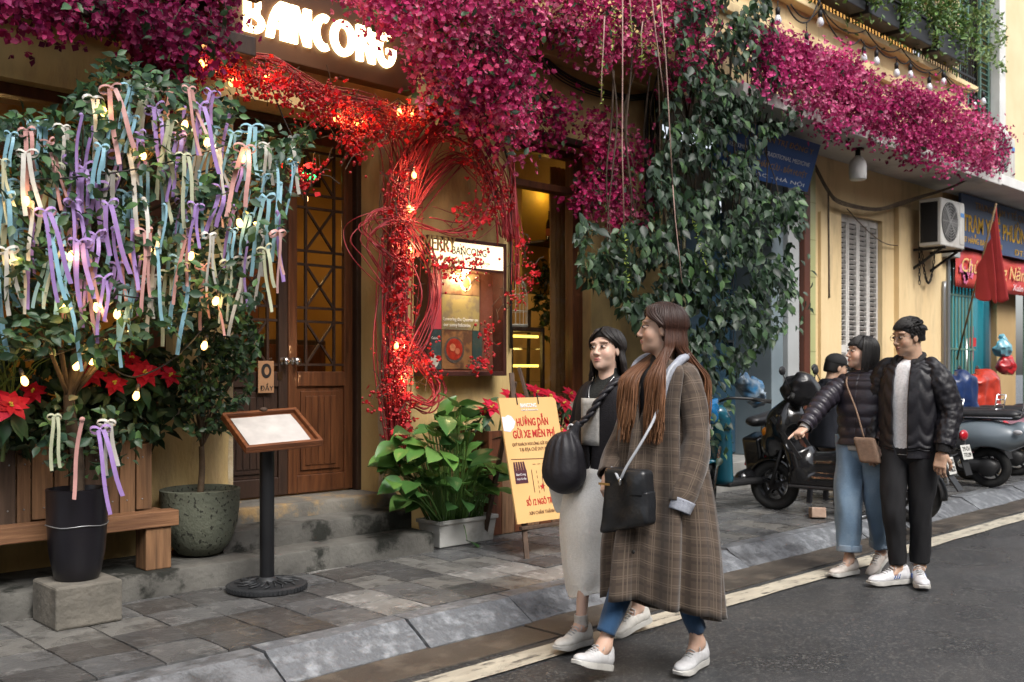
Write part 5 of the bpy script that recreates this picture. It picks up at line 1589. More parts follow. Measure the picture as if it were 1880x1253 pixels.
# --- barrel planter with poinsettias under the window
wpn = thing('wooden_tub', 'red brown wooden tub of poinsettias under the cafe window', 'planter', (5.75, 5.75, .124))
for k in range(8):
    x = 5.2 + k * .14
    MB().box((x, 5.6, .126), (x + .134, 5.62, .93 + rnd(-.008, .008))).build('slat', TIM[[0, 1, 2, 1, 0, 2, 1, 0][k]] if k % 2 else RWOOD, wpn, bev=.003)
MB().box((5.2, 5.621, .126), (5.22, 5.94, .93)).build('end_board', RWOOD, wpn); MB().box((5.23, 5.63, .84), (6.3, 5.94, .88)).build('soil', MATS['soil'], wpn)
for i, (x, y, r) in enumerate(((902, 742, .11), (935, 722, .1), (985, 715, .12), (1010, 722, .11), (1035, 735, .11), (1048, 718, .1), (958, 728, .09), (890, 752, .08), (1042, 765, .11), (1030, 785, .09))):
    poinsettia(aty(x, y + 6, 5.6 + (i % 3) * .07), r, 'red poinsettia in the wooden tub behind the easel', 90 + i, 'poinsettias in the wooden tub', (.0, -.7, .7), low=9)

# --- easel board
eb = thing('easel_sign', 'orange free parking notice with printed map on a wooden easel', 'sign', (4.97, 5.0, .124))
a0 = Vector((4.71, 4.79, .36)); lean = math.degrees(math.atan2(.2, .85))
Me = Matrix.Translation(a0) @ Matrix.Rotation(R(-3), 4, 'Z') @ Matrix.Rotation(R(90 - lean), 4, 'X')
BW, BH = .54, .87
ORB = mat('board_orange', (.66, .41, .17), (.6, .36, .14), rough=.45, scale=2)
MB().prism([(.0, .0), (BW, 0), (BW, BH - .03)] + [(BW - .01, BH - .012), (BW - .03, BH)] + [(.0, BH)], lambda u, v, d: Me @ Vector((u, v, d)), -.012, 0).build('board', ORB, eb)
RPR = mat('red_print', (.42, .02, .02), rough=.5); BRP = mat('brown_print', (.10, .035, .02), rough=.5); WHP = mat('white_patch', (.7, .7, .7), rough=.5)
def etext(s, x, y, w_, h_, m, off=0): return text_obj('letters', s, h_, Me @ Matrix.Translation((x, y, .002)), m, eb, width=w_, off=off)
etext('BANCONG', .19, .80, .15, .04, WHP, .001); etext('Café & Restaurant', .19, .775, .16, .02, WHP)
etext('HƯỚNG DẪN', .13, .67, .30, .075, RPR, .0015); etext('GỬI XE MIỄN PHÍ', .08, .585, .40, .075, RPR, .0015)
etext('QUÝ KHÁCH VUI LÒNG GỬI XE MIỄN PHÍ', .06, .53, .44, .03, BRP); etext('TẠI ĐỊA CHỈ DUY NHẤT:', .12, .49, .32, .034, BRP)
etext('SỐ 12 NGÕ TRUNG YÊN', .11, .115, .40, .06, RPR, .001); etext('XIN CHÂN THÀNH CẢM ƠN', .12, .05, .36, .034, BRP)
cloud = MB()
poly_obj('printed_cloud', [[(0.004, .64), (.06, .63), (.1, .66), (.12, .70), (.09, .74), (.06, .75), (.03, .735), (.004, .74)]], Me @ Matrix.Translation((0, 0, .001)), mat('pale_blue_print', (.55, .6, .7), rough=.5), eb, .0006)
def eline(pts, w_=.005, m=None):
    mb = MB()
    for a, b in zip(pts[:-1], pts[1:]): mb.bar(Me @ Vector((a[0], a[1], .002)), Me @ Vector((b[0], b[1], .002)), w_, .001, up=(Me.to_3x3() @ Vector((0, 0, 1))))
    return mb.build('map_line', m or BRP, eb)
eline([(.03, .44), (.34, .43)]); eline([(.2, .36), (.2, .2)]); eline([(.29, .2), (.29, .30), (.31, .34), (.36, .36), (.48, .36)]); eline([(.38, .4), (.48, .4)]); eline([(.38, .4), (.41, .42)]); eline([(.38, .4), (.41, .38)])
for k in range(6): eline([(.22 + k * .045, .395), (.245 + k * .045, .395)], .004)
for k in range(5): eline([(.245, .35 - k * .035), (.245, .33 - k * .035)], .004)
MB().box((.04, .27, .0006), (.155, .36, .002), Me).build('printed_shop', mat('plum_print', (.06, .015, .025), rough=.5), eb)
for k in range(5): poly_obj('printed_awning', [[(.04 + k * .023, .36), (.06 + k * .023, .36), (.058 + k * .021, .42), (.044 + k * .021, .42)]], Me @ Matrix.Translation((0, 0, .0015)), MATS['plum_print'], eb, .0006)
etext('BanCong', .055, .325, .085, .022, WHP); etext('thực là xếp', .055, .295, .085, .02, WHP)
star = [(.28 + math.cos(R(90 + k * 36)) * (.026 if k % 2 == 0 else .011), .235 + math.sin(R(90 + k * 36)) * (.026 if k % 2 == 0 else .011)) for k in range(10)]
poly_obj('printed_star', [star], Me @ Matrix.Translation((0, 0, .0015)), RPR, eb, .0006)
EW = TIM[4]
def ebar(nm, p, q, w_=.035): MB().bar(p, q, w_, .022).build(nm, EW, eb, bev=.003)
ebar('leg', Me @ Vector((.06, -.26, -.03)), Me @ Vector((.2, 1.06, -.05)))
ebar('leg', Me @ Vector((.48, -.26, -.03)), Me @ Vector((.27, 1.1, -.04)))
ebar('rear_leg', Vector((5.05, 5.5, .126)), Me @ Vector((.235, 1.0, -.07)))
ebar('ledge', Me @ Vector((.04, -.03, -.02)), Me @ Vector((.5, -.03, -.02)))
for x in (.16, .36): MB().box((x, BH - .05, -.004), (x + .006, BH + .03, .006), Me).build('clip', BLK, eb)

# --- glazed display case
dc = thing('display_case', 'dark framed glass menu case with lit BANCONG header on the wall', 'display case', (5.19, 5.9, 1.35))
X0, X1, Z0, Z1 = 4.78, 5.61, 1.355, 2.425; YF = 5.83
FR = mat('case_frame', (.05, .016, .012), (.035, .012, .009), rough=.4, scale=5, stretch=(2, 2, 2))
for nm, a, b in (('frame_side', (X0, YF, Z0), (X0 + .035, 5.998, Z1)), ('frame_side', (X1 - .035, YF, Z0), (X1, 5.998, Z1)), ('frame_top', (X0 + .035, YF, Z1 - .03), (X1 - .035, 5.998, Z1)), ('frame_bottom', (X0 + .035, YF, Z0), (X1 - .035, 5.998, Z0 + .035)), ('frame_rail', (X0 + .035, YF + .001, 2.185), (X1 - .035, 5.9, 2.205))):
    MB().box(a, b).build(nm, FR, dc, bev=.004)
MB().box((X0 + .035, 5.96, Z0 + .035), (X1 - .035, 5.995, 2.185)).build('back_board', mat('case_back', (.16, .05, .03), (.11, .035, .02), rough=.6, scale=4), dc)
MB().box((X0 + .035, YF + .006, 2.205), (X1 - .035, YF + .02, Z1 - .03)).build('header', mat('header_lit', (.7, .62, .45), rough=.5, emit=(1, .78, .45), estr=.9), dc)
text_obj('letters', 'BANCONG', .085, face_y(5.03, YF + .004, 2.30), BLK, dc, width=.36, off=.0008)
text_obj('letters', 'café · restaurant', .045, face_y(5.05, YF + .004, 2.235), mat('gold_print', (.5, .36, .15), rough=.5), dc, width=.36)
for x in ((X0 + X1) / 2,):
    for a, b in ((X0 + .037, x - .001), (x + .001, X1 - .037)): MB().box((a, YF + .012, Z0 + .036), (b, YF + .016, 2.184)).build('pane', glass('case_glass', (.98, .97, .95), .02, .02), dc)
MB().box(((X0 + X1) / 2 - .012, YF - .004, Z0 + .06), ((X0 + X1) / 2 + .012, YF + .011, Z0 + .09)).build('lock', MATS['steel_knob'], dc)
def poster(x0, z0, x1, z1, c, nm='poster'): return MB().box((x0, 5.952, z0), (x1, 5.958, z1)).build(nm, mat('poster_%.2f_%.2f' % (x0, z0), c[0], c[1], rough=.4, scale=9, lo=.45, hi=.55), dc)
def disc(x, z, r, c, y=5.949, ry=None): return poly_obj('printed_bowl', [arc(x, z, r, 0, 345, 23, ry)], face_y(0, y, 0) @ Matrix.Identity(4), mat('disc_%.2f_%.2f_%.3f' % c, c, tuple(q * .6 for q in c), rough=.4, scale=25), dc, .0004)
poster(X0 + .04, 1.72, 5.02, 2.15, ((.5, .06, .09), (.42, .045, .08))); poster(5.025, 2.0, 5.42, 2.17, ((.22, .13, .07), (.1, .05, .03)))
poster(5.025, 1.72, 5.42, 1.995, ((.3, .24, .1), (.2, .16, .1))); poster(X0 + .04, 1.41, 5.02, 1.715, ((.03, .05, .055), (.05, .08, .08))); poster(5.025, 1.41, 5.34, 1.715, ((.22, .11, .045), (.1, .05, .03))); poster(5.345, 1.41, 5.45, 1.715, ((.03, .06, .06), (.05, .07, .06)))
disc(5.27, 2.09, .06, (.6, .5, .35)); disc(5.27, 2.1, .04, (.3, .13, .04), 5.947); disc(5.15, 1.56, .105, (.09, .07, .06)); disc(5.15, 1.565, .085, (.35, .03, .015), 5.947); disc(5.13, 1.58, .03, (.55, .2, .1), 5.945); disc(5.18, 1.55, .025, (.5, .15, .08), 5.945)
for x, z, r in ((4.87, 1.52, .035), (4.94, 1.47, .05), (4.87, 1.45, .03)): disc(x, z, r, (.5, .47, .42)); 
text_obj('letters', 'Lowering the Quarter on', .04, face_y(5.04, 5.948, 1.79), WHP, dc, width=.36); text_obj('letters', 'our sunny balconies', .04, face_y(5.04, 5.948, 1.745), WHP, dc, width=.28)
text_obj('letters', 'Chinese Cuisine', .03, face_y(4.835, 5.948, 1.64), WHP, dc, width=.15); text_obj('letters', 'united', .03, face_y(4.835, 5.948, 1.6), WHP, dc, width=.06)
sl2 = MB().lathe([(.03, 0), (.035, .01), (.035, .02)], 14, Matrix.Translation((5.22, 5.89, 2.165))).build('case_lamp', emis('case_lamp', (1, .75, .4), 18), dc)
lamp('case_glow', (5.22, 5.89, 2.13), 6.0, (1, .74, .42), .03, dc)
# gold lettering in front
md = thing('merry_decor_letters', 'gold MERRY DECOR lettering among canes at the case corner', 'lettering', (4.85, 5.7, 2.2))
GOLD = mat('gold', (.55, .38, .16), rough=.35, metal=.9)
q = aty(778, 470, 5.72); q2 = aty(836, 470, 5.72)
text_obj('letters', 'MERRY', .16, face_y(q.x, 5.72, aty(800, 460, 5.72).z), GOLD, md, ext=.006, width=(q2.x - q.x)); text_obj('letters', 'DECOR', .15, face_y(q.x + .01, 5.72, aty(800, 490, 5.72).z - .02), GOLD, md, ext=.006, width=(q2.x - q.x))

# --- red cane arch with berries
rc = thing('red_cane_arch', 'red painted cane bundles with berries curling up beside the door and over it', 'decoration', (4.6, 5.75, .13))
CANE = mat('red_cane', (.3, .022, .03), (.17, .01, .016), rough=.5, scale=16)
cn_ = MB()
def bundle(pts, Y, n, jit, r=.0052, yj=.09):
    jit *= 1.5; n = int(n * 1.15)
    for k in range(n):
        ox, oy = np.random.randn(2) * jit; s = np.random.uniform(.6, 1.3)
        W = [aty(x + ox * (1 if i else .6) + np.random.randn() * jit * .35, y + oy * .6 + np.random.randn() * jit * .3, Y + np.random.uniform(-yj, yj)) for i, (x, y) in enumerate(pts)]
        cn_.tube(spline(W, 6), r * s, 5)
bundle([(733, 840), (730, 700), (727, 560), (735, 440), (742, 350), (765, 290), (805, 230), (850, 190), (885, 140)], 5.78, 46, 8)
bundle([(728, 830), (722, 640), (730, 480), (740, 330), (728, 250), (690, 215)], 5.78, 20, 10)
bundle([(745, 400), (790, 325), (840, 290), (885, 325), (915, 380), (932, 440)], 5.8, 16, 7)
bundle([(850, 215), (890, 280), (920, 340), (932, 440)], 5.8, 14, 6)
bundle([(740, 420), (800, 270), (870, 262), (908, 330), (895, 400), (840, 430), (780, 410)], 5.74, 7, 11)
bundle([(745, 500), (690, 452), (662, 425), (685, 402), (750, 398)], 5.66, 8, 10)
bundle([(735, 540), (680, 470), (664, 430), (700, 395), (760, 380)], 5.66, 5, 9)
bundle([(738, 610), (775, 670), (802, 715), (785, 745), (745, 728)], 5.68, 12, 6)
bundle([(380, 128), (450, 145), (520, 158), (600, 178), (680, 195), (760, 218), (830, 195)], 5.72, 22, 7)
bundle([(370, 80), (430, 95), (500, 110), (560, 150), (640, 190)], 5.68, 12, 8)
bundle([(745, 405), (788, 470), (800, 540), (775, 620), (738, 680)], 5.66, 8, 8)
bundle([(938, 300), (945, 400), (945, 520)], 5.82, 8, 4)
cn_.build('canes', CANE, rc, smooth=True, kind='stuff')
be = MB()
bp_ = []
def berry(pts, n, jit, Y, yj=.12):
    for k in range(n):
        t = random.random() * (len(pts) - 1); i = int(t); f = t - i
        x = pts[i][0] + (pts[min(i + 1, len(pts) - 1)][0] - pts[i][0]) * f + random.gauss(0, jit); y = pts[i][1] + (pts[min(i + 1, len(pts) - 1)][1] - pts[i][1]) * f + random.gauss(0, jit)
        bp_.append(aty(x, y, Y + rnd(-yj, yj)))
berry([(400, 130), (480, 150), (560, 175), (640, 210), (720, 230), (800, 200)], 900, 17, 5.6)
berry([(560, 190), (620, 215), (690, 240)], 260, 22, 5.6)
berry([(650, 210), (655, 290)], 130, 14, 5.6)
berry([(735, 310), (730, 400), (735, 480), (740, 560), (730, 650), (740, 700), (735, 800)], 650, 13, 5.62)
berry([(840, 270), (900, 320), (925, 370), (880, 400), (850, 390)], 230, 13, 5.7)
berry([(950, 430), (975, 500), (940, 560)], 90, 10, 5.75)
berry([(800, 470), (850, 500), (890, 480)], 110, 14, 5.62); berry([(890, 590), (900, 660), (870, 670)], 80, 8, 5.7); berry([(680, 740), (730, 700), (780, 640), (800, 700)], 130, 10, 5.62)
berry([(540, 310), (560, 335), (590, 300)], 70, 10, 5.6)
T5 = MB().ball((0, 0, 0), 1, 6); tv_ = np.array(T5.v); tf_ = T5.f
Vb = []; Fb = []
for p in bp_:
    r_ = rnd(.007, .0135); k = len(Vb) * len(tv_)
    Vb.append(tv_ * r_ + np.array(p)); Fb.extend([tuple(i + k for i in f) for f in tf_])
npmesh('berries', np.concatenate(Vb), np.array(Fb), mat('berry_red', (.36, .007, .012), (.22, .005, .009), rough=.3, scale=30), rc, kind='stuff')
n = 1100; idx = np.random.randint(0, len(bp_), n); Pb = np.array([bp_[i] for i in idx]) + np.random.randn(n, 3) * .02
V, F, C = scatter(Pb, rdirs(n, 44, (0, -.5, 0)), rdirs(n, 45, (0, -1, .3)), .022 + .034 * np.random.rand(n), vcol(n, [(.5, .01, .02), (.36, .006, .012), (.58, .02, .03)], 44), petal_tpl(1.0, .12)); npmesh('red_blossoms', V, F, PETAL, rc, C, True, kind='stuff')
tw = MB()
for k in range(320):
    a, b = Vector(bp_[random.randrange(len(bp_))]), None
    b = a + Vector((rnd(-.14, .14), rnd(-.05, .06), rnd(-.14, .14))); tw.tube([a, a.lerp(b, .5) + Vector((0, 0, .02)), b], .0028, 4)
tw.build('twigs', STEM, rc, kind='stuff')
# --- cables on the cafe wall
cb = MB()
for k in range(4):
    cb.tube(spline([aty(975, 80 + 7 * k, 5.93), aty(1030, 130 + 6 * k, 5.93), aty(1090, 160 + 5 * k, 5.93), aty(1150, 175 + 3 * k, 5.93), aty(1195, 172 + 3 * k, 5.93)], 6), .011 if k < 2 else .006, 6)
for k in range(3): cb.tube(spline([aty(1215 - 14 * k, 155, 5.93), aty(1192 + 5 * k, 175, 5.93), aty(1187 + 10 * k, 210, 5.93), aty(1187 + 10 * k, 420, 5.93)], 5), .022, 6)
cb.tube(spline([aty(860, 180, 5.97), aty(905, 240, 5.97), aty(930, 285, 5.97), aty(938, 350, 5.97), aty(938, 640, 5.97)], 6), .012, 6)
cb.tube(spline([aty(1090, 195, 5.97), aty(1130, 270, 5.97), aty(1150, 330, 5.97)], 4), .005, 5)
meta(cb.build('black_cables', SOCK, smooth=True), 'black electric cables sagging across the cafe wall beneath the balcony', 'cable')

# --- inside the cafe window
pc = thing('pastry_cabinet', 'glass pastry cabinet with glowing yellow shelves inside the window', 'cabinet', (6.4, 6.6, .5))
q = aty(945, 600, 6.45); q1 = aty(1000, 600, 6.45)
fx0, fx1 = q.x - .05, q1.x; zt_ = q.z
fm = MB()
for a, b in (((fx0, 6.45, .5), (fx0 + .03, 6.48, zt_)), ((fx1 - .03, 6.45, .5), (fx1, 6.48, zt_)), ((fx0, 6.45, zt_ - .04), (fx1, 6.9, zt_))): fm.box(a, b)
fm.build('frame', DWOOD, pc); MB().box((fx0, 6.88, .5), (fx1, 6.9, zt_ - .04)).build('back', mat('cab_back', (.3, .22, .08), rough=.5), pc)
YS = emis('yellow_strip', (1, .72, .12), 1.6)
for zz in (aty(970, 618, 6.5).z, aty(970, 672, 6.5).z): MB().box((fx0 + .03, 6.5, zz - .012), (fx1 - .03, 6.52, zz + .012)).build('lit_strip', YS, pc)
for zz in (aty(970, 640, 6.5).z, aty(970, 700, 6.5).z): MB().box((fx0 + .03, 6.48, zz - .01), (fx1 - .03, 6.88, zz)).build('shelf', glass('shelf_glass', (.9, .95, .9), .05, .1), pc)
lamp('cabinet_glow', ((fx0 + fx1) / 2, 6.62, zt_ - .2), 1.5, (1, .7, .2), .08, pc)
bc = thing('bird_cage', 'white wire bird cage standing on the pastry cabinet', 'bird cage', (fx0 + .2, 6.6, zt_))
cw = MB()
for k in range(20):
    a_ = k * PI / 10; cw.tube([(fx0 + .2 + .13 * math.cos(a_) * s, 6.62 + .13 * math.sin(a_) * s, zt_ + z) for s, z in ((1, .01), (1, .3), (.85, .4), (.45, .47), (.05, .49))], .003, 4)
for z in (.02, .15, .3): cw.tube([(fx0 + .2 + .13 * math.cos(k * PI / 8), 6.62 + .13 * math.sin(k * PI / 8), zt_ + z) for k in range(16)], .004, 4, closed=True)
cw.build('wire_cage', mat('white_wire', (.6, .6, .55), rough=.4), bc); MB().lathe([(.13, .0), (.14, .02), (.13, .03)], 20, Matrix.Translation((fx0 + .2, 6.62, zt_))).build('tray', WP, bc)
q = aty(1009, 445, 6.75)
sh = thing('wall_shelf', 'dark shelf with lit yellow niche inside the window', 'shelf', (q.x, 6.8, q.z))
MB().box((q.x - .18, 6.66, q.z - .02), (q.x + .2, 6.95, q.z)).build('board', DWOOD, sh); MB().box((q.x - .18, 6.95, q.z - .5), (q.x + .2, 6.97, q.z + .6)).build('niche_back', mat('niche_yellow', (.6, .4, .08), rough=.6), sh)
lamp('niche_glow', (q.x + .1, 6.85, q.z + .5), .6, (1, .66, .18), .05, sh)
MB().box((q.x - .17, 6.84, q.z + .56), (q.x + .19, 6.88, q.z + .58)).build('lit_strip', YS, sh)
wbm = MB().lathe([(.034, 0), (.037, .01), (.037, .17), (.03, .2), (.014, .23), (.013, .3), (.015, .305)], 16, Matrix.Translation((q.x, 6.75, q.z))).build('wine_bottle', mat('bottle_glass', (.01, .014, .008), rough=.1), smooth=True, autos=50)
meta(wbm, 'dark wine bottle standing on the lit shelf inside the window', 'bottle')
lbm = MB().lathe([(.0378, .06), (.0378, .13)], 16, Matrix.Translation((0, 0, 0)), cap=False).build('bottle_label', mat('bottle_paper', (.5, .14, .04), rough=.6), wbm, local=True); lbm.location = (q.x, 6.75, q.z)
ipl = thing('indoor_plant', 'leafy indoor plant behind the cafe window glass', 'plant', (6.9, 7.2, .5))
P7 = pts_region([(985, 480), (1022, 470), (1022, 640), (1000, 620), (975, 540)], 6.75, 7.1, 380, 14, 55)
V, F, C = scatter(P7, rdirs(380, 55, (0, -.3, -.4)), rdirs(380, 56, (0, -.8, .6)), .05 + .04 * np.random.rand(380), vcol(380, [(.03, .06, .025), (.05, .1, .03)], 55), leaf_tpl(.5)); npmesh('foliage', V, F, LEAFM, ipl, C, True, kind='stuff')
MB().tube([(7.0, 7.0, .5), (7.0, 6.95, 2.0)], .02, 6).build('stem', STEM, ipl)
crt = MB(); c0 = aty(1020, 500, 6.34).x
crt.grid([[(c0 + .36 * i / 30, 6.4 + .025 * math.sin(i * 1.3), .9 + 2.4 * j / 6) for j in range(7)] for i in range(31)])
meta(crt.build('curtain', mat('tan_curtain', (.34, .2, .09), (.28, .16, .07), rough=.8, scale=6), smooth=True, solid=.003), 'tan curtain gathered at the side of the cafe window', 'curtain')
# unseen pendant lamps, added to give the room its warm light
for i, (x, y, z, e) in enumerate(((2.2, 7.6, 2.7, 9), (4.5, 7.9, 2.7, 16), (6.6, 8.0, 2.8, 8))):
    t = thing('pendant_lamp', ['added warm lamp lighting the room behind the left cafe window', 'added warm lamp lighting the room behind the carved door', 'added warm lamp lighting the room behind the right cafe window'][i], 'lamp', (x, y, z))
    MB().lathe([(.02, .16), (.05, .15), (.16, .0), (.155, 0), (.04, .14)], 20, Matrix.Translation((x, y, z)), cap=False).build('lamp_shade', DWOOD, t, smooth=True)
    MB().tube([(x, y, z + .15), (x, y, 3.7)], .005, 4).build('cord', SOCK, t); MB().ball((x, y, z + .03), .045, 10).build('bulb', BULB, t, smooth=True); lamp('added_room_glow', (x, y, z - .04), e, (1, .62, .24), .08, t)
# furniture glimpsed through the door
for i, (x, lab) in enumerate(((4.6, 'dark cupboard standing inside behind the carved door'), (5.35, 'low dark sideboard standing inside beyond the door'))):
    t = thing('cupboard', lab, 'cupboard', (x, 8.6, .48)); hgt_ = 2.0 if i == 0 else 1.2
    MB().box((x - .4, 8.5, .5), (x + .3, 9.1, .5 + hgt_)).build('carcass', DWOOD, t, bev=.01)
    for k in range(2): MB().box((x - .38 + k * .34, 8.485, .55), (x - .06 + k * .34, 8.5, .45 + hgt_)).build('door', RWOOD, t, bev=.006)
ex = thing('exit_sign', 'small green lit exit sign seen through the door lattice', 'sign', (4.3, 8.0, 2.9))
q = aty(562, 325, 7.0); MB().box((q.x - .1, 7.0, q.z - .07), (q.x + .14, 7.03, q.z + .07)).build('panel', BLK, ex)
text_obj('letters', 'LỐI', .1, face_y(q.x - .09, 6.995, q.z - .035), emis('exit_green', (.05, 1, .25), 2.5), ex, width=.13)
poly_obj('arrow', [[(0, -.02), (.05, .0), (0, .03)]], face_y(q.x + .07, 6.995, q.z), MATS['exit_green'], ex)
# ================================================================ scooters: local x forward, y left, z up
RUB = mat('tyre_rubber', (.012, .012, .012), (.02, .02, .02), rough=.8, scale=30, bump=.4)
RIMB = mat('rim_dark', (.02, .02, .021), rough=.4, metal=.6); CHR = mat('chrome', (.6, .6, .62), rough=.15, metal=1)
SEAT = mat('seat_vinyl', (.018, .018, .02), (.026, .026, .028), rough=.38, scale=12, bump=.15, bscale=80)
BPA = mat('black_paint', (.008, .008, .009), (.012, .012, .013), rough=.18, scale=4, coat=.6); MPL = mat('matt_plastic', (.014, .014, .015), rough=.5)
LRED = mat('lamp_red', (.4, .01, .02), rough=.15, coat=.6); AMB = mat('lamp_amber', (.5, .16, .01), rough=.2); PLT = mat('plate_white', (.55, .55, .52), rough=.5)
def wheel(t, x, z, r, w_, spokes=5, steer=0, rim=RIMB):
    M = Matrix.Translation((x, 0, z)) @ Matrix.Rotation(steer, 4, 'Z') @ Matrix.Rotation(R(90), 4, 'X')
    a = w_ / 2
    ty = MB().lathe([(r - .075, -a * .8), (r - .05, -a), (r - .02, -a * .9), (r, -a * .35), (r, a * .35), (r - .02, a * .9), (r - .05, a), (r - .075, a * .8), (r - .075, -a * .8)], 40, M, cap=False)
    wh = ty.build('wheel', RUB, t, smooth=True, autos=60, local=True)
    rm_ = MB().lathe([(r - .072, -a * .7), (r - .095, -a * .6), (r - .095, a * .6), (r - .072, a * .7)], 36, M, cap=False)
    rm_.lathe([(.045, -a * .8), (.045, a * .8)], 20, M)
    for k in range(spokes):
        c, s_ = math.cos(k * 2 * PI / spokes + .3), math.sin(k * 2 * PI / spokes + .3)
        rm_.bar(M @ Vector((.03 * c, .03 * s_, 0)), M @ Vector(((r - .085) * c, (r - .085) * s_, 0)), .03, .024)
    rm_.build('rim', rim, wh, smooth=True, autos=40, local=True)
    MB().lathe([(.1, a * .95), (.1, a * 1.05), (.06, a * 1.05), (.06, a * .95)], 28, M, cap=False).build('brake_disc', CHR, wh, local=True)
def sdfpart(t, nm, s, m, vox=.012):
    V, F = s.mesh(vox); return npmesh(nm, V, F, m, t, None, True, off=Vector((0, 0, 0)))
def mirror_sym(s, fn):
    for y in (-1, 1): fn(s, y)
def fender(t, x, z, r, m, a0=20, a1=150, w_=.07):
    P = []
    for i in range(15):
        a = R(a0 + (a1 - a0) * i / 14)
        P.append([(x + (r + .025 - .03 * abs(q) ** 3) * math.cos(a), w_ * q, z + (r + .025 - .03 * abs(q) ** 3) * math.sin(a)) for q in (-1, -.6, 0, .6, 1)])
    MB().grid(P).build('fender', m, t, smooth=True, solid=.006, local=True)
def bars(t, p, w_=.33, back=-.1, mir=True, m=MPL):
    b = MB()
    for y in (-1, 1):
        b.tube(spline([(p[0], 0, p[2]), (p[0], y * .12, p[2] + .03), (p[0] + back, y * w_, p[2] + .02), (p[0] + back * 1.5, y * (w_ + .1), p[2] + .0)], 5), .013, 8)
        b.tube([(p[0] + back * 1.1 + .03, y * (w_ - .02), p[2] + .02), (p[0] + back * 1.5 + .05, y * (w_ + .1), p[2] - .01)], .006, 6)
    b.build('handlebar', m, t, smooth=True, local=True)
    for y in (-1, 1):
        MB().tube([(p[0] + back * .9, y * w_ * .9, p[2] + .02), (p[0] + back * 1.5, y * (w_ + .12), p[2] + .0)], .019, 8).build('grip', RUB, t, smooth=True, local=True)
        if mir:
            g = MB(); g.tube([(p[0] + back * .5, y * w_ * .7, p[2] + .03), (p[0] + back * .2, y * (w_ + .02), p[2] + .2)], .006, 6); g.ball((p[0] + back * .2, y * (w_ + .03), p[2] + .23), .05, 12, (.35, 1.2, .8)); g.build('mirror', MPL, t, smooth=True, local=True)
def plate(t, p, txt, pitch=-65):
    M = Matrix.Translation(p) @ Matrix.Rotation(R(-90), 4, 'Z') @ Matrix.Rotation(R(90 + pitch + 65 - 15), 4, 'X')
    o = MB().box((-.095, -.07, -.004), (.095, .07, 0), M).build('number_plate', PLT, t, bev=.004, local=True)
    for k, q in enumerate(txt): text_obj('digits', q, .06, M @ Matrix.Translation((-.07, .012 - .06 * k, .002)), BLK, t, width=.14)
# --- black scooter between the couple
A = thing('scooter', 'glossy black scooter parked nose to the wall behind the couple', 'scooter', (8.19, 4.27, .115), R(96), group='scooters parked along the pavement')
fx, rx_ = .62, -.62
wheel(A, fx, .235, .235, .09, 5); wheel(A, rx_, .235, .235, .1, 5)
s = SDF(.05)
s.cap((-.86, 0, .73), (-.5, 0, .64), .045, .11, flat=((0, 1, 0), 1.1)); s.cap((-.5, 0, .62), (-.08, 0, .5), .12, .12); s.box((.1, 0, .3), (.34, .13, .06), .03); s.cap((-.1, 0, .46), (.32, 0, .44), .12, .11)
s.cap((.34, 0, .42), (.46, 0, .85), .13, .13, flat=((0, 1, 0), 1.35)); s.ell((.52, 0, .78), (.17, .19, .2)); s.cap((.5, 0, .9), (.42, 0, 1.02), .09, .07, flat=((0, 1, 0), 1.6)); s.ell((.62, 0, .62), (.12, .15, .16))
s.ell((.36, 0, .68), (.1, .3, .13), k=.03, sub=True)
sdfpart(A, 'bodywork', s, BPA)
s = SDF(.03); s.cap((-.72, 0, .79), (-.42, 0, .77), .075, .1, flat=((0, 0, 1), .7)); s.cap((-.42, 0, .75), (-.08, 0, .72), .1, .075, flat=((0, 0, 1), .7)); sdfpart(A, 'seat', s, SEAT)
fender(A, fx, .235, .235, BPA, 25, 165, .075); fender(A, rx_, .235, .25, MPL, 60, 185, .07)
bars(A, (.4, 0, 1.05))
fk = MB()
for y in (-1, 1): fk.tube([(fx, y * .075, .235), (.5, y * .075, .62)], .018, 8)
fk.build('fork', MPL, A, smooth=True, local=True)
MB().box((-.12, .13, .235), (.42, .17, .262)).build('foot_board', MPL, A, bev=.01, local=True)
MB().lathe([(.05, -.25), (.06, -.15), (.06, .2), (.03, .26)], 20, Matrix.Translation((-.55, -.17, .3)) @ Matrix.Rotation(R(80), 4, 'Y')).build('exhaust', MPL, A, smooth=True, local=True)
stn = MB(); stn.tube([(-.15, .1, .22), (-.22, .15, .02), (-.16, .16, .01)], .011, 7); stn.tube([(-.15, -.1, .22), (-.22, -.15, .02), (-.22, .15, .02)], .011, 7); stn.build('stand', GALV, A, smooth=True, local=True)
MB().ball((-.88, 0, .7), .05, 12, (.6, 1.8, .8)).build('tail_light', LRED, A, smooth=True, local=True)
for y in (-1, 1): MB().ball((.66, y * .11, .72), .035, 10, (1, .7, 1.3)).build('indicator', AMB, A, smooth=True, local=True)
MB().bar((-.8, 0, .6), (-1.0, 0, .3), .14, .012).build('mudguard', MPL, A, local=True)
plate(A, (-.93, 0, .5), ('29-B1', '346.22'))
for y in (-1, 1):
    MB().bar((.3, y * .165, .5), (.56, y * .19, .86), .035, .01, up=(0, 1, 0)).build('trim', MPL, A, local=True)
for x in (-.5, -.42): MB().tube(spline([(x + .1, .16, .55), (x + .25, .17, .6), (x + .35, .16, .52)], 4), .008, 6).build('side_rail', CHR, A, smooth=True, local=True)
text_obj('badge', 'AB', .07, Matrix.Translation((.6, .17, .8)) @ Matrix.Rotation(R(180 + 20), 4, 'Z') @ Matrix.Rotation(R(90), 4, 'X'), GALV, A)
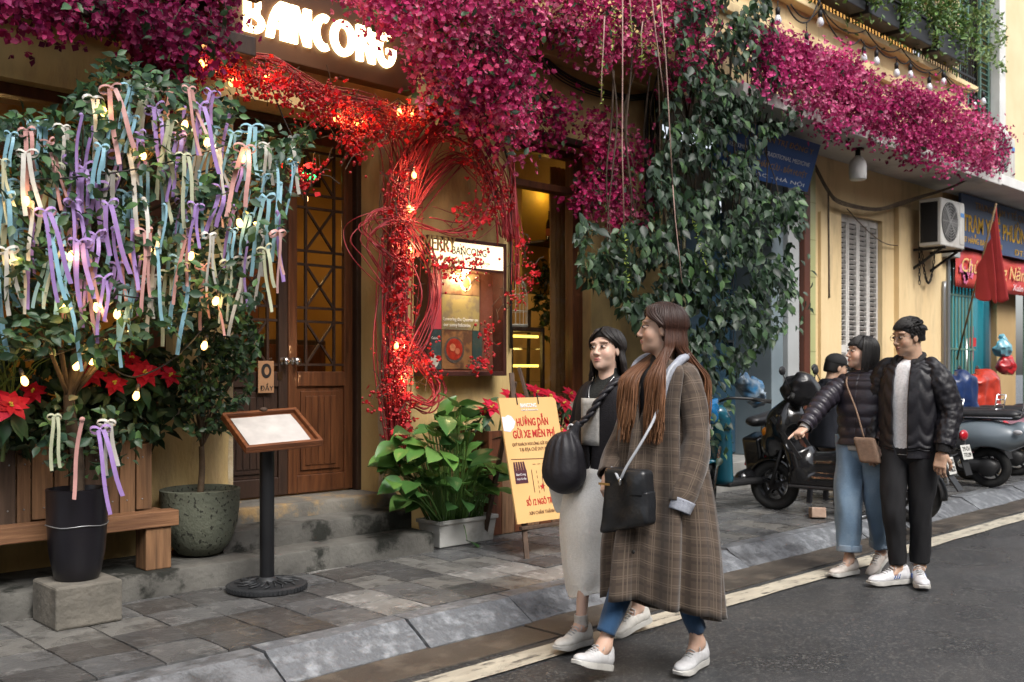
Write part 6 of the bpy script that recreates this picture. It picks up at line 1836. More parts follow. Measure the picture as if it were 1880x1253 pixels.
lug = SDF(.05); lug.ell((.36, .02, 1.1), (.17, .2, .14)); lug.ell((.3, .1, 1.17), (.1, .12, .1)); V, F = lug.mesh(.012); V += np.array([[.018 * nz(*(v * 14))] * 3 for v in V])
rc_ = npmesh('raincoat', V, F, mat('black_raincoat', (.01, .01, .012), (.016, .016, .018), rough=.3, scale=10, bump=.6, bscale=18), None, None, True); rc_.matrix_world = Matrix.Translation((8.19, 4.27, .115)) @ Matrix.Rotation(R(96), 4, 'Z'); meta(rc_, 'crumpled black raincoat bundled on the black scooter handlebar', 'raincoat')
# --- rounded scooters
def roundscooter(lab, loc, rz, c, seatm=SEAT, plt=('29-C1', '558.02')):
    t = thing('scooter', lab, 'scooter', loc, rz, group='scooters parked along the pavement')
    pm = mat('paint_%.2f_%.2f' % (c[0], c[2]), c, tuple(q * .85 for q in c), rough=.25, scale=3, coat=.5)
    wheel(t, .64, .22, .22, .09, 5); wheel(t, -.55, .22, .22, .1, 5)
    s = SDF(.04)
    s.ell((-.5, 0, .55), (.42, .21, .19)); s.ell((-.86, 0, .6), (.12, .11, .13)); s.cap((-.35, 0, .5), (-.05, 0, .4), .15, .1); s.box((.12, 0, .27), (.3, .16, .03), .02); s.cap((.42, 0, .3), (.48, 0, .86), .1, .1, flat=((0, 1, 0), 2.0)); s.cap((.5, 0, .85), (.46, 0, 1.0), .07, .06); s.ell((.5, 0, 1.05), (.1, .13, .08)); s.ell((.33, 0, .6), (.1, .5, .3), k=.03, sub=True)
    s.ell((-.55, 0, .22), (.27, .5, .25), k=.02, sub=True)
    sdfpart(t, 'bodywork', s, pm)
    s = SDF(.03); s.cap((-.78, 0, .8), (-.2, 0, .8), .11, .1, flat=((0, 0, 1), .55)); sdfpart(t, 'seat', s, seatm)
    MB().tube([(-.8, .1, .77), (-.2, .1, .77)], .006, 6).build('seat_trim', CHR, t, local=True)
    s = SDF(.02); s.cap((-.6, .04, .24), (-.25, .06, .26), .07, .09); s.ell((-.55, .09, .22), (.1, .05, .1)); sdfpart(t, 'engine', s, MPL, .014)
    MB().lathe([(.05, 0), (.05, .03), (.03, .04)], 18, Matrix.Translation((-.3, .12, .26)) @ Matrix.Rotation(R(-90), 4, 'X')).build('fan_cap', CHR, t, smooth=True, local=True)
    fender(t, .64, .22, .225, pm, 15, 165, .085); bars(t, (.47, 0, 1.08), .3)
    rk = MB()
    for z in (0, .055, .11, .165): rk.tube([(-.9 - z * .15, -.09, .84 + z), (-.9 - z * .15, .09, .84 + z)], .007, 6)
    for y in (-1, 1): rk.tube([(-.55, y * .09, .78), (-.88, y * .09, .79), (-.9, y * .09, .84), (-.925, y * .09, 1.005)], .009, 6)
    rk.build('rear_rack', CHR, t, smooth=True, local=True)
    MB().ball((-.97, 0, .66), .06, 12, (.55, 1.2, .9)).build('tail_light', LRED, t, smooth=True, local=True)
    MB().ball((-.86, .15, .62), .035, 10, (1.4, .5, .8)).build('indicator', mat('lamp_grey', (.4, .4, .42), rough=.2), t, smooth=True, local=True)
    plate(t, (-1.0, 0, .5), plt); MB().bar((-.95, 0, .5), (-1.02, 0, .28), .13, .012).build('mudguard', MPL, t, local=True)
    stn = MB(); stn.tube([(-.1, .08, .25), (-.16, .15, .02), (-.1, .16, .01)], .011, 7); stn.build('stand', GALV, t, local=True)
    return t
roundscooter('rounded grey scooter with chrome rear rack behind the man', (11.3, 4.72, .115), R(97), (.13, .16, .185))
roundscooter('mauve scooter parked beyond the grey scooter', (12.75, 4.95, .115), R(100), (.25, .12, .15), plt=('30-F2', '117.40'))
roundscooter('black scooter parked under the blue tarpaulin', (12.05, 5.15, .115), R(80), (.02, .021, .024), plt=('29-E1', '402.81'))
roundscooter('dark scooter squeezed between the black scooter and the grey one', (9.85, 4.8, .115), R(86), (.018, .019, .022), plt=('29-D1', '773.09'))
roundscooter('black scooter at the end of the parked row', (13.7, 4.85, .115), R(92), (.015, .016, .018), plt=('29-G1', '215.64'))
# covers thrown over the handlebars
def cover(nm, lab, c, h, cols, seed, rough=.35):
    n = 44; P = []; r_ = random.Random(seed); ph = r_.uniform(0, 6)
    for i in range(22):
        v = i / 21; row = []
        for k in range(n):
            t = 2 * PI * k / n
            rr = h[0] * min(1, (v * 3.2) ** .6) * (1 + .14 * v * math.sin(t * 5 + ph) + .06 * v * math.sin(t * 11 + ph) + .12 * nz(math.cos(t) * 2 + seed, math.sin(t) * 2, v * 3))
            row.append((c[0] + rr * 1.2 * math.cos(t), c[1] + rr * .8 * math.sin(t), c[2] - h[1] * max(0, v - .12) ** 1.1 + .03 * nz(math.cos(t) * 3, math.sin(t) * 3, v * 5 + seed) * 2 + .05 * math.cos(t + ph) * (1 - v)))
        P.append(row)
    o = MB().grid(P, closed_u=True).build(nm, mat(nm + '_m', cols, tuple(q * .6 for q in cols), rough=rough, scale=7, bump=.5, bscale=14), smooth=True, solid=.004); return meta(o, lab, 'cover')
q = aty(1752, 690, 4.95); cover('blue_tarpaulin', 'dark blue tarpaulin draped over a parked scooter', q, (.27, .46), (.014, .035, .12), 3)
q = aty(1790, 688, 5.15); cover('red_plastic_sheet', 'shiny red plastic sheet draped behind the blue tarpaulin', q, (.32, .5), (.5, .05, .03), 8, .2)
# --- teal electric moped
E_ = thing('moped', 'small teal and black electric moped under the creeper', 'moped', (7.95, 5.12, .12), R(178), group='scooters parked along the pavement')
wheel(E_, .52, .23, .23, .07, 8, R(24)); wheel(E_, -.5, .23, .23, .08, 8)
TEAL = mat('teal_paint', (.008, .075, .11), (.006, .05, .08), rough=.25, scale=4, coat=.4)
s = SDF(.03); s.cap((.33, 0, .3), (.4, 0, .85), .06, .07, flat=((0, 1, 0), 2.2)); s.ell((.42, 0, .9), (.1, .12, .08)); sdfpart(E_, 'leg_shield', s, TEAL); s = SDF(.02); s.box((.05, 0, .26), (.3, .12, .03), .02); sdfpart(E_, 'floor_board', s, MPL)
s = SDF(.03); s.box((-.28, 0, .48), (.12, .1, .2), .03, rot=np.array(Matrix.Rotation(R(14), 3, 'Y'))); s.cap((-.3, 0, .35), (-.55, 0, .42), .09, .06); s.cap((.0, 0, .28), (-.3, 0, .32), .07, .08); sdfpart(E_, 'battery_box', s, BPA)
for y in (-1, 1):
    for k in range(2): MB().bar((-.26 + k * .06, y * .104, .38), (-.32 + k * .06, y * .104, .6), .022, .006, up=(0, 1, 0)).build('red_stripe', LRED, E_, local=True)
s = SDF(.03); s.cap((-.52, 0, .83), (-.2, 0, .8), .12, .085, flat=((0, 0, 1), .6)); sdfpart(E_, 'saddle', s, SEAT)
MB().tube([(-.34, 0, .6), (-.36, 0, .8)], .03, 8).build('seat_post', CHR, E_, local=True); bars(E_, (.34, 0, 1.0), .26, -.16, False); fender(E_, .52, .23, .235, TEAL, 30, 160, .055); fender(E_, -.5, .23, .235, MPL, 40, 170, .06)
fk = MB()
for y in (-1, 1): fk.tube([(.52, y * .06, .23), (.42, y * .06, .6)], .015, 7)
fk.build('fork', CHR, E_, local=True); MB().ball((.53, 0, .78), .06, 12, (.6, 1, 1)).build('headlight', mat('lens', (.5, .5, .52), rough=.1), E_, smooth=True, local=True)
q = aty(1305, 745, 5.0); bag('plastic_bag', 'bright blue plastic bag on the moped handlebar', [(tuple(q), (.09, .07, .07)), ((q.x, q.y, q.z - .08), (.05, .05, .07))], (.008, .11, .27))
q = aty(1380, 715, 5.6); bag('plastic_bag', 'clear and blue plastic bag bundle behind the moped saddle', [(tuple(q), (.16, .1, .12)), ((q.x - .16, 5.6, q.z + .1), (.1, .08, .12)), ((q.x + .12, 5.6, q.z - .1), (.12, .1, .08))], (.2, .25, .3), (.02, .13, .28))
# broken kerb piece and brick ramp by the gutter
q = atz(1520, 965, .06); rb = MB().box((-.14, -.06, 0), (.14, .06, .09), Matrix.Translation((q.x, q.y + .1, .115)) @ Matrix.Rotation(R(35), 4, 'Z') @ Matrix.Rotation(R(8), 4, 'Y')).build('brick', mat('pale_brick', (.4, .29, .22), (.3, .2, .15), rough=.8, scale=12, bump=.5), bev=.01)
meta(rb, 'pale broken brick lying on the kerb by the scooter', 'brick')
# ================================================================ people
SKIN = leafmat('skin', .48, .0, .4)
t_ = SKIN.node_tree; SKIN.node_tree.nodes['Principled BSDF'].inputs['Subsurface Weight'].default_value = .12
SKIN.node_tree.nodes['Principled BSDF'].inputs['Subsurface Radius'].default_value = (1, .35, .2); SKIN.node_tree.nodes['Principled BSDF'].inputs['Subsurface Scale'].default_value = .006
HAIRM = leafmat('hair_strands', .5, .0, .35)
EYEW = mat('eye_white', (.34, .3, .28), rough=.3); EYEB = mat('iris_dark', (.015, .009, .006), rough=.12)
def rotm(yaw=0, pitch=0, roll=0):
    """x forward, y left, z up; pitch > 0 looks up"""
    return (Matrix.Rotation(yaw, 4, 'Z') @ Matrix.Rotation(-pitch, 4, 'Y') @ Matrix.Rotation(roll, 4, 'X'))
def xf(M, V):
    A = np.array(M.to_3x3()); return V @ A.T + np.array(M.translation)
def head_mesh(skin, female=True, sc=1.0, lip=(.42, .13, .12), brow=(.03, .02, .016)):
    s = SDF(.02)
    s.ell((-.018, 0, .032), (.092, .073, .082))
    s.ell((.018, 0, -.02), (.066, .060, .088), k=.02)
    jw = .040 if female else .046
    s.ell((.034, 0, -.072), (.046, jw, .034), k=.025)
    s.ell((.062, 0, -.094), (.018, .018, .015), k=.02)
    for y in (-1, 1):
        s.ell((.050, y * .036, -.028), (.026, .023, .028), k=.02)
        s.ell((.068, y * .028, .034), (.018, .024, .008), k=.015)
        s.ell((.093, y * .030, .008), (.016, .017, .0095), k=.012, sub=True)
        s.ell((.0735, y * .030, .008), (.0135, .0145, .011), k=.004)
        s.ell((.0915, y * .0105, -.033), (.0095, .0075, .0065), k=.008)
        s.ell((-.004, y * .071, -.004), (.017, .008, .029), k=.006)
    s.cap((.078, 0, .018), (.098, 0, -.026), .0065, .0095, k=.012)
    s.ell((.098, 0, -.029), (.0095, .009, .007), k=.008)
    s.ell((.0835, 0, -.0555), (.011, .020, .0045), k=.006)
    s.ell((.0815, 0, -.065), (.011, .017, .0055), k=.006)
    s.ell((.0965, 0, -.0605), (.011, .018, .0012), k=.003, sub=True)
    s.cap((-.022, 0, -.05), (-.032, 0, -.19), .046 if female else .054, .05 if female else .06, k=.025)
    V, F = s.mesh(.0026)
    C = const(V, skin)
    x, y, z = V[:, 0], V[:, 1], np.array(V[:, 2])
    def blend(m, c, a=1.0):
        m = np.clip(m, 0, 1)[:, None] * a
        C[:] = C * (1 - m) + np.array(c) * m
    ay = np.abs(y)
    blend((1 - ((ay - .042) / .024) ** 2 - ((z + .03) / .026) ** 2) * (x > .03), (skin[0] * 1.0, skin[1] * .80, skin[2] * .78), .55)
    blend((1.4 - ((y) / .021) ** 2 * 1.2 - ((z + .0605) / .0105) ** 2) * 1.6 * (x > .074), lip, .85)
    blend((1 - np.abs(z + .0605) / .0016) * (ay < .019) * (x > .07), (.12, .03, .03), .8)
    bz = .0335 + .10 * (ay - .018) - 2.2 * np.maximum(0, ay - .032) ** 2 * 3
    blend((1.2 - np.abs(z - bz) / .003) * (ay > .013) * (ay < .053) * (x > .05), brow, .75 if not female else .34)
    ez = .0165 - 12 * (ay - .030) ** 2
    blend((1.4 - np.abs(z - ez) / .0026) * (ay > .014) * (ay < .047) * (x > .05), (.02, .012, .01), .92)
    ez2 = .0005 + 9 * (ay - .030) ** 2
    blend((1.2 - np.abs(z - ez2) / .0016) * (ay > .016) * (ay < .045) * (x > .05), (.09, .05, .04), .5)
    blend((1 - ((ay - .0095) / .004) ** 2 - ((z + .0385) / .003) ** 2) * (x > .088), (.1, .04, .03), .7)
    return V * sc, F, C
def add_eyes(person, M, sc=1.0, look=0):
    for y in (-1, 1):
        c = M @ (Vector((.0742, y * .030, .008)) * sc)
        A = np.array(M.to_3x3())
        s = MB().ball((0, 0, 0), 1, 12); V = xf(M, (np.array(s.v) * np.array([.0128, .0135, .0072]) + np.array([.0768, y * .030, .0082])) * sc)
        e = npmesh('eye', V, np.array([f for f in s.f]), EYEW, person, None, True, off=Vector((0, 0, 0)))
        V2 = xf(M, (np.array(s.v) * np.array([.0062, .0084, .0068]) + np.array([.0856, y * .030 + look, .0088])) * sc)
        npmesh('iris', V2, np.array(s.f), EYEB, e, None, True, off=Vector((0, 0, 0)))
def hand_mesh(M, skin, pose='relaxed', side=1, sc=1.0):
    """x along the fingers, y towards the thumb (times side), z back of the hand"""
    s = SDF(.008)
    s.box((.042, -.002 * side, 0), (.046, .038, .013), .012)
    s.cap((-.05, 0, 0), (.012, 0, 0), .026, .027, k=.015, flat=((0, 0, 1), .75))
    L = [(.030, .072, .020), (.010, .08, .0215), (-.011, .074, .020), (-.030, .060, .017)]
    for i, (yy, ln, rr) in enumerate(L):
        curl = {'relaxed': (.35, .55, .45), 'point': (0.05, .05, .05) if i == 0 else (1.35, 1.5, .9), 'fist': (1.2, 1.4, .9), 'hold': (.9, 1.0, .7)}[pose]
        p = np.array([.082 - .006 * abs(i - 1), yy * side, 0.0]); a = 0; pts = [p]
        for q, f in zip(curl, (.45, .32, .23)):
            a += q * (1 + .08 * i)
            p = p + np.array([math.cos(a), (.06 if i == 0 else -.05 * (i - 1)) * side * .5, -math.sin(a)]) * ln * f; pts.append(p)
        s.chain(pts, [.0095 - .0006 * i, .0088 - .0006 * i, .008 - .0005 * i, .0066 - .0004 * i], k=.004)
    cu = .5 if pose in ('relaxed', 'hold') else .2
    th = [np.array([.012, .026 * side, -.004]), np.array([.036, .047 * side, -.016]), np.array([.062, .052 * side, -.026 - .012 * cu]), np.array([.082, .046 * side, -.03 - .02 * cu])]
    if pose in ('point', 'fist'): th = [th[0], np.array([.036, .044 * side, -.018]), np.array([.06, .036 * side, -.032]), np.array([.078, .018 * side, -.036])]
    s.chain(th, [.014, .0115, .0098, .0078], k=.007)
    V, F = s.mesh(.0028)
    C = const(V, skin)
    tip = np.clip((V[:, 0] - .1) / .06, 0, 1)[:, None]
    C = C * (1 - .25 * tip) + np.array((skin[0] * 1.0, skin[1] * .72, skin[2] * .7)) * .25 * tip
    return xf(M, V * sc), F, C
def aim(p, d, up=(0, 0, 1), roll=0):
    """frame at p whose x axis is d"""
    d = Vector(d).normalized(); u = Vector(up)
    y = u.cross(d)
    if y.length < 1e-4: y = Vector((0, 1, 0))
    y.normalize(); z = d.cross(y)
    M = Matrix(((d.x, y.x, z.x, p[0]), (d.y, y.y, z.y, p[1]), (d.z, y.z, z.z, p[2]), (0, 0, 0, 1)))
    return M @ Matrix.Rotation(roll, 4, 'X')
def limb(path, rad, n=22, m=34, wr=.006, seed=0, wf=(3.0, 16), quilt=None, flat=None):
    """cloth tube along a path: radii, wrinkles that gather at the bends; returns V, F, UV"""
    P = [Vector(p) for p in path]; S = spline(P, max(10, int(2.2 * m / (len(path) - 1)))); K = len(S)
    tot = [0]
    for i in range(1, K): tot.append(tot[-1] + (S[i] - S[i - 1]).length)
    rads = np.interp(np.linspace(0, 1, K), np.linspace(0, 1, len(rad)), rad)
    V, UV = [], []; a = None
    idx = [int(round(i * (K - 1) / (m - 1))) for i in range(m)]
    for i in idx:
        d = (S[min(i + 1, K - 1)] - S[max(i - 1, 0)]).normalized()
        if a is None: a = Vector((0, -1, 0)) if abs(d.y) < .9 else Vector((1, 0, 0))
        a = (a - d * a.dot(d)).normalized(); b = d.cross(a)
        # bend amount for wrinkles
        o_ = K // 9; d0 = (S[i] - S[max(i - o_, 0)]); d1 = (S[min(i + o_, K - 1)] - S[i])
        bend = 1 + (2 * d0.angle(d1) if d0.length > 0 and d1.length > 0 else 0)
        for k in range(n):
            t = 2 * PI * k / n
            ph = tot[i] * wf[1]
            w_ = wr * min(bend, 2.2) * (.8 * nz(math.cos(t) * 1.6 + seed, math.sin(t) * 1.6 + ph * .25, ph * .3) + .7 * nz(math.cos(t + ph * .12) * 3 + seed, math.sin(t + ph * .12) * 3, ph * .55 + 1.5 * math.sin(2 * t)))
            q = quilt(t, tot[i]) if quilt else 0
            r_ = rads[i] + w_ + q
            c1, s1 = math.cos(t), math.sin(t)
            if flat: c1 *= flat
            V.append(S[i] + a * (c1 * r_) + b * (s1 * r_)); UV.append((t * rads[i] * 1.0, tot[i]))
    F = []
    for i in range(m - 1):
        for k in range(n):
            k2 = (k + 1) % n; F.append((i * n + k, i * n + k2, (i + 1) * n + k2, (i + 1) * n + k))
    return np.array(V), np.array(F), np.array(UV)
def drape(rings, gap=None, n=72, m=48, fold=None, seed=0):
    """cloth around the body: rings (z, cx, cy, rx, ry) top to bottom, open front by gap(v); returns V, F, UV"""
    Rg = np.array(rings, float); K = len(Rg); V, UV = [], []
    tt = np.linspace(0, 1, m); xs = np.linspace(0, 1, K)
    # smooth interpolation of the ring table
    cols = []
    for c in range(5):
        pts = spline([(xs[i], Rg[i, c], 0) for i in range(K)], 12)
        cols.append(np.interp(tt, [p.x for p in pts], [p.y for p in pts]))
    u_ = 0
    for i in range(m):
        z, cx, cy, rx, ry = (cols[c][i] for c in range(5))
        g = gap(tt[i]) if gap else 0
        for k in range(n + 1 if gap else n):
            t = g + (2 * PI - 2 * g) * k / n if gap else 2 * PI * k / n + PI
            f = fold(t, tt[i]) if fold else (0, 0)
            r_ = 1 + f[0] / max(rx, ry)
            sup = 2.3                                       # slightly squared ellipse
            c1, s1 = math.cos(t), math.sin(t)
            e = (abs(c1) ** sup + abs(s1) ** sup) ** (-1 / sup)
            V.append((cx + rx * c1 * e * r_, cy + ry * s1 * e * r_, z + f[1])); UV.append((t * (rx + ry) * .5 if False else t * .235, z))
    F = []
    for i in range(m - 1):
        w_ = n + 1 if gap else n
        for k in range(n): F.append((i * w_ + k, (i + 1) * w_ + k, (i + 1) * w_ + (k + 1) % w_, i * w_ + (k + 1) % w_))
    return np.array(V), np.array(F), np.array(UV)
def cloth(name, parts, m, person, solid=.006, kind=None):
    if name in ('sock', 'cuff', 'rolled_hem') and len(parts) > 1:
        for q in parts: cloth(name, [q], m, person, solid)
        return
    k = 0; VV, FF, UU = [], [], []
    for V, F, U in parts: VV.append(V); FF.append(F + k); UU.append(U); k += len(V)
    o = npmesh(name, np.concatenate(VV), np.concatenate(FF), m, person, None, True, off=Vector((0, 0, 0)), uv=np.concatenate(UU))
    if solid:
        md = o.modifiers.new('solidify', 'SOLIDIFY'); md.thickness = solid; md.offset = -1
    return o
def shoe(person, p, yaw, pitch=0, upper=(.62, .62, .61), sole=(.55, .54, .51), sc=1.0, lace=(.42, .42, .42), stripe=None, roll=0):
    M = Matrix.Translation(p) @ rotm(yaw, pitch, roll) @ Matrix.Scale(sc, 4)
    s = SDF(.02)
    s.cap((-.055, 0, .048), (.05, 0, .038), .036, .034); s.ell((.118, .004, .034), (.072, .043, .027), k=.03); s.ell((-.068, 0, .048), (.038, .033, .046), k=.02)
    s.cap((-.05, 0, .06), (-.058, 0, .088), .034, .034); s.cap((.0, 0, .06), (.07, 0, .045), .033, .026)
    s.box((.04, 0, -.03), (.3, .2, .042), .001, k=0, sub=True)
    s.ell((-.045, 0, .112), (.034, .026, .026), k=.004, sub=True)
    V, F = s.mesh(.004)
    o = npmesh('shoe', xf(M, V), F, mat('shoe_leather_%.2f_%.2f' % (upper[0], upper[2]), upper, tuple(q * .82 for q in upper), rough=.5, scale=30, bump=.15), person, None, True, off=Vector((0, 0, 0)))
    # sole
    out = [(-.108, 0), (-.1, .026), (-.07, .037), (-.02, .034), (.04, .034), (.1, .046), (.15, .045), (.182, .028), (.192, .004), (.185, -.022), (.15, -.041), (.1, -.043), (.04, -.035), (-.02, -.034), (-.07, -.037), (-.1, -.026)]
    mb = MB(); n = len(out)
    vs = [(x, y, .0 + .012 * max(0, (x - .12) / .07) ** 2) for x, y in out] + [(x * 1.02, y * 1.04, .014 + .012 * max(0, (x - .12) / .07) ** 2) for x, y in out] + [(x * 1.0, y * 1.0, .028) for x, y in out]
    mb.add([M @ Vector(v) for v in vs], [tuple(range(n - 1, -1, -1)), tuple(range(2 * n, 3 * n))] + [(i, (i + 1) % n, n + (i + 1) % n, n + i) for i in range(n)] + [(n + i, n + (i + 1) % n, 2 * n + (i + 1) % n, 2 * n + i) for i in range(n)])
    mb.build('sole', mat('shoe_sole_%.2f' % sole[0], sole, tuple(q * .7 for q in sole), rough=.7, scale=14), o, smooth=True, autos=40, local=True)
    lc = MB()
    for k in range(5):
        xx = .005 + k * .019; zz = .109 - k * .0088
        lc.tube([M @ Vector((xx, -.02, zz - .008)), M @ Vector((xx + .006, 0, zz + .002)), M @ Vector((xx, .02, zz - .008))], .0036, 5)
    lc.tube([M @ Vector(v) for v in ((-.004, 0, .098), (.004, .018, .106), (.02, .034, .098), (.03, .036, .085))], .0022, 5); lc.tube([M @ Vector(v) for v in ((-.004, 0, .098), (.006, -.018, .105), (.022, -.032, .094))], .0022, 5)
    lc.build('laces', mat('lace_%.2f' % lace[0], lace, rough=.8), o, smooth=True, local=True)
    if stripe:
        for sd in (-1, 1):
            st = MB()
            for k in range(3): st.bar(M @ Vector((.0 + k * .016, sd * .039, .036)), M @ Vector((-.012 + k * .016, sd * .036, .062)), .006, .004)
            st.build('side_stripes', mat('stripe_%.2f' % stripe[0], stripe, rough=.6), o, local=True, kind='stuff')
    return o
def strands(person, paths, r0, cols, name='hair', n=5, taper=.35, flatk=1.0, seed=0):
    """locks of hair: tapered tubes along paths (head-to-tip), coloured along their length"""
    VV, FF, CC = [], [], []; k = 0
    rg = np.random.RandomState(seed)
    for pi_, pth in enumerate(paths):
        S = spline(pth, 5); K = len(S); a = None; j = rg.uniform(.75, 1.3); jc = rg.uniform(.72, 1.25)
        for i, p in enumerate(S):
            d = (S[min(i + 1, K - 1)] - S[max(i - 1, 0)]).normalized()
            if a is None: a = d.orthogonal().normalized()
            a = (a - d * a.dot(d)).normalized(); b = d.cross(a); t = i / (K - 1)
            r_ = r0 * j * (.55 + .45 * min(1, t * 6)) * (1 if t < .6 else 1 - (1 - taper) * (t - .6) / .4)
            c = np.array([np.interp(t, np.linspace(0, 1, len(cols)), [q[z] for q in cols]) for z in range(3)]) * jc
            for q in range(n):
                an = 2 * PI * q / n
                VV.append(p + a * (math.cos(an) * r_) + b * (math.sin(an) * r_ * flatk)); CC.append(c)
        for i in range(K - 1):
            for q in range(n): FF.append((k + i * n + q, k + i * n + (q + 1) % n, k + (i + 1) * n + (q + 1) % n, k + (i + 1) * n + q))
        k += K * n
    return np.array(VV), np.array(FF), np.clip(np.array(CC), 0, 1)
def scalp(M, sc, front=.043, low=-.06, grow=.008):
    """cap of hair under the locks; open over the face"""
    s = SDF(.012); g = grow
    s.ell((-.018, 0, .034), (.093 + g, .074 + g, .083 + g)); s.ell((-.045, 0, -.02), (.066 + g, .066 + g, .075), k=.02)
    s.ell((.09, 0, -.035), (.098, .13, front + .035), k=.01, sub=True)
    s.box((0, 0, low - .1), (.3, .3, .1), .001, k=.01, sub=True)
    V, F = s.mesh(.0045)
    return xf(M, V * sc), F
def torso_body(joints, skin, r=1.0):
    """plain body under the clothes, continuous from neck to ankles"""
    s = SDF(.04)
    j = {k: np.array(v, float) for k, v in joints.items()}
    pel = (j['hl'] + j['hr']) / 2; chest = (j['sl'] + j['sr']) / 2
    s.cap(pel, chest - np.array([0, 0, .12]), .10 * r, .105 * r, flat=((1, 0, 0), .8)); s.cap(j['sl'] * .6 + j['sr'] * .4 - np.array([0, 0, .04]), j['sr'] * .6 + j['sl'] * .4 - np.array([0, 0, .04]), .05 * r, .05 * r); s.cap(chest, chest + np.array([0, 0, .1]), .05 * r, .045 * r)
    for q in 'lr':
        s.cap(j['h' + q], j['k' + q], .07 * r, .042 * r); s.cap(j['k' + q], j['a' + q], .042 * r, .03 * r)
        s.cap(j['s' + q] * np.array([1, .85, 1]) - np.array([0, 0, .06]), j['e' + q], .03 * r, .026 * r); s.cap(j['e' + q], j['w' + q], .026 * r, .023 * r)
        s.cap(j['a' + q], j['a' + q] + np.array([.05, 0, -.04]), .032 * r, .028 * r)
    V, F = s.mesh(.013)
    return V, F, const(V, skin)
def make_body(person, pieces):
    V, F, C = joinnp(pieces)
    return npmesh('body', V, F, SKIN, person, C, True, off=Vector((0, 0, 0)))
def hairobj(person, pieces, name='hair'):
    V, F, C = joinnp(pieces); return npmesh(name, V, F, HAIRM, person, C, True, off=Vector((0, 0, 0)))
def fabric(name, c, c2=None, rough=.85, scale=60, bump=.3, bscale=None, sheen=0, **kw):
    return mat(name, c, c2 or tuple(q * .75 for q in c), rough=rough, scale=scale, bump=bump, bscale=bscale or scale * 3, sheen=sheen, **kw)
def denim(name, c, c2):
    return mat(name, c, tuple(q * .8 for q in c), rough=.85, scale=180, bump=.25, bscale=300, c3=c2, s3=5, lo3=.5, hi3=.75, sheen=.2)
def plaid(name, base, dark, line):
    """woven check: fine vertical and horizontal double lines read from the cloth's own coordinates (metres)"""
    m = mat(name, base, rough=.9, sheen=.2); t = m.node_tree; N, L = t.nodes, t.links; b = N['Principled BSDF']
    tc = N.new('ShaderNodeTexCoord'); sp = N.new('ShaderNodeSeparateXYZ'); L.new(tc.outputs['UV'], sp.inputs[0])
    def mth(op, a, bb=None):
        n = N.new('ShaderNodeMath'); n.operation = op
        if isinstance(a, (int, float)): n.inputs[0].default_value = a
        else: L.new(a, n.inputs[0])
        if bb is not None:
            if isinstance(bb, (int, float)): n.inputs[1].default_value = bb
            else: L.new(bb, n.inputs[1])
        return n.outputs[0]
    def lines(src, per, offs, w_):
        f = mth('FRACT', mth('DIVIDE', mth('ADD', src, 50.0 * per), per)); out = None
        for o in offs:
            d = mth('ABSOLUTE', mth('SUBTRACT', f, o)); k = mth('LESS_THAN', d, w_); out = k if out is None else mth('MAXIMUM', out, k)
        return out
    U, Vv = sp.outputs[0], sp.outputs[1]
    lt = mth('MAXIMUM', lines(U, .072, (.42, .56), .022), lines(Vv, .072, (.42, .56), .022))
    dk = mth('MAXIMUM', lines(U, .072, (.05,), .13), lines(Vv, .072, (.05,), .13))
    n = N.new('ShaderNodeTexNoise'); n.inputs['Scale'].default_value = 260; L.new(tc.outputs['UV'], n.inputs['Vector'])
    m1 = N.new('ShaderNodeMix'); m1.data_type = 'RGBA'; m1.inputs['A'].default_value = tuple(base) + (1,); m1.inputs['B'].default_value = tuple(dark) + (1,); L.new(mth('MULTIPLY', dk, .6), m1.inputs['Factor'])
    m2 = N.new('ShaderNodeMix'); m2.data_type = 'RGBA'; L.new(m1.outputs['Result'], m2.inputs['A']); m2.inputs['B'].default_value = tuple(line) + (1,); L.new(mth('MULTIPLY', lt, .75), m2.inputs['Factor'])
    m3 = N.new('ShaderNodeMix'); m3.data_type = 'RGBA'; m3.blend_type = 'MULTIPLY'; m3.inputs['Factor'].default_value = .5; L.new(m2.outputs['Result'], m3.inputs['A']); L.new(n.outputs['Color'], m3.inputs['B'])
    m4 = N.new('ShaderNodeMix'); m4.data_type = 'RGBA'; m4.blend_type = 'MIX'; m4.inputs['Factor'].default_value = .55; L.new(m3.outputs['Result'], m4.inputs['A']); L.new(m2.outputs['Result'], m4.inputs['B'])
    L.new(m4.outputs['Result'], b.inputs['Base Color'])
    return m
def tube_cloth(pts, r, n=8):
    mb = MB().tube(pts, r, n); return mb
HEAD = PI                                      # everybody walks along the street towards -X
SK1 = (.56, .365, .275); SK2 = (.55, .37, .29); SK3 = (.45, .285, .2)
BLACKK = fabric('black_knit', (.014, .013, .015), (.008, .008, .009), bump=.5, scale=90)
# ---------------------------------------------------------------- woman in the checked coat
W1 = thing('person', 'woman with long auburn hair in brown checked coat walking past the shops', 'person', (3.71, 2.825, .012), HEAD, group='people walking along the road')
J = dict(hl=(0, .085, .9), hr=(0, -.085, .9), kl=(-.03, .09, .48), kr=(.125, -.09, .49), al=(-.17, .085, .11), ar=(.27, -.115, .14), sl=(-.01, .165, 1.37), sr=(-.01, -.165, 1.37), el=(-.01, .19, 1.10), er=(.02, -.193, 1.08), wl=(.10, .20, .845), wr=(.155, -.178, .93))
hz1 = 1.575
MH = Matrix.Translation((.005, 0, hz1)) @ rotm(R(-46), R(3), R(0))
hv, hf, hc_ = head_mesh(SK1, True, .98)
pcs = [torso_body(J, SK1, .95), (xf(MH, hv), hf, hc_), hand_mesh(aim((.085, .205, .90), (.2, -.05, -1), (1, 0, 0)), SK1, 'fist', 1, .85), hand_mesh(aim((.18, -.165, .9), (.5, .2, -1), (1, 0, 0)), SK1, 'hold', -1, .9)]
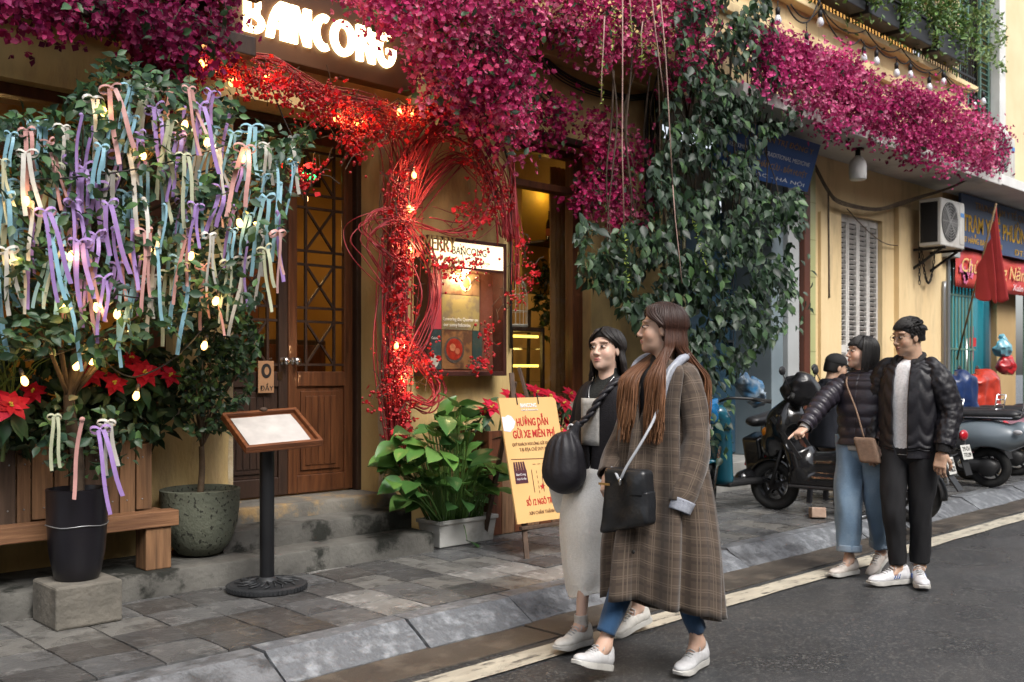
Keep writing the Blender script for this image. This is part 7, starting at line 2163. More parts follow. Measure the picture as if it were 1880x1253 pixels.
make_body(W1, pcs); add_eyes(W1, MH, .98)
cloth('turtleneck', [drape([(1.465, -.02, 0, .052, .055), (1.44, -.02, 0, .056, .06), (1.405, -.015, 0, .068, .085), (1.36, -.005, 0, .1, .15), (1.25, .0, 0, .118, .155), (1.1, .0, 0, .11, .14), (.9, 0, 0, .12, .16)])], BLACKK, W1, .004)
COAT = plaid('brown_check', (.082, .058, .042), (.045, .031, .023), (.165, .125, .092))
def cf(t, v):
    a = .006 + .04 * v ** 1.3
    return (.010 * v * t / 6.3 + a * (math.sin(t * 7 + 1.2 + 1.2 * v) + .55 * math.sin(t * 12 + 2 + v * 2)) + .012 * nz(math.cos(t) * 2, math.sin(t) * 2, v * 4) + .02 * v * (math.cos(t - 2.6) > .2) * 1.0, -.12 * v * v * (1 - math.cos(t)) * .6 + .006 * math.sin(t * 9) * v)
coat_r = [(1.435, -.03, 0, .078, .095), (1.415, -.025, 0, .095, .135), (1.385, -.018, 0, .108, .16), (1.33, -.01, 0, .12, .168), (1.2, .0, 0, .136, .172), (1.0, .0, 0, .16, .19), (.8, .0, 0, .185, .215), (.6, .01, 0, .212, .238), (.36, .01, 0, .228, .236)]
cgap = lambda v: .62 * max(0, 1 - v / .55) ** .8 - .07 * min(1, max(0, (v - .4) / .15))
slL = limb([(-.02, .07, 1.385), (-.015, .125, 1.36), (-.012, .16, 1.27), (-.01, .19, 1.11), (.035, .2, .98), (.095, .198, .85), (.115, .198, .80)], [.03, .058, .064, .064, .064, .062, .056], wr=.011, seed=3, m=46)
slR = limb([(-.02, -.07, 1.385), (-.01, -.125, 1.36), (-.005, -.16, 1.27), (.0, -.192, 1.11), (.08, -.2, .99), (.17, -.17, .9)], [.03, .058, .064, .062, .062, .058], wr=.011, seed=9, m=40)
cloth('coat', [drape(coat_r, cgap, 96, 64, cf), slL, slR], COAT, W1, .008)
GREYH = fabric('grey_hood', (.34, .36, .42), rough=.85, scale=70)
cu = limb([(.108, .205, .815), (.128, .197, .765)], [.056, .05], wr=.002, m=8); cloth('cuff', [cu], GREYH, W1, .006)
hd = MB()
hd.tube(spline([(.128, .072, 1.12), (.115, .085, 1.25), (.085, .1, 1.36), (.02, .115, 1.425), (-.06, .1, 1.455), (-.1, .03, 1.45), (-.1, -.03, 1.45), (-.06, -.1, 1.455), (.02, -.115, 1.425), (.085, -.1, 1.36), (.115, -.085, 1.25), (.128, -.072, 1.12)], 7), .021, 10)
hd.build('hood', GREYH, W1, smooth=True, local=True)
for s in (-1, 1):
    lp = MB(); lp.grid([[(.12 + .012 * math.sin(i) * .2, s * (.105 - .01 * (i > 6) - .028 * j - .0035 * i), 1.36 - .045 * i) for j in range(3)] for i in range(12)]); lp.build('lapel', GREYH, W1, smooth=True, solid=.005, local=True)
for i, z in enumerate((.93, .82, .70, .58)):
    v = (1.435 - z) / 1.015; b = MB().lathe([(.009, 0), (.009, .004), (.004, .006)], 12, aim((.19 + .07 * v * 0 + (.93 - z) * .10 + .012, .028, z), (1, 0, 0)) @ Matrix.Rotation(PI / 2, 4, 'Y')); b.build('button', BLK, W1, smooth=True, local=True)
JN = denim('blue_jeans', (.018, .065, .15), (.04, .13, .26))
cloth('jeans', [limb([(0, .085, .92), (-.015, .09, .7), (-.03, .09, .48), (-.11, .088, .27), (-.165, .085, .175)], [.1, .085, .064, .05, .044], wr=.005, seed=5), limb([(0, -.085, .92), (.055, -.085, .7), (.125, -.09, .49), (.205, -.105, .3), (.26, -.114, .195)], [.1, .085, .064, .052, .045], wr=.005, seed=6)], JN, W1, .004)
shoe(W1, (-.15, .085, .0), R(10), 0, (.56, .56, .57), sc=1.0)
shoe(W1, (.315, -.118, .045), R(8), R(17), (.56, .56, .57), sc=1.0)
# long hair parted in the middle
def long_hair(M, sc, length_z, n, seed, shoulder=1.36, front_w=.1, wave=.012, fr=(52, 178), hz=1.575, chest=.135, back=-.14, half=.13, lim=88, frontal=False):
    rg = np.random.RandomState(seed); paths = []
    for i in range(n):
        s = 1 if i % 2 else -1
        ph = R(rg.uniform(*fr))
        rx, ry, rz_ = .108 + rg.uniform(-.004, .007), .089 + rg.uniform(-.003, .007), .097
        x0 = rg.uniform(-.07, .07)
        top = Vector((x0 - .015, s * .004, .034 + rz_ * math.sqrt(max(.05, 1 - (x0 / rx) ** 2)) + .002))
        pts = [M @ (top * sc)]
        ph0 = ph; ph = max(ph, R(lim))
        for el, f_ in ((58, 0), (36, .08), (14, .4), (-6, .8), (-24, 1)):
            c = math.cos(R(el)); pe = ph0 + (ph - ph0) * f_
            pts.append(M @ (Vector((-.018 + rx * math.cos(pe) * c, s * ry * math.sin(pe) * c, .034 + rz_ * math.sin(R(el)))) * sc))
        q = M @ (Vector((-.018 + rx * math.cos(ph) * .98, s * (ry + .004) * math.sin(ph), -.06)) * sc); pts.append(q)
        # below the ears the locks hang free and pass before or behind the shoulder
        wl = M @ (Vector((-.018 + rx * math.cos(ph), s * ry * math.sin(ph), 0)) * sc)
        dirx = wl.x - M.translation.x; diry = wl.y - M.translation.y
        fr_ = ph0 < R(112) if frontal else dirx > -.012
        ex = chest + rg.uniform(-.012, .025) if fr_ else back + rg.uniform(-.03, .02)
        ey = max(-half, min(half, diry * 1.25 + rg.uniform(-.03, .03)))
        if fr_ and frontal: ey = s * rg.uniform(.03, .12)
        elif fr_: ey = math.copysign(max(abs(ey), .045), ey)
        w0 = rg.uniform(0, 6)
        zs = np.linspace(q.z - .03, length_z + rg.uniform(-.05, .07), 7)
        for k, z in enumerate(zs):
            t = min(1, max(0, (q.z - z) / (q.z - shoulder + .03))); t = t * t * (3 - 2 * t)
            f = k / 6
            pts.append(Vector((q.x + (ex - q.x) * t + wave * math.sin(f * 7 + w0) * f + .01 * f, q.y + (ey - q.y) * t + wave * math.cos(f * 6 + w0) * f * 1.2, z)))
        paths.append(pts)
    return paths
AUB = [(.022, .010, .008), (.03, .013, .01), (.05, .02, .013), (.09, .036, .018), (.15, .066, .03), (.2, .095, .045)]
hp = long_hair(MH, .98, 1.10, 760, 2, fr=(8, 178), frontal=True, half=.16, wave=.016)
sv, sf = scalp(MH, .98, front=.066)
hairobj(W1, [strands(W1, hp, .0055, AUB, seed=3, flatk=.6), (sv, sf, const(sv, AUB[0]))])
# black leather bag carried in front
bagp = thing('shoulder_bag', 'black leather bag on a grey cord held by the woman in checked coat', 'bag', (3.71, 2.825, .012), HEAD)
s = SDF(.02)
BC = np.array((.235, .01, .835))
s.box(BC + np.array((0, -.01, -.02)), (.042, .118, .135), .022)
s.ell(BC + np.array((.0, -.01, .145)), (.022, .075, .04), k=.02, sub=True)
V, F = s.mesh(.008)
V[:, 1] = BC[1] + (V[:, 1] - BC[1]) * (1.05 - 1.1 * (V[:, 2] - BC[2])); V[:, 0] += .022 * np.array([nz(v[1] * 9, v[2] * 9, 3) for v in V]); V[:, 2] += .03 * (V[:, 1] - BC[1]) / .12 * (V[:, 2] < BC[2])
npmesh('body', V, F, mat('black_leather', (.011, .012, .014), (.018, .019, .022), rough=.34, scale=12, bump=.25, bscale=60), bagp, None, True, off=Vector((0, 0, 0)))
st = MB(); top_ = BC + np.array((.01, 0, .12))
st.tube(spline([BC + np.array((.0, -.11, .11)), BC + np.array((.04, -.05, .09)), BC + np.array((.055, -.015, .07)), BC + np.array((.05, .02, .13)), BC + np.array((.0, .08, .26)), (.17, .105, 1.2), (.10, .12, 1.38), (.0, .12, 1.44)], 6), .0065, 8)
st.build('cord', mat('grey_cord', (.4, .42, .46), rough=.7), bagp, smooth=True, local=True)
MB().ball(BC + np.array((.057, -.012, .06)), .012, 10, (.7, .7, 1.5)).build('clasp', MATS['steel_knob'], bagp, smooth=True, local=True)
MB().box((BC[0] + .047, BC[1] - .145, BC[2] + .035), (BC[0] + .051, BC[1] - .08, BC[2] + .045)).build('gold_trim', GOLD, bagp, local=True)
# ---------------------------------------------------------------- woman in black cardigan and white skirt
W2 = thing('person', 'woman in black cardigan and long white fleece skirt', 'person', (3.955, 3.36, .012), HEAD, group='people walking along the road')
J = dict(hl=(0, .08, .84), hr=(0, -.08, .84), kl=(-.08, .08, .46), kr=(.13, -.03, .46), al=(-.235, .02, .12), ar=(.215, .01, .1), sl=(-.01, .15, 1.285), sr=(-.01, -.15, 1.285), el=(-.02, .185, 1.05), er=(-.01, -.203, 1.05), wl=(.06, .16, .86), wr=(.11, -.19, .86))
MH2 = Matrix.Translation((.01, 0, 1.488)) @ rotm(R(8), R(8), R(3))
hv, hf, hc_ = head_mesh(SK2, True, .96, (.48, .17, .16))
hv = hv * np.array([1, 1.04, 1])
make_body(W2, [torso_body(J, SK2, .9), (xf(MH2, hv), hf, hc_), hand_mesh(aim((.125, -.185, .84), (.35, .1, -1), (1, 0, 0)), SK2, 'hold', -1, .9), hand_mesh(aim((.06, .16, .85), (.3, 0, -1), (1, 0, 0)), SK2, 'relaxed', 1, .9)])
add_eyes(W2, MH2, .96)
cloth('turtleneck', [drape([(1.4, -.015, 0, .05, .052), (1.36, -.015, 0, .055, .06), (1.32, -.01, 0, .07, .095), (1.25, .0, 0, .105, .13), (1.15, .0, 0, .112, .14), (.95, .0, 0, .1, .13)])], fabric('dark_lace', (.012, .014, .014), scale=40, bump=.6), W2, .004)
CARD = fabric('black_cardigan', (.012, .010, .013), (.007, .006, .008), bump=.4, scale=60)
cloth('cardigan', [drape([(1.345, -.035, 0, .065, .085), (1.32, -.02, 0, .09, .135), (1.27, -.01, 0, .112, .168), (1.15, .0, 0, .13, .175), (1.0, .0, 0, .13, .17), (.84, .0, 0, .14, .178), (.79, .0, 0, .14, .178)], lambda v: .5 * max(0, 1 - v / .75) + .02, fold=lambda t, v: (.007 * nz(math.cos(t) * 3, math.sin(t) * 3, v * 7), 0)),
                   limb([(-.02, .06, 1.3), (-.012, .12, 1.275), (-.015, .16, 1.2), (-.02, .185, 1.06), (.02, .19, .95), (.06, .165, .87)], [.03, .055, .062, .06, .055, .046], wr=.008, seed=4), limb([(-.02, -.06, 1.3), (-.012, -.12, 1.275), (-.012, -.165, 1.2), (-.01, -.205, 1.06), (.05, -.215, .95), (.115, -.19, .86)], [.03, .055, .062, .06, .055, .045], wr=.008, seed=8)], CARD, W2, .006)
wt = MB(); wt.grid([[(.124 + .014 * math.cos((j - 3) / 3), -.06 + .02 * j, 1.245 - .03 * i) for j in range(7)] for i in range(9)]); wt.build('white_top', fabric('cream_top', (.5, .48, .45), scale=50), W2, smooth=True, solid=.004, local=True)
SKT = mat('white_fleece', (.86, .84, .8), (.78, .76, .72), rough=.95, scale=70, bump=.45, bscale=150)
cloth('skirt', [drape([(.9, .0, 0, .125, .15), (.84, .005, -.005, .145, .18), (.74, .02, -.02, .175, .21), (.58, .02, -.02, .185, .215), (.42, .015, -.015, .185, .205), (.3, .02, -.01, .175, .19), (.24, .02, -.01, .168, .18)], fold=lambda t, v: (.004 + .026 * v * math.sin(t * 5 + 1 + v) * (.6 + .4 * math.sin(t * 3)) + .015 * nz(math.cos(t) * 2, math.sin(t) * 2, v * 5), .03 * v * math.sin(t * 2)))], SKT, W2, .01)
gather = limb([(.12, -.2, .86), (.15, -.215, .78), (.1, -.2, .66)], [.03, .055, .05], wr=.014, seed=12); cloth('skirt_gather', [gather], SKT, W2, .006)
WSH = (.62, .6, .56)
shoe(W2, (.235, .01, .006), R(6), R(3), WSH, sc=.98); shoe(W2, (-.215, .02, .02), R(-8), R(-12), WSH, sc=.98)
cloth('sock', [limb([(.215, .01, .16), (.212, .01, .1)], [.033, .037], wr=.001, m=8), limb([(-.235, .02, .15), (-.24, .02, .1)], [.033, .037], wr=.001, m=8)], fabric('cream_sock', (.52, .48, .44)), W2, .003)
# shoulder-length dark hair
DKH = [(.010, .008, .008), (.012, .009, .008), (.016, .011, .01), (.02, .014, .012)]
hp = long_hair(MH2, .97, 1.29, 480, 12, shoulder=1.3, fr=(6, 178), lim=86, hz=1.488, chest=-.02, back=-.1, half=.115, wave=.008)
sv, sf = scalp(MH2, .97, front=.068)
hairobj(W2, [strands(W2, hp, .0055, DKH, seed=5, flatk=.6), (sv, sf, const(sv, DKH[0]))])
nk = MB(); nk.tube(spline([(.02, .07, 1.36), (.09, .045, 1.28), (.125, 0, 1.21), (.09, -.045, 1.28), (.02, -.07, 1.36)], 8), .0022, 5); nk.build('necklace', MATS['steel_knob'], W2, smooth=True, local=True)
bg2 = thing('nylon_bag', 'round black nylon bag slung from a plaited strap in front of skirt', 'bag', (3.955, 3.36, .012), HEAD)
s = SDF(.03); c = np.array((.235, -.085, .925)); s.ell(c, (.085, .115, .15)); s.ell(c + np.array((0, -.0, -.06)), (.095, .125, .105)); s.cap(c + np.array((-.01, .03, .1)), c + np.array((-.03, .06, .19)), .035, .02)
V, F = s.mesh(.008); th = np.arctan2(V[:, 1] - c[1], V[:, 0] - c[0]); V[:, :2] += (.006 * np.sin(th * 11) * np.clip((V[:, 2] - c[2] + .1) * 4, 0, 1))[:, None] * np.stack([np.cos(th), np.sin(th)], 1)
npmesh('pouch', V, F, mat('black_nylon', (.012, .011, .015), (.018, .017, .022), rough=.55, scale=8, bump=.5, bscale=22), bg2, None, True, off=Vector((0, 0, 0)))
pl_ = spline([c + np.array((-.03, .05, .17)), (.165, .02, 1.16), (.12, .07, 1.26), (.04, .1, 1.335), (-.03, .095, 1.35)], 8); br = MB()
for q in range(2):
    br.tube([Vector(p) + Vector((.008 * math.cos(i * .9 + q * PI), .012 * math.sin(i * .9 + q * PI), 0)) for i, p in enumerate(pl_)], .012, 7)
br.build('strap', MATS['black_nylon'], bg2, smooth=True, local=True)
rg2 = MB().tube([Vector(c) + Vector((-.015 + .0 * k, .035 + .022 * math.cos(k * PI / 6), .165 + .022 * math.sin(k * PI / 6))) for k in range(12)], .006, 6, closed=True).build('ring', mat('pale_ring', (.6, .6, .62), rough=.4), bg2, smooth=True, local=True)
# ---------------------------------------------------------------- man in quilted bomber jacket
W3_ = thing('person', 'man with glasses in black quilted bomber jacket and black trousers', 'person', (6.43, 2.865, .012), HEAD, group='people walking along the road')
J = dict(hl=(0, .09, .92), hr=(0, -.09, .92), kl=(.02, .08, .5), kr=(.12, -.05, .5), al=(-.02, .06, .11), ar=(.1, -.04, .1), sl=(-.01, .185, 1.40), sr=(-.01, -.185, 1.40), el=(-.03, .243, 1.12), er=(-.02, -.243, 1.12), wl=(.07, .243, .87), wr=(.05, -.222, .88))
MH3 = Matrix.Translation((.03, 0, 1.6)) @ rotm(R(-28), R(-6), 0)
hv, hf, hc_ = head_mesh(SK3, False, 1.02, (.34, .15, .13), (.015, .012, .01))
make_body(W3_, [torso_body(J, SK3, 1.0), (xf(MH3, hv), hf, hc_), hand_mesh(aim((.075, .243, .855), (.25, -.12, -1), (1, 0, 0)), SK3, 'relaxed', 1, 1.05), hand_mesh(aim((.055, -.22, .865), (.3, .1, -1), (1, 0, 0)), SK3, 'hold', -1, 1.05)])
add_eyes(W3_, MH3, 1.02)
cloth('tshirt', [drape([(1.46, -.02, 0, .062, .068), (1.445, -.015, 0, .075, .085), (1.4, -.005, 0, .105, .15), (1.25, .0, 0, .13, .165), (1.05, .0, 0, .128, .16), (.84, .0, 0, .125, .16)])], fabric('white_tee', (.74, .74, .76), scale=80), W3_, .004)
JKT = mat('quilted_black', (.007, .0065, .01), (.01, .0095, .014), rough=.5, scale=14, bump=.2, bscale=60)
chev = lambda t, z: .009 * abs(math.sin(z * 52 + 2.2 * abs(math.sin(t * 5)))) - .004
jr = [(1.475, -.04, 0, .062, .075), (1.455, -.03, 0, .088, .12), (1.42, -.018, 0, .112, .165), (1.36, -.01, 0, .132, .185), (1.2, .0, 0, .15, .19), (1.0, .0, 0, .15, .186), (.9, .0, 0, .15, .19), (.87, .0, 0, .142, .18), (.82, .0, 0, .14, .178)]
cloth('jacket', [drape(jr, lambda v: .30 - .08 * v, 110, 150, lambda t, v: (chev(t, 1.47 - .65 * v) * (v < .88) + .008 * nz(math.cos(t) * 2, math.sin(t) * 2, v * 5) + (.003 * math.sin(t * 70) if v >= .9 else 0), 0)),
                 limb([(-.02, .07, 1.425), (-.015, .14, 1.4), (-.015, .2, 1.3), (-.03, .245, 1.13), (.02, .25, 1.0), (.062, .245, .905)], [.035, .07, .08, .074, .068, .056], wr=.01, seed=14, m=110, n=40, quilt=chev), limb([(-.02, -.07, 1.425), (-.01, -.14, 1.4), (-.012, -.2, 1.3), (-.02, -.245, 1.13), (.015, -.24, 1.0), (.045, -.225, .91)], [.035, .07, .08, .074, .068, .056], wr=.01, seed=15, m=110, n=40, quilt=chev)], JKT, W3_, .006)
cloth('cuff', [limb([(.06, .246, .915), (.073, .243, .865)], [.05, .042], wr=.001, m=8), limb([(.044, -.225, .915), (.054, -.221, .87)], [.05, .042], wr=.001, m=8)], BLACKK, W3_, .005)
nkc = MB(); nkc.tube(spline([(.072, .062, 1.42), (.03, .085, 1.46), (-.05, .07, 1.49), (-.08, 0, 1.495), (-.05, -.07, 1.49), (.03, -.085, 1.46), (.072, -.062, 1.42)], 7), .018, 8); nkc.build('collar', BLACKK, W3_, smooth=True, local=True)
BLT = fabric('black_trousers', (.007, .007, .009), (.01, .01, .012), scale=120, bump=.2)
cloth('trousers', [limb([(0, .085, .95), (.01, .09, .75), (.025, .08, .5), (.0, .07, .3), (-.02, .06, .135)], [.115, .092, .075, .064, .056], wr=.015, wf=(3, 13), seed=17, m=50), limb([(0, -.085, .95), (.06, -.075, .75), (.12, -.055, .5), (.11, -.045, .3), (.1, -.04, .125)], [.115, .092, .075, .064, .056], wr=.015, wf=(3, 13), seed=18, m=50), drape([(.99, 0, 0, .115, .155), (.9, 0, 0, .125, .17), (.82, 0, 0, .12, .165), (.76, 0, 0, .07, .11)], n=40, m=14)], BLT, W3_, .004)
shoe(W3_, (.125, -.045, .0), R(-26), 0, (.6, .6, .62), sc=1.08, stripe=(.05, .1, .3)); shoe(W3_, (.02, .065, .0), R(32), 0, (.6, .6, .62), sc=1.08, stripe=(.05, .1, .3))
def short_hair(M, sc, n, seed, cols, r0=.006):
    rg = np.random.RandomState(seed); paths = []
    while len(paths) < n:
        ph = rg.uniform(0, 2 * PI); el = rg.uniform(-12, 85)
        if abs(math.atan2(math.sin(ph), math.cos(ph))) < R(58) and el < 34: continue
        f = abs(math.atan2(math.sin(ph), math.cos(ph))) < R(70)
        c = math.cos(R(el)); base = Vector((-.018 + .094 * math.cos(ph) * c, .075 * math.sin(ph) * c, .034 + .085 * math.sin(R(el))))
        dirn = Vector((.9 if el > 30 else -.2, .25 * math.sin(ph), -.15 if el > 30 else -.9)); outw = Vector((math.cos(ph) * c, math.sin(ph) * c, math.sin(R(el))))
        L = rg.uniform(.03, .05) if el > 25 else rg.uniform(.012, .028)
        dirn = (dirn - outw * dirn.dot(outw)).normalized(); lift = .013 if el > 25 else .004
        paths.append([M @ (base * sc), M @ ((base + dirn * L * .5 + outw * lift) * sc), M @ ((base + dirn * L + outw * lift * .7) * sc)])
    return strands(None, paths, r0, cols, seed=seed)
BLH = [(.008, .007, .007), (.012, .011, .011), (.016, .014, .014)]
sv, sf = scalp(MH3, 1.02, front=.052, low=-.03, grow=.004)
hairobj(W3_, [short_hair(MH3, 1.02, 1500, 21, BLH, .0032), (sv, sf, const(sv, BLH[0]))])
def glasses(person, M, sc):
    g = MB()
    for s_ in (-1, 1):
        g.tube([M @ (Vector((.093, s_ * .032 + .021 * math.cos(k * PI / 8), .006 + .017 * math.sin(k * PI / 8))) * sc) for k in range(16)], .0014, 5, closed=True)
        g.tube([M @ (Vector(v) * sc) for v in ((.092, s_ * .053, .01), (.05, s_ * .072, .012), (-.005, s_ * .079, .01))], .0014, 5)
    g.tube([M @ (Vector(v) * sc) for v in ((.096, -.011, .01), (.1, 0, .012), (.096, .011, .01))], .0014, 5)
    g.build('glasses', mat('glasses_metal', (.16, .13, .11), rough=.3, metal=.8), person, smooth=True, local=True)
glasses(W3_, MH3, 1.02)
# ---------------------------------------------------------------- woman in dark puffer jacket pointing ahead
W4 = thing('person', 'woman with black bob in dark puffer jacket and light jeans pointing', 'person', (6.475, 3.20, .012), HEAD, group='people walking along the road')
J = dict(hl=(0, .08, .88), hr=(0, -.08, .88), kl=(-.05, .07, .48), kr=(.08, -.08, .48), al=(-.2, .02, .12), ar=(.1, -.06, .1), sl=(-.01, .15, 1.31), sr=(-.01, -.15, 1.31), el=(.02, .193, 1.08), er=(.18, -.203, 1.172), wl=(.1, .16, .9), wr=(.375, -.24, 1.0))
MH4 = Matrix.Translation((.01, -.02, 1.505)) @ rotm(R(-40), R(6), 0)
hv, hf, hc_ = head_mesh(SK1, True, .95)
make_body(W4, [torso_body(J, SK1, .92), (xf(MH4, hv), hf, hc_), hand_mesh(aim((.385, -.243, .992), (.85, -.12, -.42), (.2, 0, 1)), SK1, 'point', -1, .92), hand_mesh(aim((.1, .16, .89), (.4, -.1, -1), (1, 0, 0)), SK1, 'hold', 1, .92)])
add_eyes(W4, MH4, .95)
PUF = mat('puffer_dark', (.018, .015, .022), (.028, .024, .034), rough=.4, scale=16, bump=.3, bscale=40)
rib = lambda t, z: .011 * abs(math.sin(z * 58))
cloth('puffer_jacket', [drape([(1.40, -.035, 0, .06, .065), (1.385, -.03, 0, .075, .1), (1.34, -.02, 0, .105, .155), (1.27, -.01, 0, .125, .178), (1.12, .0, 0, .135, .178), (1.0, .0, 0, .13, .17), (.88, .0, 0, .138, .178)], lambda v: -.02, 90, 120, lambda t, v: (rib(t, v * .52) + .006 * nz(math.cos(t) * 3, math.sin(t) * 3, v * 6), 0)),
                        limb([(-.02, .06, 1.33), (-.01, .12, 1.3), (.0, .165, 1.22), (.02, .195, 1.09), (.06, .19, .98), (.1, .165, .91)], [.03, .06, .066, .064, .06, .05], wr=.006, seed=31, m=90, quilt=rib), limb([(-.02, -.06, 1.33), (.0, -.12, 1.305), (.07, -.165, 1.25), (.18, -.205, 1.175), (.28, -.225, 1.085), (.372, -.24, 1.004)], [.03, .062, .07, .066, .058, .045], wr=.006, seed=32, m=100, quilt=rib)], PUF, W4, .006)
cloth('cuff', [limb([(.362, -.239, 1.012), (.388, -.243, .99)], [.036, .033], wr=.001, m=5)], fabric('pale_cuff', (.45, .44, .43)), W4, .004)
LJ = denim('light_jeans', (.16, .25, .36), (.27, .37, .48))
cloth('jeans', [limb([(0, .08, .93), (-.02, .085, .7), (-.05, .075, .48), (-.13, .05, .3), (-.19, .025, .18)], [.115, .1, .085, .08, .076], wr=.016, wf=(3, 12), seed=33, m=44), limb([(0, -.08, .93), (.045, -.085, .7), (.08, -.08, .48), (.09, -.07, .3), (.1, -.062, .165)], [.115, .1, .088, .083, .08], wr=.016, wf=(3, 12), seed=34, m=44), drape([(.98, 0, 0, .105, .14), (.88, 0, 0, .12, .165), (.8, 0, 0, .115, .16), (.74, 0, 0, .07, .1)], n=40, m=14)], LJ, W4, .004)
cloth('rolled_hem', [limb([(.097, -.063, .2), (.1, -.062, .155)], [.085, .085], wr=.002, m=6), limb([(-.185, .027, .215), (-.195, .023, .17)], [.08, .08], wr=.002, m=6)], denim('jeans_inside', (.24, .32, .42), (.3, .38, .47)), W4, .005)
cloth('shirt_tail', [drape([(.9, 0, 0, .13, .168), (.845, 0, 0, .132, .17)], n=50, m=5)], fabric('pale_shirt', (.42, .42, .42)), W4, .003)
shoe(W4, (.12, -.062, .0), R(-12), 0, (.52, .47, .43), sc=.95); shoe(W4, (-.19, .02, .035), R(0), R(-25), (.52, .47, .43), sc=.95)
def bob_hair(M, sc, n, seed, cols, low=-.12):
    rg = np.random.RandomState(seed); paths = []
    for i in range(n):
        ph = R(rg.uniform(-180, 180)); a = abs(ph); x0 = rg.uniform(-.05, .04)
        top = Vector((x0 - .015, math.copysign(.004, ph), .128)); pts = [M @ (top * sc)]; rx, ry = .11, .091
        if a < R(48): ends = (60, 38)                     # fringe
        else: ends = (55, 28, 0)
        for el in ends:
            c = math.cos(R(el)); pts.append(M @ (Vector((-.018 + rx * math.cos(ph) * c, ry * math.sin(ph) * c, .034 + .096 * math.sin(R(el)))) * sc))
        if a < R(48): pts.append(M @ (Vector((-.014 + rx * math.cos(ph), ry * math.sin(ph), .05 + rg.uniform(-.008, .01))) * sc))
        else:
            if a < R(66): continue
            zl = low + rg.uniform(-.015, .01)
            pts.append(M @ (Vector((-.018 + rx * 1.02 * math.cos(ph), ry * 1.05 * math.sin(ph), -.05)) * sc)); pts.append(M @ (Vector((-.014 + rx * .86 * math.cos(ph), ry * .96 * math.sin(ph), zl)) * sc))
        paths.append(pts)
    return strands(None, paths, .005, cols, seed=seed, flatk=.6)
sv, sf = scalp(MH4, .95, low=-.09)
hairobj(W4, [bob_hair(MH4, .95, 520, 41, BLH), (sv, sf, const(sv, BLH[0]))])
hb4 = thing('tan_pouch', 'small tan crossbody pouch on the pointing woman', 'bag', (6.475, 3.20, .012), HEAD)
s = SDF(.01); s.box((.16, .1, .855), (.02, .075, .085), .016); V, F = s.mesh(.008); V[:, 1] += (V[:, 2] - .855) * -.3
npmesh('pouch', V, F, fabric('tan_cloth', (.26, .17, .12), scale=40), hb4, None, True, off=Vector((0, 0, 0))); MB().tube(spline([(.165, .08, .93), (.16, .02, 1.12), (.12, -.07, 1.3), (.0, -.1, 1.37)], 6), .006, 6).build('strap', MATS['tan_cloth'], hb4, smooth=True, local=True)
# ---------------------------------------------------------------- man in cap sitting by the scooters
W5 = thing('person', 'man in black cap and dark jacket sitting behind the scooters', 'person', (8.9, 4.74, .122), R(-25)); W5.scale = (1.08,) * 3
J = dict(hl=(0, .09, .52), hr=(0, -.09, .52), kl=(.4, .14, .52), kr=(.4, -.14, .52), al=(.42, .14, .1), ar=(.42, -.14, .1), sl=(.03, .18, 1.0), sr=(.03, -.18, 1.0), el=(.12, .24, .76), er=(.12, -.24, .76), wl=(.33, .14, .64), wr=(.33, -.14, .64))
MH5 = Matrix.Translation((.06, 0, 1.2)) @ rotm(R(-14), R(-10), 0)
hv, hf, hc_ = head_mesh(SK3, False, 1.0, (.34, .15, .13), (.015, .012, .01))
make_body(W5, [torso_body(J, SK3, 1.0), (xf(MH5, hv), hf, hc_), hand_mesh(aim((.34, .14, .635), (1, -.3, -.2)), SK3, 'hold', 1, 1.0), hand_mesh(aim((.34, -.14, .635), (1, .3, -.2)), SK3, 'hold', -1, 1.0)])
add_eyes(W5, MH5, 1.0)
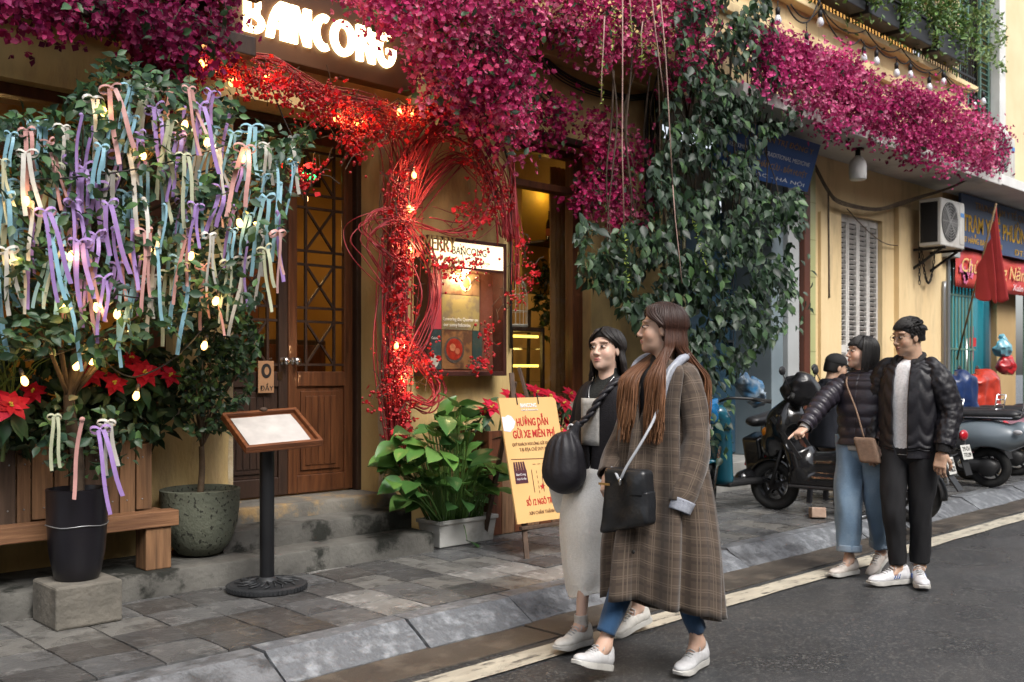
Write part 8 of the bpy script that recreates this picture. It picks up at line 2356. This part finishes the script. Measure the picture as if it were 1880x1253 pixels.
cloth('jacket', [drape([(1.11, .0, 0, .07, .08), (1.08, .01, 0, .09, .13), (1.02, .02, 0, .12, .185), (.9, .02, 0, .145, .21), (.7, .0, 0, .155, .21), (.5, -.01, 0, .165, .215)], fold=lambda t, v: (.01 * nz(math.cos(t) * 3, math.sin(t) * 3, v * 6), 0)), limb([(.02, .07, 1.05), (.03, .14, 1.02), (.08, .22, .9), (.12, .255, .77), (.23, .2, .69), (.31, .155, .65)], [.035, .07, .078, .072, .065, .05], wr=.01, seed=51), limb([(.02, -.07, 1.05), (.03, -.14, 1.02), (.08, -.22, .9), (.12, -.255, .77), (.23, -.2, .69), (.31, -.155, .65)], [.035, .07, .078, .072, .065, .05], wr=.01, seed=52)], fabric('dark_jacket', (.012, .014, .022), scale=40), W5, .006)
cloth('trousers', [limb([(0, .09, .52), (.2, .12, .53), (.4, .14, .52), (.415, .14, .3), (.42, .14, .1)], [.11, .1, .08, .07, .06], seed=53, m=44), limb([(0, -.09, .52), (.2, -.12, .53), (.4, -.14, .52), (.415, -.14, .3), (.42, -.14, .1)], [.11, .1, .08, .07, .06], seed=54, m=44)], fabric('olive_trousers', (.035, .03, .022)), W5, .004)
shoe(W5, (.47, .14, 0), 0, 0, (.02, .02, .02), (.03, .03, .03), lace=(.05, .05, .05)); shoe(W5, (.47, -.14, 0), 0, 0, (.02, .02, .02), (.03, .03, .03), lace=(.05, .05, .05))
s = SDF(.01); s.ell((-.014, 0, .055), (.1, .083, .08)); s.box((0, 0, -.05), (.3, .3, .085), .001, k=.004, sub=True); s.ell((.1, 0, .04), (.07, .062, .009), k=.01)
V, F = s.mesh(.005); npmesh('cap', xf(MH5, V), F, fabric('black_cap', (.01, .01, .011)), W5, None, True, off=Vector((0, 0, 0)))
sv, sf = scalp(MH5, 1.0, front=.05, low=-.045, grow=.004); hairobj(W5, [(sv, sf, const(sv, BLH[0]))])
stl = thing('low_stool', 'dark plastic stool under the man in the black cap', 'stool', (8.9, 4.74, .122)); MB().box((8.74, 4.59, .55), (9.06, 4.89, .59)).build('seat', BPL, stl, bev=.01)
for a in (-1, 1):
    for b in (-1, 1): MB().bar((8.9 + a * .14, 4.74 + b * .12, .552), (8.9 + a * .16, 4.74 + b * .14, .124), .04).build('leg', BPL, stl)
